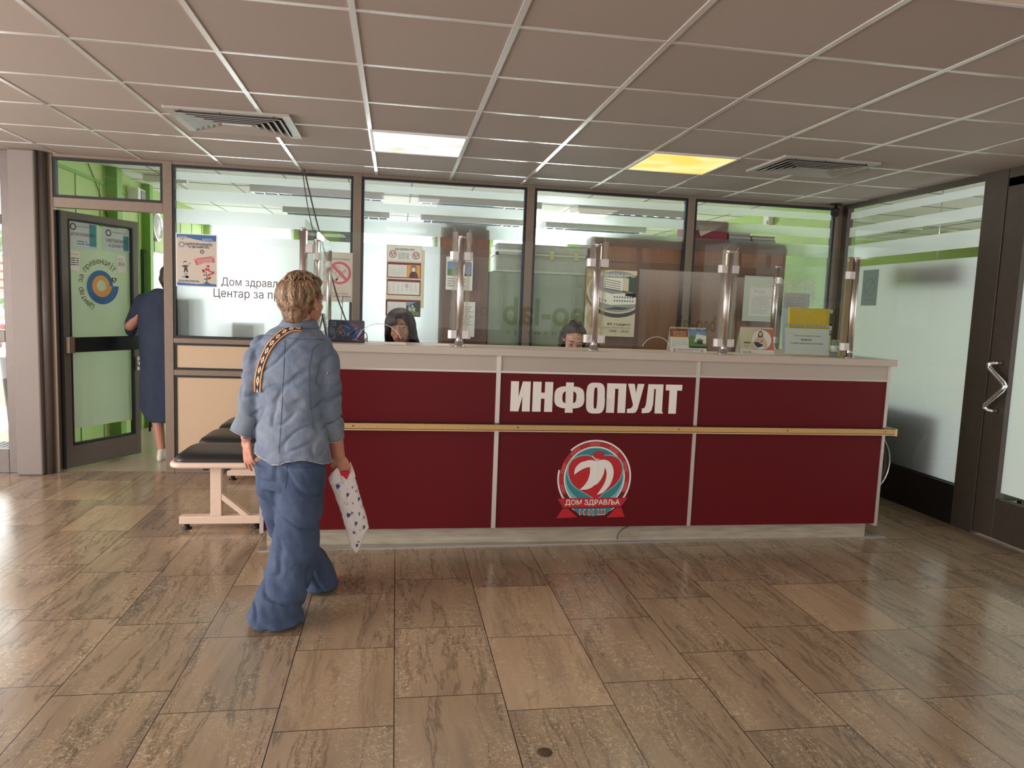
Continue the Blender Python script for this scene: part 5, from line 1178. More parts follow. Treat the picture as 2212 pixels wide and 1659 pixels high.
cupboard('cupboard', 'sage grey metal cupboard under the silver case', .965, 1.835, YC, YC+.45, 1.745, SAGE, [(0, 1, 0, .64), (0, 1, .64, 1)])
cupboard('cupboard', 'wide brown cupboard behind the tall anniversary poster', 1.848, 2.700, YC, YC+.45, 2.085, WOOD, [(.12, .50, .90, .985), (.54, .98, .90, .985), (.12, .50, .8, .9), (.54, .98, .5, .87), (.12, .50, .1, .78), (.54, .98, .06, .48)], WOODL)
cupboard('cupboard', 'brown cupboard under the red box in the rightmost window', 2.748, 3.20, YC, YC+.45, 2.085, WOOD, [(.1, .92, .9, .985), (.1, .92, .46, .84), (.1, .92, .05, .44)], WOODL)
cupboard('cupboard', 'brown cupboard at the far right beside the green wall', 3.215, 3.69, YC, YC+.45, 2.085, WOOD, [(.06, .6, .9, .985), (.66, .94, .9, .985), (.06, .94, .46, .84), (.06, .94, .05, .44)], WOODL)
t = thing('silver_case', 'silver aluminium carrying case with two clasps on the grey cupboard', 'case', (1.5, YC+.2, 1.745)); ALUC = mat('dull_silver_case', (168, 168, 156), .4, .4, 20, .08)
b = MB(); b.box(1.02, 1.825, YC+.01, YC+.40, 1.752, 1.905); b.build('lower_shell', ALUC, t, .012)
b = MB(); b.box(1.02, 1.825, YC+.01, YC+.40, 1.908, 1.992); b.build('lid', ALUC, t, .012)
b = MB(); b.box(1.015, 1.83, YC+.004, YC+.405, 1.898, 1.914); b.box(1.015, 1.83, YC+.002, YC+.03, 1.7505, 1.765); b.build('edge_rail', mat('pale_metal_rail', (206, 204, 190), .35, .5), t)
for xx in (1.505, 1.72):
    b = MB(); b.box(xx-.018, xx+.018, YC-.004, YC+.012, 1.865, 1.945); b.build('clasp', mat('brass_clasp', (200, 186, 140), .3, .7), t, .004)
for xx in (1.025, 1.82):
    b = MB(); b.ball((xx, YC+.012, 1.905), .016, 10, 8); b.build('corner_cap', BLACK, t)
t = thing('tray', 'shallow silver tray lying on top of the narrow brown cupboard', 'tray', (.75, YC+.2, 2.09)); b = MB(); b.add([(.60, YC+.02, 2.095), (.92, YC+.02, 2.095), (.92, YC+.34, 2.095), (.60, YC+.34, 2.095), (.57, YC, 2.125), (.95, YC, 2.125), (.95, YC+.37, 2.125), (.57, YC+.37, 2.125)], [(3, 2, 1, 0), (0, 1, 5, 4), (1, 2, 6, 5), (2, 3, 7, 6), (3, 0, 4, 7)]); b.build('dish', STEEL, t)
t = thing('bowl', 'upturned pale green shallow bowl on the wide brown cupboard', 'bowl', (2.3, YC+.2, 2.085)); b = MB(); b.lathe((2.33, YC+.2, 2.089), [(0, .045), (.05, .044), (.14, .028), (.19, .006), (.19, 0), (0, 0)], 32); b.build('shell', mat('pale_green_enamel', (206, 214, 200), .3), t)
t = thing('cardboard_box', 'burgundy box with a white triangle on top of the brown cupboard', 'box', (2.96, YC+.2, 2.089)); BURG = mat('burgundy_card', (132, 34, 56), .6)
b = MB(); b.box(2.76, 3.115, YC+.02, YC+.33, 2.09, 2.285); b.build('body', BURG, t, .004)
p = Plane((2.76, YC+.0195, 2.09), (1, 0, 0), (0, 0, 1)); p.poly(CREAM, [(.06, .155), (.30, .155), (.10, .055)], 1); p.poly(BURG, [(.11, .10), (.20, .14), (.20, .147), (.11, .108)], 2); p.build(t, {'cream_card': 'printed_mark', 'burgundy_card': 'printed_mark'})
SHEAF = [mat('grey_paper_sheaf', (136, 134, 128), .8, noise_s=40, noise_a=.08, stretch=(1, 1, 8)), mat('pale_paper_sheaf', (170, 166, 156), .8, noise_s=40, noise_a=.08, stretch=(1, 1, 8))]
for lab, x0, x1, n in (('grey stack of paper files left, on the brown cupboard beside the red box', 3.135, 3.34, 6), ('grey stack of paper files right, on the brown cupboard near the green wall', 3.36, 3.58, 5)):
    t = thing('paper_stack', lab, 'papers', ((x0+x1)/2, YC+.18, 2.089), 'stacks of paper files'); rs = random.Random(int(x0*100)); z = 2.09
    for k in range(n):
        b = MB(); o_ = rs.uniform(-.006, .006); b.box(x0+o_, x1+o_, YC+.02, YC+.31, z, z+.0165); b.build('sheaf', SHEAF[k % 2], t, .002); z += .018
for xx, lab in ((3.61, 'small black box on the far right cupboard, left of a pair'), (3.66, 'small black box on the far right cupboard, right of a pair')):
    b = MB(); b.box(xx-.022, xx+.022, YC+.03, YC+.10, 2.09, 2.112); tag(b.build('small_box', BLACK, None, .003), lab, 'box')
b = MB(); q0, q1 = P(1476, 521, y=3.40), P(1463, 706, y=3.40); b.tube([(2.724, 3.412, q0.z), (2.724, 3.412, 0)], .014, 12); tag(b.build('pole', WHITEP, None), 'white vertical pole standing between the two wide brown cupboards', 'pole')
b = MB(); b.box(-1.555, -1.40, 3.44, 3.70, 0, 1.42); tag(b.build('cabinet', mat('dark_blue_grey_cabinet', (48, 54, 70), .5), None, .005), 'dark cabinet seen blurred in the left corner of the frosted window', 'cabinet')
t = thing('monitor', 'grey back of a computer monitor seen blurred behind the frosted window', 'monitor', (-1.0, 3.6, .0))
MON = mat('grey_monitor_plastic', (196, 196, 196), .5); b = MB(); b.box(-1.15, -.90, 3.46, 3.50, 1.02, 1.24); b.build('screen_back', MON, t, .006)
b = MB(); b.box(-1.06, -.99, 3.50, 3.53, .76, 1.1); b.box(-1.14, -.91, 3.45, 3.62, .735, .76); b.build('stand', MON, t, .004)
t = thing('office_desk', 'pale office desk behind the frosted window carrying the monitor', 'desk', (-.75, 3.75, 0)); b = MB(); b.box(-1.35, -.25, 3.42, 4.1, .71, .735); b.build('top', TAN, t, .003)
for xx in (-1.33, -.31):
    for yy in (3.45, 4.03):
        b = MB(); b.box(xx, xx+.04, yy, yy+.04, 0, .71); b.build('leg', DKFRAME, t)
# louvred office lamps
LOUV = mat('louvre_blue_reflection', (104, 152, 212), .2, .5); LBODY = mat('grey_white_lamp_body', (206, 208, 214), .45)  # blue reflection in the mirror louvres painted into their base colour
def office_lamp(label, x0, x1, y0, y1, z=2.60):
    t = thing('office_lamp', label, 'ceiling lamp', ((x0+x1)/2, (y0+y1)/2, z-.10), 'louvred lamps on the office ceiling'); b = MB(); zb = z-.09
    b.box(x0, x1, y0, y0+.03, zb, z-.002); b.box(x0, x1, y1-.03, y1, zb, z-.002); b.box(x0, x0+.035, y0+.03, y1-.03, zb, z-.002); b.box(x1-.035, x1, y0+.03, y1-.03, zb, z-.002); b.build('body', LBODY, t, .004)
    b = MB(); b.box(x0+.035, x1-.035, y0+.03, y1-.03, zb+.012, zb+.018); b.build('reflector', LOUV, t)
    for k in range(1, 10):
        xx = x0+(x1-x0)*k/10; b = MB(); b.box(xx-.003, xx+.003, y0+.03, y1-.03, zb-.001, zb+.012); b.build('louvre', CHROME, t)
    b = MB(); ym = (y0+y1)/2; b.box(x0+.035, x1-.035, ym-.006, ym+.006, zb-.001, zb+.012); b.build('divider', LBODY, t)
office_lamp('louvred office lamp, front left of the six', -1.30, .03, 4.95, 5.35); office_lamp('louvred office lamp, front middle of the six', .39, 1.70, 4.95, 5.35); office_lamp('louvred office lamp, front right of the six', 2.10, 3.42, 4.95, 5.35)
office_lamp('louvred office lamp, back left of the six', -1.22, .07, 6.55, 6.95); office_lamp('louvred office lamp, back middle of the six', .47, 1.78, 6.55, 6.95); office_lamp('louvred office lamp, back right of the six', 2.08, 3.44, 6.55, 6.95)
t = thing('batten_lamp', 'short white batten lamp on the office ceiling above the door', 'lamp', (-2.1, 4.9, 2.52)); b = MB(); b.box(-2.28, -1.90, 4.86, 4.96, 2.535, 2.598); b.build('body', WHITEP, t, .01)
b = MB(); b.box(-1.90, -1.875, 4.865, 4.955, 2.54, 2.595); b.build('end_cap', LBODY, t, .004)
# wall clock, wall box and framed board on the green wall
t = thing('wall_clock', 'round white wall clock with silver rim on the green office wall', 'clock', (-2.499, 5.93, 2.05)); RC = .163; CC = V3((-2.5, 5.93, 2.2))
b = MB(); b.lathe(CC, [(0, 0), (RC, 0), (RC, .035), (RC-.02, .045), (RC-.03, .03), (0, .028)], 40, 'x'); b.build('rim', mat('silver_clock_rim', (200, 200, 198), .3, .5), t)
b = MB(); b.lathe(CC+V3((.029, 0, 0)), [(0, 0), (RC-.028, 0), (RC-.028, .002), (0, .002)], 40, 'x'); b.build('dial', PAPER, t)
pc = Plane(CC+V3((.0315, 0, 0)), (0, 1, 0), (0, 0, 1))
for k in range(1, 13):
    a_ = pi/2-2*pi*k/12; pc.text(INK, str(k), .105*cos(a_)-.008, .105*sin(a_)-.009, .016, .018, 1)
for a_, l_, wd in ((radians(70), .06, .005), (radians(-80), .085, .003)): pc.poly(INK, [(-wd*sin(a_), wd*cos(a_)), (wd*sin(a_), -wd*cos(a_)), (l_*cos(a_), l_*sin(a_))], 2)
pc.build(t, {('dark_print', 1): 'numerals', ('dark_print', 2): 'hands'})
t = thing('wall_box', 'small white loudspeaker box high on the green office wall', 'speaker', (-2.45, 5.2, 2.36)); b = MB(); b.box(-2.499, -2.39, 5.08, 5.30, 2.37, 2.50); b.build('housing', WHITEP, t, .006); b = MB(); b.box(-2.388, -2.385, 5.16, 5.28, 2.385, 2.485); b.build('grille', GREYINK, t)
t = thing('framed_board', 'dark framed glossy board on the green office wall beyond the door', 'board', (-2.49, 5.83, 1.32)); b = MB()
for q in ((5.46, 5.49, 1.33, 1.91), (6.18, 6.21, 1.33, 1.91), (5.49, 6.18, 1.33, 1.36), (5.49, 6.18, 1.88, 1.91)): b.box(-2.499, -2.465, *q)
b.build('frame', mat('dark_green_frame', (38, 58, 52), .4), t); b = MB(); b.box(-2.499, -2.478, 5.49, 6.18, 1.36, 1.88); b.build('glossy_panel', mat('mirror_glossy_panel', (196, 208, 216), .04, .8), t)
cable('thin cable drooping from the top of the green office wall', [(-2.49, 4.15, 2.55), (-2.49, 4.3, 2.42), (-2.49, 4.5, 2.2), (-2.49, 4.6, 2.1)], .004, DGREY)
q = P(1665, 478, x=4.118); t = thing('wall_sensor', 'small white alarm sensor high on the green right office wall', 'sensor', (4.10, q.y, q.z-.1)); b = MB(); b.box(4.06, 4.119, q.y-.06, q.y+.06, q.z-.05, q.z+.06); b.build('housing', WHITEP, t, .008); b = MB(); b.box(4.052, 4.059, q.y-.04, q.y+.04, q.z-.04, q.z+.0); b.build('lens', LBODY, t, .003)
# office chair by the green wall
t = thing('office_chair', 'black chair standing by the green wall behind the woman in the navy dress', 'chair', (-2.1, 5.1, 0)); b = MB(); b.box(-2.36, -1.92, 4.86, 5.28, .43, .47); b.build('seat', BLACK, t, .01)
b = MB(); b.box(-2.38, -2.34, 4.88, 5.26, .62, .92); b.build('backrest', BLACK, t, .01)
for xx, yy in ((-2.34, 4.88), (-2.34, 5.24), (-1.95, 4.88), (-1.95, 5.24)):
    b = MB(); b.tube([(xx, yy, .43), (xx+(.03 if xx > -2.2 else -.03), yy+(.02 if yy > 5 else -.02), 0)], .012, 8); b.build('leg', BLACK, t)
# side room seen through the frosted glass
t = thing('sofa', 'dark sofa seen blurred behind the right frosted glass wall', 'sofa', (4.75, 2.5, 0)); SOF = mat('dark_grey_leather', (34, 38, 38), .45)
b = MB(); b.box(4.34, 4.50, 1.95, 3.1, .10, .78); b.build('backrest', SOF, t, .03); b = MB(); b.box(4.50, 5.05, 1.95, 3.1, .10, .42); b.build('seat', SOF, t, .03)
for xx in (4.36, 5.0):
    for yy in (1.98, 3.05):
        b = MB(); b.box(xx, xx+.04, yy, yy+.04, 0, .10); b.build('leg', BLACK, t)
t = thing('hanging_sign', 'long dark sign box hanging blurred behind the right frosted glass', 'sign', (4.6, 2.1, 1.7)); b = MB(); b.box(4.42, 4.47, 1.85, 2.55, 1.72, 1.88); b.build('box', mat('dark_brown_box', (58, 52, 48), .5), t, .004)
for yy in (1.95, 2.45):
    b = MB(); b.tube([(4.445, yy, 1.88), (4.445, yy, 2.5)], .004, 6); b.build('hanger_rod', STEEL, t)
for k, (u, v) in enumerate(((1972, 496), (2050, 500))):
    q = P(u, v, z=2.5); t = thing('downlight', ('round lit downlight seen through the right glass, farther from the door', 'round lit downlight seen through the right glass, nearer to the door')[k], 'ceiling light', (q.x, q.y, 2.48), 'round downlights of the side room'); b = MB(); b.lathe((q.x, q.y, 2.49), [(.075, 0), (.10, 0), (.10, .01), (.075, .01)], 28); b.build('rim', WHITEP, t); b = MB(); b.lathe((q.x, q.y, 2.492), [(0, 0), (.075, 0), (.075, .008), (0, .008)], 28); b.build('lamp', emit_mat('lit_downlight', (240, 246, 255), 3), t)
b = MB(); q = P(2140, 385, z=2.45); tag(b.tube([(q.x, q.y-.3, 2.48), (q.x, q.y+.3, 2.48)], .014, 10).build('tube_lamp', emit_mat('lit_tube', (236, 240, 246), 1.4), None), 'thin lit tube lamp at the top of the right glass wall', 'lamp')
# floor drain cap and things outside the entrance
t = thing('floor_plug', 'small round metal plug set in the marble floor', 'floor plug', (.684, -.628, 0)); b = MB(); b.lathe((.684, -.628, .0), [(0, .002), (.02, .002), (.026, 0), (.026, -.002), (0, -.002)], 24); b.build('cap', mat('worn_brass_plug', (92, 76, 58), .5, .5), t)
t = thing('door_mat', 'black ribbed mat lying outside the entrance door', 'mat', (-3.5, 4.6, 0)); b = MB(); b.box(-4.4, -2.85, 4.0, 4.55, 0, .015)
b.build('base', BLACK, t); b = MB()
for k in range(30): b.box(-4.38+k*.05, -4.36+k*.05, 4.02, 4.53, .015, .019)
b.build('ribs', DGREY, t)
t = thing('shrub', 'green shrub in daylight beyond the entrance door', 'shrub', (-4.2, 6.6, 0)); b = MB(); rs = random.Random(5)
for k in range(260):
    c = V3((-4.15+rs.gauss(0, .28), 6.45+rs.gauss(0, .12), 1.75+rs.gauss(0, .28))); n_ = V3((rs.uniform(-1, 1), rs.uniform(-1, 1), rs.uniform(-.6, 1))).normalized(); u_ = n_.orthogonal().normalized()*.06; w_ = n_.cross(u_).normalized()*.035; b.add([c-u_, c+w_, c+u_, c-w_], [(0, 1, 2, 3)])
b.build('foliage', mat('leaf_green', (92, 150, 62), .6, noise_s=8, noise_a=.3), t); b = MB(); b.tube([(-4.15, 6.45, 0), (-4.15, 6.45, 1.6)], .04, 8); b.build('stem', mat('bark', (90, 72, 56), .8), t)
t = thing('notice_board', 'pale notice board with red print outside the entrance door', 'board', (-3.35, 4.9, 0)); b = MB(); b.box(-3.75, -3.05, 5.0, 5.03, 1.35, 1.75); b.build('panel', mat('pale_pink_board', (226, 206, 198), .6), t)
b = MB()
for k in range(4): b.box(-3.7, -3.12, 4.995, 4.999, 1.68-k*.08, 1.70-k*.08)
b.build('print_line', REDP, t); b = MB(); b.tube([(-3.40, 5.05, 0), (-3.40, 5.05, 1.5)], .02, 8); b.build('post', DKFRAME, t)
t = thing('flower_tub', 'tub of red and white flowers outside the entrance door', 'flower tub', (-3.6, 5.4, 0)); b = MB(); b.lathe((-3.62, 5.4, 0), [(0, 0), (.16, 0), (.22, .75), (.19, .75), (.17, .7), (0, .7)], 20); b.build('tub', DKFRAME, t)
for m_, nm in ((REDP, 'red_blossoms'), (WHITEP, 'white_blossoms'), (mat('dark_leaf', (70, 100, 60), .6), 'leaves')):
    b = MB()
    for k in range(30): b.ball((-3.62+rs.gauss(0, .13), 5.4+rs.gauss(0, .1), .85+abs(rs.gauss(0, .12))), .03, 7, 5)
    b.build(nm, m_, t)
# ------------------------------------------------------------------ people
def skin_mat(name, rgb): return mat(name, rgb, .5, noise_s=40, noise_a=.06, sub=.08)
SKIN = skin_mat('tanned_skin', (196, 138, 116)); SKIN2 = skin_mat('warm_skin', (188, 138, 112)); SKIN3 = skin_mat('fair_skin', (206, 156, 136))
def hair_mat(name, a, b_, sc=60):
    m, N, L = nt(name); b = N['Principled BSDF']; g = NG(N, L); tc = N.new('ShaderNodeTexCoord'); mp = N.new('ShaderNodeMapping'); mp.inputs['Scale'].default_value = (1, 1, .22)
    L.new(tc.outputs['Object'], mp.inputs[0]); f = g.noise(mp.outputs[0], sc, 5, .6, .8); L.new(g.ramp(f, [(.34, srgb(*a)), (.62, srgb(*b_))]), b.inputs['Base Color']); b.inputs['Roughness'].default_value = .5
    bp = N.new('ShaderNodeBump'); bp.inputs['Strength'].default_value = .5; bp.inputs['Distance'].default_value = .004; L.new(g.noise(mp.outputs[0], sc*2, 4), bp.inputs['Height']); L.new(bp.outputs[0], b.inputs['Normal']); return m
def denim(name, rgb, fade):
    m, N, L = nt(name); b = N['Principled BSDF']; g = NG(N, L); tc = N.new('ShaderNodeTexCoord'); o = tc.outputs['Object']
    n1 = g.noise(o, 7, 4, .6); mp = N.new('ShaderNodeMapping'); mp.inputs['Scale'].default_value = (60, 60, 5); L.new(o, mp.inputs[0]); n2 = g.noise(mp.outputs[0], 4, 3, .7)
    c = g.mix(g.ramp(n1, [(.35, 0.0), (.75, .75)]), srgb(*rgb), srgb(*fade)); c = g.mix(g.m('MULTIPLY', g.ramp(n2, [(.35, 0.0), (.7, 1.0)]), .35), c, srgb(*[min(255, q+34) for q in rgb])); L.new(c, b.inputs['Base Color']); b.inputs['Roughness'].default_value = .85
    n3 = g.noise(o, 420, 2); bp = N.new('ShaderNodeBump'); bp.inputs['Strength'].default_value = .35; bp.inputs['Distance'].default_value = .001; L.new(n3, bp.inputs['Height'])
    n4 = g.noise(o, 16, 4, .55, .5); b2 = N.new('ShaderNodeBump'); b2.inputs['Strength'].default_value = .5; b2.inputs['Distance'].default_value = .012; L.new(n4, b2.inputs['Height']); L.new(bp.outputs[0], b2.inputs['Normal']); L.new(b2.outputs[0], b.inputs['Normal'])
    return m
class Frame:
    """local frame: x to the person's right, y forward, z up"""
    def __init__(s, o, yaw, pitch=0, roll=0):
        s.o = V3(o); s.R = Matrix.Rotation(-yaw, 3, 'Z') @ Matrix.Rotation(pitch, 3, 'X') @ Matrix.Rotation(roll, 3, 'Y')
    def __call__(s, x, y, z): return s.o + s.R @ V3((x, y, z))
def head_blob(B, f, k=1.0, smile=0):
    """adult head, origin of frame at the chin, crown 0.225 above"""
    e = lambda c, r: B.ell(f(*[q*k for q in c]), [q*k for q in r], f.R)
    e((0, -.016, .138), (.073, .092, .084)); e((0, .030, .088), (.058, .058, .080)); e((0, .044, .034), (.042, .040, .032)); e((0, .073, .014), (.019, .016, .014))
    for s in (-1, 1):
        e((s*.034, .058, .078), (.025, .024, .024)); e((s*.030, .064, .048), (.016, .02, .02)); e((s*.073, -.006, .100), (.009, .019, .031)); e((s*.078, -.012, .112), (.006, .014, .016)); e((s*.072, .002, .078), (.008, .010, .011))
        e((s*.0095, .098, .071), (.0085, .010, .007)); e((s*.030, .075, .1195), (.020, .014, .006)); e((s*.030, .076, .1005), (.018, .012, .005))
    B.cap(f(-.034*k, .080*k, .131*k), .009*k, f(.034*k, .080*k, .131*k), .009*k); B.cap(f(0, .086*k, .118*k), .0085*k, f(0, .106*k, .078*k), .0115*k)
    B.cap(f(-.018*k, .086*k, (.050+.003*smile)*k), .007*k, f(.018*k, .086*k, (.050+.003*smile)*k), .007*k); B.cap(f(-.014*k, .084*k, .040*k), .008*k, f(.014*k, .084*k, .040*k), .008*k)
EYEW = mat('eye_white', (226, 220, 214), .25); IRIS = mat('dark_iris', (52, 34, 26), .2); LIP = mat('rose_lips', (158, 84, 80), .45); BROW = mat('dark_brow', (58, 40, 32), .8); LASH = mat('dark_lash', (30, 22, 20), .7)
def face_parts(f, parent, k=1.0, smile=0, lids=0.0, lip=LIP):
    for s in (-1, 1):
        b = MB(); b.ball(f(s*.031*k, .0765*k, .110*k), (.0125*k, .0105*k, .0095*k*(1-lids)), 14, 10, f.R); ey = b.build('eye', EYEW, parent)
        b = MB(); b.ball(f(s*.031*k, .0853*k, .1095*k), (.0058*k, .0025*k, .0058*k*(1-lids)), 12, 8, f.R); b.build('iris', IRIS, ey)
        b = MB(); b.tube([f((s*.031+q*.016)*k, (.0865-abs(q)*.006)*k, (.1175-.006*q*q-lids*.006)*k) for q in (-1, -.6, -.2, .2, .6, 1)], [.0008*k, .0017*k, .002*k, .002*k, .0017*k, .0008*k], 6); b.build('eyelash', LASH, parent)
        b = MB(); b.tube([f(s*(.013+.036*q)*k, (.0905-.017*q*q)*k, (.1345+.010*q-.013*q*q)*k) for q in (0, .25, .5, .75, 1)], [.002*k, .0032*k, .0032*k, .0026*k, .001*k], 6); b.build('eyebrow', BROW, parent)
    for nm, dz, r in (('upper_lip', .0035, .0042), ('lower_lip', -.0055, .005)):
        b = MB(); b.tube([f(q*(.021+.006*smile)*k, (.0945-.012*q*q)*k, (.0455+dz*(1-q*q)+.008*smile*q*q)*k) for q in (-1, -.6, -.25, 0, .25, .6, 1)], [.001*k, r*.7*k, r*k, r*.92*k, r*k, r*.7*k, .001*k], 8); b.build(nm, lip, parent)
    b = MB(); b.tube([f(q*(.023+.007*smile)*k, (.0975-.013*q*q)*k, (.0452+.0085*smile*q*q)*k) for q in (-1, -.5, 0, .5, 1)], .0011*k, 6); b.build('mouth_line', LASH, parent)
def hand(B, w, d, n, th, curl, k=1.0, spread=.10, thumb_in=.5):
    """wrist w, direction d of the fingers, palm normal n (palm faces n), th = side of the thumb"""
    d, n = V3(d).normalized(), V3(n); n = (n-d*n.dot(d)).normalized(); th = V3(th); th = (th-d*th.dot(d)-n*th.dot(n)).normalized(); w = V3(w)
    R = Matrix((th, d, n)).transposed()
    B.ell(w+d*.045*k, (.038*k, .050*k, .0155*k), R); B.ell(w+d*.066*k, (.041*k, .026*k, .0135*k), R); B.ell(w+d*.022*k+th*.018*k+n*.005*k, (.017*k, .028*k, .014*k), R)
    L = [(.030, .040, .025, .020, .0088), (.010, .044, .029, .022, .0090), (-.011, .041, .027, .021, .0086), (-.031, .032, .020, .018, .0076)]
    for i, (off, a, b_, c, r) in enumerate(L):
        cu = curl[i] if isinstance(curl, (list, tuple)) else curl
        p = w+d*(.083-.004*abs(i-1.2))*k+th*off*k; q = d+th*(off/.03*spread); ang = 0; pts = [p-d*.012*k]; pts.append(p)
        for sgm, fr in ((a, .55), (b_, 1.0), (c, .7)):
            ang += cu*fr; v = q*cos(ang)+n*sin(ang); v.normalize(); p = p+v*sgm*k; pts.append(p)
        B.chain(pts, [r*1.12*k, r*1.08*k, r*k, r*.92*k, r*.78*k])
    p0 = w+d*.018*k+th*.026*k; v1 = (th*.75+d*.75+n*.25).normalized(); p1 = p0+v1*.038*k; v2 = (d*.9+th*(.35-.5*thumb_in)+n*(.15+.8*thumb_in)).normalized(); p2 = p1+v2*.032*k; v3 = (d*.9-th*.3*thumb_in+n*(.2+.6*thumb_in)).normalized(); p3 = p2+v3*.024*k
    B.chain([p0, p1, p2, p3], [.0145*k, .0115*k, .0105*k, .008*k])
def locks(b, f, k, starts, n, seg=7, seed=1, r=.0065, out=.006, length=(.8, 1.2), shape=None):
    """hair locks: tapered strands that follow the skull from the crown outwards"""
    rs = random.Random(seed)
    for i in range(n):
        pts, rr = starts(rs, i)
        b.tube(pts, rr, 6)
def tuft_hair(b, f, c, rad, n, seed, phi_rng, th0, th1, flick=.012, r=.007, twist=.35, jit=.006, taper=0, a_from=1.6):
    rs = random.Random(seed)
    for i in range(n):
        ph = rs.uniform(*phi_rng); jt = rs.uniform(-jit, jit*1.6); fk = rs.uniform(.2, 1.2); a0 = th0+rs.uniform(-.1, .5); a1 = th1(ph) if callable(th1) else th1; a1 += rs.uniform(-.22, .10); tw = rs.uniform(-twist, twist); pts = []; rr = []; m_ = 8
        for j in range(m_+1):
            t = j/m_; a = a0+(a1-a0)*t; p_ = ph+tw*t; s_ = (1.0-taper*max(0, a-a_from))*(1.0+.02*sin(pi*t))+(flick/rad[0])*max(0, t-.7)/.3*fk+jt
            ss = max(sin(a), .62) if (taper and a > 1.57) else sin(a); pts.append(f(c[0]+rad[0]*s_*ss*sin(p_), c[1]+rad[1]*s_*ss*cos(p_), c[2]+rad[2]*cos(a)*(1 if a < 1.57 else 1.25))); rr.append(r*(.35+1.1*sin(pi*min(1, t*.9+.08))**.7)*(1 if t < .8 else (1.05-t)*4))
        b.tube(pts, [max(q, .0006) for q in rr], 6)

# ---- the walking woman in denim, seen from behind
HD = radians(20)                                                    # heading, turned right of the room's depth
fwd, rgt = V3((sin(HD), cos(HD), 0)), V3((cos(HD), -sin(HD), 0)); UPV = V3((0, 0, 1))
YW = .58
wom = thing('person', 'woman with short blond hair in a denim shirt and wide jeans walking to the desk', 'person', (-.27, .58, 0))
px = lambda u, v, y=YW: P(u, v, y=y)
torso_c = px(640, 850); hipc = px(632, 1000)
skull = px(650, 672, .60)                                            # chin level point below the skull
HYAW = radians(33)
hf = Frame((skull.x+.012, .60, 1.325), HYAW, radians(2))
B = Blob(); head_blob(B, hf)
neck0 = hf(0, -.035, .05); chest = V3((-.262, .575, 1.22))
B.chain([neck0, V3((neck0.x*.5+chest.x*.5, .585, 1.29)), chest], [.055, .056, .07])
shR, shL = px(700, 745, .55), px(558, 745, .62); shR.z = 1.215; shL.z = 1.215
elR, wrR = px(712, 862, .555), px(733, 985, .66)
elL, wrL = px(543, 850, .605), px(533, 945, .62)
B.loft([(chest+V3((0, 0, .02)), rgt*.06, fwd*.05), (V3((-.262, .575, 1.21)), rgt*.115, fwd*.062), (V3((-.262, .58, 1.10)), rgt*.12, fwd*.075), (V3((-.265, .58, .95)), rgt*.11, fwd*.07), (V3((-.27, .58, .84)), rgt*.115, fwd*.075), (V3((-.27, .58, .76)), rgt*.10, fwd*.07)])
B.chain([shR, elR, (elR+wrR)/2, wrR], [.036, .034, .034, .027]); B.chain([shL, elL, (elL+wrL)/2, wrL], [.036, .034, .034, .027])
dR = (px(745, 1018, .67)-wrR).normalized(); hand(B, wrR, dR, V3((.15, .75, -.25)), -rgt-fwd*.2, 1.15, .92, .02, .9)
hand(B, wrL, V3((.05, .0, -1)), V3((.72, .60, 0)), V3((-.5, .8, 0)), [.12, .2, .28, .34], .92, .10, .35)
hipR, hipL = V3((-.19, .56, .80)), V3((-.345, .60, .80))
knR, anR = V3((-.215, .56, .44)), V3((-.315, .395, .09)); knL, anL = px(608, 1115, .68), px(684, 1248, .81)
B.chain([hipR, knR, anR], [.062, .046, .032]); B.chain([hipL, knL, anL], [.062, .046, .032])
for a, dz in ((anR, 0), (anL, 0)): B.chain([a, a+fwd*.0-UPV*.035, a+fwd*.13-UPV*.06], [.034, .032, .026])
B.build('body', SKIN, wom, .0052, 3)
face_parts(hf, wom)
# hair, short and layered
HAIRB = hair_mat('dark_blond_hair', (64, 46, 34), (152, 120, 92), 55)
B = Blob(); e = lambda c, r: B.ell(hf(*c), r, hf.R)
e((0, -.022, .150), (.090, .100, .086)); e((0, -.058, .118), (.085, .068, .088)); e((0, -.060, .058), (.066, .048, .050)); e((0, .045, .190), (.066, .048, .034)); e((.056, -.03, .150), (.034, .050, .032)); e((.060, -.058, .10), (.022, .030, .05)); e((-.064, -.01, .115), (.028, .055, .055)); e((0, -.072, .035), (.048, .034, .034)); e((0, -.03, .205), (.062, .06, .035))
hz = lambda q: .0045*noise.noise(V3((q.x*42, q.y*42, q.z*16)))+.003*noise.noise(q*90)
hair = B.build('hair', HAIRB, wom, .006, 3, hz)
HAIRL = hair_mat('light_blond_streaks', (122, 94, 68), (206, 176, 142), 55)
ear = lambda ph: 1.32 if radians(62) < ph < radians(118) else (1.95 if ph < radians(62) else 2.25)
for mt, sd, n_, nm in ((HAIRB, 3, 300, 'hair_locks'), (HAIRL, 5, 90, 'hair_highlights')):
    b = MB(); tuft_hair(b, hf, (0, -.028, .120), (.091, .102, .106), n_, sd, (radians(60), radians(305)), .12, ear, .006, .0048, .7, .010, .55, 1.45)
    tuft_hair(b, hf, (0, -.028, .127), (.090, .098, .108), n_//3, sd+6, (radians(-75), radians(75)), .05, 1.05, .012, .005, .7, .01)
    tuft_hair(b, hf, (0, -.038, .100), (.078, .082, .095), n_//3, sd+9, (radians(125), radians(245)), 1.1, 2.75, .004, .0044, .3, .008, .50, 1.5)
    tuft_hair(b, hf, (.012, -.03, .135), (.088, .098, .102), n_//4, sd+12, (radians(0), radians(360)), .0, .9, .010, .005, 1.2, .012)
    b.build(nm, mt, wom)
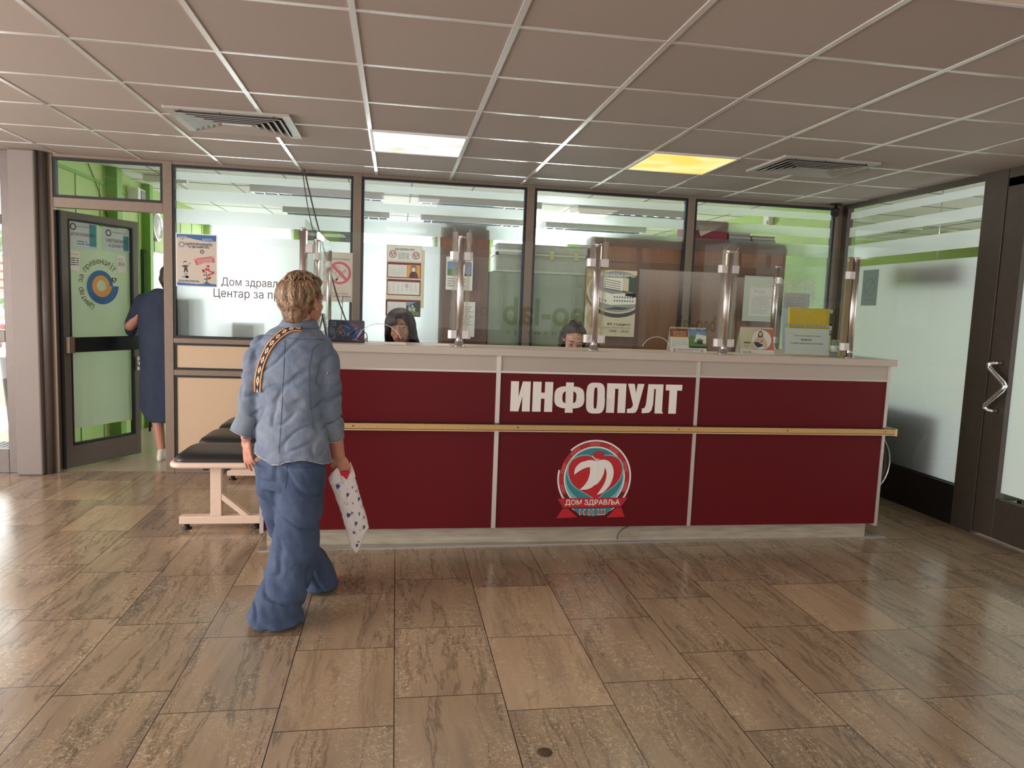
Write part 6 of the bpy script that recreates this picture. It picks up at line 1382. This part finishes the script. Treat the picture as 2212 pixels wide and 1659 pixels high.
b = MB(); b.lathe(hf(.080, -.004, .066), [(0, 0), (.005, .001), (.006, .006), (.004, .011), (0, .012)], 12); b.build('earring', mat('silver_earring', (214, 206, 196), .2, .9), wom)
# shirt
SHIRT = denim('washed_denim_shirt', (92, 106, 128), (146, 155, 166)); JEANS = denim('blue_wide_jeans', (46, 62, 90), (80, 97, 124)); SEAM = mat('frayed_pale_seam', (176, 176, 176), .9, noise_s=60, noise_a=.3); TURN = denim('turned_up_cuff', (104, 118, 132), (140, 150, 158))
def ring2(u0, u1, v, y, d, e=.9, dv=0):
    """ring whose silhouette spans pixels u0..u1 at row v, depth half-width d"""
    a, c = px(u0, v, y), px(u1, v, y); m_ = (a+c)/2; hw = (c.x-a.x)/2
    return (m_, rgt*hw*1.02, fwd*d+UPV*dv, e)
B = Blob()
B.loft([ring2(609, 684, 692, .60, .052), ring2(603, 688, 703, .595, .062), ring2(580, 697, 716, .585, .078, .9), ring2(556, 712, 735, .58, .092, .85), ring2(548, 716, 760, .58, .104, .85), ring2(548, 713, 800, .58, .112, .85), ring2(551, 706, 850, .58, .112), ring2(553, 705, 900, .58, .110), ring2(550, 711, 945, .58, .115), ring2(546, 718, 975, .58, .122), ring2(548, 719, 988, .58, .124)], 40)
def sleeve(pts, rs): B.chain(pts, rs)
sleeve([px(566, 748, .61), px(553, 775, .615), px(545, 830, .61), px(538, 880, .605), px(533, 930, .61)], [.054, .056, .052, .047, .044])
sleeve([px(694, 748, .56), px(706, 780, .545), px(710, 840, .55), px(714, 885, .565), px(722, 922, .61)], [.054, .058, .055, .052, .050])
def wr(q):
    a = noise.noise(V3((q.x*7, q.y*7, q.z*16)))*.006+noise.noise(V3((q.x*18+q.z*10, q.y*18, q.z*24)))*.0035
    g_ = abs(noise.noise(V3((q.x*9-q.z*7, q.y*9, q.z*9+3))))
    return a-.009*max(0, .16-g_)/.16
shirt = B.build('shirt', SHIRT, wom, .0065, 4, wr)
b = MB()                                                             # collar
cr = [(612, 690), (606, 698), (610, 708)]
rings = []
for k in range(19):
    a = radians(-150+300*k/18)-HD*0; rr = V3((0, 0, 0)); c0 = px(647, 699, .597); d_ = (-fwd*cos(a)+rgt*sin(a))
    rings.append([c0+d_*.062+UPV*.020, c0+d_*.074+UPV*.016, c0+d_*.088-UPV*.016, c0+d_*.078-UPV*.018, c0+d_*.064+UPV*.004])
b.loft(rings); b.build('collar', SHIRT, shirt)
# yoke, centre back and hem seams: thin ridges laid on the cloth from behind
from mathutils.bvhtree import BVHTree
def bvh_of(o):
    off = WL[o.name]; return BVHTree.FromPolygons([q.co+off for q in o.data.vertices], [p.vertices for p in o.data.polygons])
SB = bvh_of(shirt)
def onto(bv, u, v, lift=.001):
    d = ray(u, v).normalized(); h = bv.ray_cast(CAM, d)
    return None if h[0] is None else h[0]+h[1]*lift
def seam(bv, pts, r, name, m, parent, n=14, jit=0):
    out = []; rs = random.Random(len(pts)*7+int(pts[0][0]))
    for i in range(len(pts)-1):
        for k in range(n):
            t = k/n; q = onto(bv, pts[i][0]+(pts[i+1][0]-pts[i][0])*t, pts[i][1]+(pts[i+1][1]-pts[i][1])*t+rs.uniform(-jit, jit))
            if q is not None: out.append(q)
    if len(out) > 2:
        b = MB(); b.tube(out, r, 6); b.build(name, m, parent)
DSEAM = mat('dark_denim_seam', (74, 88, 112), .9)
seam(SB, [(556, 722), (600, 728), (650, 733), (700, 734)], .0011, 'seam', DSEAM, shirt); seam(SB, [(616, 735), (613, 800), (610, 860), (606, 930), (602, 984)], .0009, 'seam', DSEAM, shirt)
seam(SB, [(692, 742), (676, 752), (668, 790), (668, 840), (672, 890), (678, 930)], .0012, 'seam', DSEAM, shirt)
b = MB(); q = onto(SB, 708, 806, .003)
if q: b.ball(q, .006, 10, 6)
b.build('sleeve_button', mat('brass_button', (196, 172, 130), .3, .8), shirt)
# shirt-tail wave of the hem, then its frayed edge
zh = px(630, 988, YW).z
for q in shirt.data.vertices:
    wz = q.co.z+WL[wom.name].z
    t = max(0, min(1, (zh+.10-wz)/.10)); xx = q.co.x/.19
    q.co.z += t*t*.016*cos(pi*1.7*(xx-.28))
shirt.data.update(); SB = bvh_of(shirt)
pts = []
for u in range(546, 722, 2):
    for v in [1004-.7*k for k in range(90)]:
        q = onto(SB, u, v, .0008)
        if q is not None:
            if v > 972 and (not pts or (q-pts[-1]).length < .02): pts.append(q)
            break
b = MB(); b.tube(pts, .0024, 6); b.build('hem', SEAM, shirt)
# rolled cuffs: open sleeves flaring away from the arm
def cuff(c0, c1, r0, r1, name='rolled_cuff'):
    c0, c1 = V3(c0), V3(c1); d = (c1-c0).normalized(); u = d.orthogonal().normalized(); w = d.cross(u); b = MB(); n = 24
    prof = [(r0, 0), (r0+.006, .1), (r1+.004, .9), (r1, 1.0), (r1-.005, .95), (r0-.003, .1)]
    rings = [[c0+(c1-c0)*h+(u*cos(2*pi*k/n)+w*sin(2*pi*k/n))*(r*(1+.05*sin(3*2*pi*k/n))) for k in range(n)] for r, h in prof]
    b.loft(rings, False); o = b.build(name, TURN, shirt)
    b = MB(); b.tube([c1+(u*cos(2*pi*k/n)+w*sin(2*pi*k/n))*(r1*(1+.05*sin(3*2*pi*k/n))+.0005*(k % 2)) for k in range(n+1)], .0022, 5, False); b.build('cuff_edge', SEAM, o)
cuff(px(712, 905, .585), px(722, 944, .625), .046, .046); cuff(px(540, 895, .605), px(521, 936, .60), .042, .047)
# wide jeans
B = Blob()
def jr(u0, u1, v, y, d, dv=0): 
    a, c = px(u0, v, y), px(u1, v, y); m_ = (a+c)/2; return (m_, rgt*((c.x-a.x)/2)*1.02, fwd*d+UPV*dv, .95)
B.loft([jr(572, 694, 955, .585, .085), jr(562, 700, 980, .585, .100), jr(553, 702, 1020, .585, .116), jr(557, 698, 1052, .585, .110)], 40)
B.loft([jr(604, 704, 1000, .56, .105), jr(601, 700, 1050, .56, .110), jr(597, 695, 1100, .555, .105), jr(590, 692, 1150, .545, .100), jr(582, 688, 1200, .52, .100), jr(570, 676, 1245, .49, .102), jr(553, 660, 1285, .455, .108), (P(592, 1325, y=.425), rgt*.115, fwd*.118, .92), (V3((-.318, .408, .016)), rgt*.118, fwd*.126+UPV*.0, .92)], 36)
B.loft([jr(553, 640, 1000, .61, .10), jr(556, 640, 1060, .64, .10), jr(570, 650, 1110, .68, .10), jr(585, 668, 1150, .72, .10), jr(610, 690, 1180, .77, .10), jr(634, 714, 1215, .80, .105), jr(650, 722, 1245, .81, .11), (V3((-.168, .80, .02)), rgt*.092, fwd*.115, .95)], 36)
def wj(q):
    k = 1 if q.z < .28 else .5
    a = noise.noise(V3((q.x*9, q.y*9, q.z*5)))*.008*k+noise.noise(V3((q.x*26+q.z*14, q.y*20, q.z*11)))*.004
    return a-.010*max(0, .14-abs(noise.noise(V3((q.x*7+q.z*6, q.y*7, q.z*5+9)))))/.14
jeans = B.build('wide_jeans', JEANS, wom, .0065, 5, wj)
JB = bvh_of(jeans)
seam(JB, [(620, 1005), (619, 1030), (616, 1058)], .0012, 'seam', DSEAM, jeans); seam(JB, [(620, 1003), (632, 1005), (645, 1000), (648, 998)], .0016, 'pocket_edge', DSEAM, jeans)
seam(JB, [(540, 1342), (565, 1344), (590, 1342), (615, 1336), (642, 1330)], .0018, 'seam', DSEAM, jeans)
for a in (anR, anL):
    c = a+fwd*.045; b = MB(); rings = []
    for z, sx, sy in ((0, .036, .105), (.012, .040, .112), (.035, .038, .108), (.055, .03, .085), (.06, .02, .06)): rings.append([V3((c.x, c.y, z))+rgt*sx*cos(2*pi*k/20)+fwd*sy*sin(2*pi*k/20) for k in range(20)])
    b.loft(rings); b.build('shoe', mat('beige_shoe', (188, 170, 150), .6), wom)
# woven bag strap across the back, with the bag at her left front hip
bag = thing('shoulder_bag', 'crossbody bag with a black and orange woven strap across the denim shirt', 'bag', (-.45, .62, .8))
def strap_mat():
    m, N, L = nt('woven_strap'); b = N['Principled BSDF']; g = NG(N, L); uv = N.new('ShaderNodeUVMap'); sp = N.new('ShaderNodeSeparateXYZ'); L.new(uv.outputs[0], sp.inputs[0]); u, v = sp.outputs[0], sp.outputs[1]
    e_ = g.m('ABSOLUTE', g.m('SUBTRACT', v, .5)); border = g.m('GREATER_THAN', e_, .36); dark = g.m('MULTIPLY', g.m('GREATER_THAN', e_, .27), g.m('LESS_THAN', e_, .36))
    cell = g.m('ABSOLUTE', g.m('SUBTRACT', g.m('FRACT', g.m('MULTIPLY', u, 1)), .5)); dia = g.m('LESS_THAN', g.m('ADD', g.m('MULTIPLY', cell, .55), e_), .24); dot = g.m('LESS_THAN', g.m('ADD', g.m('MULTIPLY', cell, .8), g.m('MULTIPLY', e_, 1.4)), .13)
    c = g.mix(dia, srgb(34, 28, 34), srgb(214, 190, 158)); c = g.mix(dot, c, srgb(28, 24, 30)); c = g.mix(border, c, srgb(222, 150, 92)); L.new(c, b.inputs['Base Color']); b.inputs['Roughness'].default_value = .85; return m
sp_ = [(652, 712), (640, 711), (628, 713), (616, 718), (604, 727), (593, 738), (583, 751), (575, 766), (568, 783), (563, 802), (560, 822), (558, 845)]
me = bpy.data.meshes.new('strap'); vs = []; fs = []; uvs = []
n_ = 0; acc = 0
for i, (u, v) in enumerate(sp_):
    a, c = sp_[max(i-1, 0)], sp_[min(i+1, len(sp_)-1)]; t = V3((c[0]-a[0], c[1]-a[1], 0)).normalized(); nn = V3((-t.y, t.x, 0)); hw = 6.8 if i > 2 else 5.5; row = []
    for s_ in (-1, 1):
        q = onto(SB, u+nn.x*hw*s_, v+nn.y*hw*s_, .009) or px(u+nn.x*hw*s_, v+nn.y*hw*s_, .47)
        row.append(q)
    if i: acc += 1
    vs += [q-WL[bag.name] for q in row]
for i in range(len(sp_)-1): fs.append((2*i, 2*i+1, 2*i+3, 2*i+2))
me.from_pydata(vs, [], fs); ul = me.uv_layers.new(name='UVMap')
for p in me.polygons:
    for li in p.loop_indices:
        vi = me.loops[li].vertex_index; ul.data[li].uv = ((vi//2)*.85, vi % 2)
so = bpy.data.objects.new('strap', me); COL.objects.link(so); so.parent = bag; me.materials.append(strap_mat()); WL['strap'] = WL[bag.name]
md = so.modifiers.new('s', 'SOLIDIFY'); md.thickness = .003
b = MB(); c = V3((-.40, .72, .90)); b.obox(c, rgt*.09, fwd*.03, UPV*.07); b.build('pouch', mat('black_leather_pouch', (34, 30, 30), .5), bag, .012)
# plastic bag held in the right hand
pb = thing('plastic_bag', 'white plastic bag with blue hearts held in the walking woman\'s right hand', 'bag', px(750, 1190, .68))
BAGM = mat('white_plastic_bag', (228, 220, 216), .4, noise_s=12, noise_a=.03, bump=.5, bump_s=45)
YB = .66
L_ = [(709, 1035), (715, 1048), (722, 1065), (735, 1100), (745, 1140), (757, 1180), (768, 1195)]; R__ = [(762, 1018), (767, 1030), (771, 1045), (782, 1085), (793, 1118), (797, 1140), (772, 1195)]
B = Blob(); rg = []
for (a, c), th in zip(zip(L_, R__), (.012, .022, .028, .030, .028, .022, .006)):
    p0, p1 = px(*a, YB), px(*c, YB); m_ = (p0+p1)/2; rg.append((m_, (p1-p0)/2, V3((.2, .95, 0))*th, .85))
B.loft(rg, 28)
bagb = B.build('bag_body', BAGM, pb, .005, 3, lambda q: .0035*noise.noise(V3((q.x*30, q.y*30, q.z*14)))+.002*noise.noise(q*60))
BB = bvh_of(bagb); HB = mat('blue_heart_print', (52, 74, 130), .5); HRd = mat('red_heart_print', (206, 44, 74), .5)
def decal(m, pts, name):
    vs_ = [onto(BB, u, v, .0012) for u, v in pts]
    if all(q is not None for q in vs_): b = MB(); b.add(vs_, [tuple(range(len(vs_)))[::-1]]); b.build(name, m, pb)
def heart(u, v, w, h, m=HB, rot=.25):
    pts = []
    for k in range(18):
        t = 2*pi*k/18; x_, y_ = 16*sin(t)**3/16*w/2, -(13*cos(t)-5*cos(2*t)-2*cos(3*t)-cos(4*t))/15*h/2; pts.append((u+x_*cos(rot)-y_*sin(rot), v+x_*sin(rot)+y_*cos(rot)))
    decal(m, pts, 'heart_print')
for u, v, w, h in ((730, 1051, 9, 13), (751, 1069, 6, 12), (775, 1078, 5, 11), (753, 1113, 9, 13), (769, 1131, 6, 12), (786, 1139, 5, 11), (771, 1178, 6, 9), (775, 1046, 3, 8)): heart(u, v, w, h)
heart(753, 1162, 7, 8, HRd)
rs = random.Random(8)
for u, v in ((741, 1044), (762, 1052), (762, 1086), (761, 1108), (776, 1111), (781, 1095), (784, 1119), (777, 1147), (775, 1170), (789, 1156), (770, 1060), (764, 1150)):
    for k in range(3): decal(HB, [(u+rs.uniform(-2.5, 2.5)+a_, v+rs.uniform(-4, 4)+c_2) for a_, c_2 in ((-1, -1.6), (1, -1.2), (.8, 1.8))], 'small_print')
for u, v in ((745, 1085), (764, 1150)):
    for k in range(7): o1, o2 = rs.uniform(-4, 4), rs.uniform(-7, 7); decal(INK, [(u+o1-.5, v+o2), (u+o1+2.5, v+o2-2.2), (u+o1+2.8, v+o2-1.4)], 'small_print')
b = MB()                                                             # gathered handle flap at the top left, and the red thing inside
fl = [px(709, 1033, .64), px(716, 1022, .63), px(728, 1011, .63), px(733, 1022, .645), px(738, 1040, .635), px(715, 1048, .63)]
cc = sum(fl, V3((0, 0, 0)))/6; b.add(fl+[cc-fwd*.02], [(i, (i+1) % 6, 6) for i in range(6)], True); b.add([q+fwd*.012 for q in fl], [(5, 4, 3, 2, 1, 0)]); b.build('handle_flap', BAGM, pb)
b = MB(); c = px(744, 1027, .655); b.obox(c, rgt*.022, fwd*.008, V3((.25, 0, 1))*.022); b.build('red_package', mat('red_package', (214, 36, 56), .4), pb, .004)
b = MB(); b.add([px(757, 997, .675), px(765, 1018, .66), px(768, 1030, .655), px(756, 1036, .66), px(752, 1012, .675)], [(0, 1, 2, 3, 4)]); b.add([px(757, 997, .68), px(765, 1018, .668), px(768, 1030, .662), px(756, 1036, .668), px(752, 1012, .682)], [(4, 3, 2, 1, 0)]); b.build('handle_flap', BAGM, pb)

# ---- receptionists behind the desk
def seated(name_label, cx, y, chin_z, yaw, pitch, skin, hair, top, smile, lids, roll=0, k=.98):
    t = thing('person', name_label, 'person', (cx, y+.05, 0)); f = Frame((cx, y-.02, chin_z), yaw, pitch, roll); B = Blob(); head_blob(B, f, k, smile)
    nb = f(0, -.045, .03); ch = V3((cx, y+.06, chin_z-.12)); B.chain([nb, (nb+ch)/2, ch], [.052, .050, .06])
    B.loft([(ch+V3((0, 0, .03)), V3((.06, 0, 0)), V3((0, .05, 0))), (ch-V3((0, 0, .02)), V3((.165, 0, 0)), V3((0, .08, 0))), (ch-V3((0, 0, .15)), V3((.16, 0, 0)), V3((0, .105, 0))), (ch-V3((0, 0, .32)), V3((.14, 0, 0)), V3((0, .10, 0))), (ch-V3((0, 0, .48)), V3((.17, 0, 0)), V3((0, .12, 0)))])
    zs = ch.z-.06; zd = .86
    for s in (-1, 1):
        sh, el, wr_ = V3((cx+s*.165, y+.06, zs)), V3((cx+s*.20, y+.02, zs-.26)), V3((cx+s*.10, y-.16, zd))
        B.chain([sh, el, wr_], [.045, .036, .025]); hand(B, wr_, V3((-s*.25, -1, -.05)), V3((0, 0, -1)), V3((-s, 0, 0)), [.25, .3, .3, .35], .9)
        hp_, kn_, an_ = V3((cx+s*.085, y+.08, ch.z-.50)), V3((cx+s*.10, y-.30, ch.z-.52)), V3((cx+s*.10, y-.26, .10)); B.chain([hp_, kn_, an_], [.08, .055, .038]); B.chain([an_, an_+V3((0, -.13, -.06))], [.034, .028])
    B.build('body', skin, t, .0058, 3); face_parts(f, t, k, smile, lids)
    B = Blob(); B.loft([(ch+V3((0, 0, .012)), V3((.085, 0, 0)), V3((0, .072, 0))), (ch-V3((0, 0, .02)), V3((.185, 0, 0)), V3((0, .095, 0))), (ch-V3((0, 0, .15)), V3((.18, 0, 0)), V3((0, .125, 0))), (ch-V3((0, 0, .32)), V3((.16, 0, 0)), V3((0, .118, 0))), (ch-V3((0, 0, .50)), V3((.19, 0, 0)), V3((0, .14, 0)))], 32)
    for s in (-1, 1): B.chain([V3((cx+s*.165, y+.06, zs)), V3((cx+s*.20, y+.02, zs-.26)), V3((cx+s*.12, y-.12, zd+.02))], [.056, .047, .038])
    B.build('blouse', top, t, .008, 4, lambda q: .004*noise.noise(q*14))
    return t, f
ch = thing('office_chair', 'swivel chair of the smiling receptionist behind the desk', 'chair', (.21, 2.1, 0)); ch2 = thing('office_chair', 'swivel chair of the receptionist who looks down', 'chair', (1.33, 2.1, 0))
DKCL = mat('dark_plum_blouse', (56, 34, 44), .8); DKCL2 = mat('charcoal_blouse', (54, 54, 60), .8)
HAIRD = hair_mat('dark_auburn_hair', (24, 16, 16), (62, 36, 36), 60); HAIRN = hair_mat('dark_brown_hair', (30, 22, 18), (70, 50, 38), 60)
c = P(868, 745, y=1.95)
t, f = seated('smiling receptionist with dark chin length hair and a fringe behind the desk', c.x, 1.95, 1.178, radians(187), radians(-4), SKIN2, HAIRD, DKCL, 1.0, .35, radians(7))
B = Blob(); e = lambda q, r: B.ell(f(*q), r, f.R)
e((0, -.026, .145), (.088, .096, .088)); e((0, -.055, .095), (.086, .066, .09)); e((.074, -.022, .085), (.026, .052, .085)); e((-.074, -.022, .085), (.026, .052, .085)); e((.082, -.03, .015), (.022, .042, .060)); e((-.082, -.03, .015), (.022, .042, .060)); e((0, -.07, .02), (.075, .04, .07)); e((0, .052, .198), (.062, .032, .022))
hb = B.build('hair', HAIRD, t, .006, 3, hz)
b = MB(); tuft_hair(b, f, (0, -.024, .112), (.090, .098, .116), 150, 21, (radians(58), radians(302)), .15, 2.0, .008, .0075, .25)
rs = random.Random(4)
for i in range(46):                                                  # fringe swept to one side, side locks falling past the jaw
    u = -1+2*i/45; x0 = .012+.02*u; pts = []; drop = .040+.030*max(0, u*.5+.5)+rs.uniform(-.006, .006)
    if -.75 < u < .05: drop *= .30
    for j in range(7):
        tt = j/6; pts.append(f(x0*(1-tt)+u*.066*tt+.006*sin(tt*3), .030+.064*sin(tt*1.5)*(1-.28*u*u)+.004, .222-.012*tt-(drop*1.25)*tt*tt))
    b.tube(pts, [.004, .0065, .0075, .0075, .0065, .0045, .001], 6)
for s in (-1, 1):
    for i in range(26):
        y_ = rs.uniform(-.06, .020); fl_ = rs.uniform(.0, .03); pts = [f(s*(.062+.034*sin(min(1.5, tt*2.2))+fl_*max(0, tt-.75)*4), y_+.018*tt, .190-.215*tt) for tt in [q/7 for q in range(8)]]; b.tube(pts, [.004, .0075, .008, .008, .0075, .0065, .005, .001], 6)
b.build('hair_locks', HAIRD, t)
b = MB(); b.tube([f(-.088, .03, .048+.0)+V3((0, -.002, 0)), f(-.092, .033, .036), f(-.090, .034, .026)], .0025, 6); b.build('earring', mat('pearl_earring', (226, 214, 200), .3, .4), t)
c = P(1231, 742, y=1.98)
t, f = seated('receptionist with pinned dark brown hair looking down behind the desk', c.x+.01, 2.0, 1.135, radians(184), radians(-20), SKIN3, HAIRN, DKCL2, 0, .75, radians(-4))
B = Blob(); e = lambda q, r: B.ell(f(*q), r, f.R)
e((0, -.030, .140), (.082, .090, .086)); e((0, -.06, .09), (.080, .062, .085)); e((.072, -.03, .07), (.020, .048, .08)); e((-.072, -.03, .07), (.020, .048, .08)); e((.074, -.035, .0), (.02, .04, .06)); e((-.076, -.035, .0), (.022, .04, .07)); e((0, -.02, .222), (.046, .05, .022))
B.build('hair', HAIRN, t, .006, 3, hz)
b = MB()
for i in range(60):
    u = -1+2*i/59; pts = [f(u*(.066-.03*tt), .056-.020*u*u-.11*tt, .184-.018*u*u+.058*sin(tt*1.9)*(1-.35*u*u)) for tt in [q/6 for q in range(7)]]; b.tube(pts, [.0015, .005, .0062, .0064, .006, .005, .002], 6)
tuft_hair(b, f, (0, -.03, .108), (.084, .090, .112), 90, 31, (radians(85), radians(275)), .3, 2.05, .006, .0065, .2); b.build('hair_locks', HAIRN, t)
b = MB(); b.tube([f(.012, .0, .243), f(.025, -.004, .25), f(.04, -.004, .246)], [.003, .006, .003], 8); b.build('hair_clip', BLACK, t)
for chh, xx, yy in ((ch, .21, 2.12), (ch2, 1.34, 2.16)):
    b = MB(); b.box(xx-.23, xx+.23, yy-.26, yy+.2, .425, .470); b.build('seat', BLACK, chh, .02); b = MB(); b.box(xx-.2, xx+.2, yy+.22, yy+.26, .66, 1.02); b.build('backrest', BLACK, chh, .02)
    b = MB(); b.tube([(xx, yy, .06), (xx, yy, .425)], .025, 10); b.build('gas_lift', STEEL, chh)
    for k in range(5):
        a = 2*pi*k/5+.3; b = MB(); b.tube([(xx, yy, .08), (xx+.27*cos(a), yy+.27*sin(a), .055)], .016, 8); b.ball((xx+.27*cos(a), yy+.27*sin(a), .028), .028, 10, 8); b.build('leg', BLACK, chh)

# ---- woman in a navy dress walking into the office
YN = 3.88
nv = thing('person', 'woman in a long navy dress and white trainers walking through the open green door', 'person', (-1.78, YN, 0)); pn = lambda u, v, y=YN: P(u, v, y=y)
NAVY = mat('navy_cotton', (44, 54, 74), .85, noise_s=9, noise_a=.12, bump=.4, bump_s=20); cxn = -1.765
f = Frame((cxn+.02, YN+.01, 1.475), radians(5)); B = Blob(); head_blob(B, f, .97)
B.chain([f(0, -.03, .03), V3((cxn, YN, 1.42)), V3((cxn, YN, 1.38))], [.055, .056, .065])
B.loft([(V3((cxn, YN, 1.40)), V3((.08, 0, 0)), V3((0, .06, 0))), (V3((cxn, YN, 1.35)), V3((.17, 0, 0)), V3((0, .095, 0))), (V3((cxn, YN, 1.15)), V3((.18, 0, 0)), V3((0, .13, 0))), (V3((cxn, YN, .95)), V3((.19, 0, 0)), V3((0, .14, 0))), (V3((cxn, YN, .78)), V3((.19, 0, 0)), V3((0, .14, 0)))])
elN, wrN = pn(281, 704, YN-.02), pn(312, 712, YN+.22)
B.chain([V3((cxn-.18, YN, 1.345)), elN, wrN], [.055, .043, .028]); hand(B, wrN, V3((.6, .8, .1)), V3((.3, .2, -1)), V3((.5, .5, .6)), .4, .92)
elN2, wrN2 = V3((cxn+.27, YN+.02, 1.08)), V3((cxn+.20, YN+.20, .92)); B.chain([V3((cxn+.18, YN, 1.345)), elN2, wrN2], [.055, .043, .028]); hand(B, wrN2, V3((0, .6, -.8)), V3((-1, 0, 0)), V3((0, .8, .5)), .4, .92)
kL, aL = pn(338, 905, YN+.02), pn(346, 968, YN-.02); kR, aR = V3((cxn+.12, YN+.10, .42)), V3((cxn+.13, YN+.22, .09))
B.chain([V3((cxn-.09, YN, .80)), V3((kL.x, kL.y, .42)), V3((aL.x+.01, aL.y, .10))], [.085, .055, .036]); B.chain([V3((cxn+.09, YN, .80)), kR, aR], [.085, .055, .036])
for a in (V3((aL.x+.01, aL.y, .10)), aR): B.chain([a, a+V3((0, .0, -.04)), a+V3((.01, .13, -.065))], [.034, .033, .026])
B.build('body', SKIN, nv, .0062, 3); face_parts(f, nv, .97)
B = Blob(); e = lambda q, r: B.ell(f(*q), r, f.R); e((0, -.025, .145), (.082, .095, .085)); e((0, -.058, .10), (.078, .06, .085)); e((0, -.06, .05), (.06, .042, .05)); B.build('hair', HAIRN, nv, .006, 3, hz)
def nr(u0, v, d, z=None):
    a = pn(u0, v); c_x = cxn; return (V3((c_x, YN, a.z)), V3((c_x-a.x, 0, 0)), V3((0, d, 0)), .92)
B = Blob(); B.loft([(V3((cxn, YN, 1.455)), V3((.075, 0, 0)), V3((0, .07, 0))), nr(338, 622, .08), nr(318, 632, .105), nr(304, 650, .125), nr(298, 690, .14), nr(302, 740, .145), nr(304, 790, .15), nr(302, 840, .155), nr(304, 880, .16), nr(316, 903, .16), nr(322, 908, .155)], 36)
B.chain([pn(308, 650), pn(297, 672), pn(284, 700), pn(284, 714, YN+.03)], [.065, .062, .055, .05]); B.chain([V3((cxn+.18, YN, 1.34)), elN2], [.065, .055])
B.build('dress', NAVY, nv, .009, 4, lambda q: .006*noise.noise(V3((q.x*12, q.y*12, q.z*5))))
WSHOE = mat('white_trainer', (226, 216, 208), .6)
for a in (V3((aL.x+.01, aL.y, .0)), V3((aR.x, aR.y, 0))):
    c = a+V3((.005, .045, 0)); b = MB(); rings = []
    for z, sx, sy in ((.0, .042, .125), (.022, .046, .130), (.05, .042, .118), (.075, .036, .08), (.095, .034, .05), (.10, .028, .042)): rings.append([V3((c.x, c.y-(.03 if z > .06 else 0), z))+V3((sx*cos(2*pi*k/20), sy*sin(2*pi*k/20), 0)) for k in range(20)])
    b.loft(rings); b.build('trainer', WSHOE, nv)
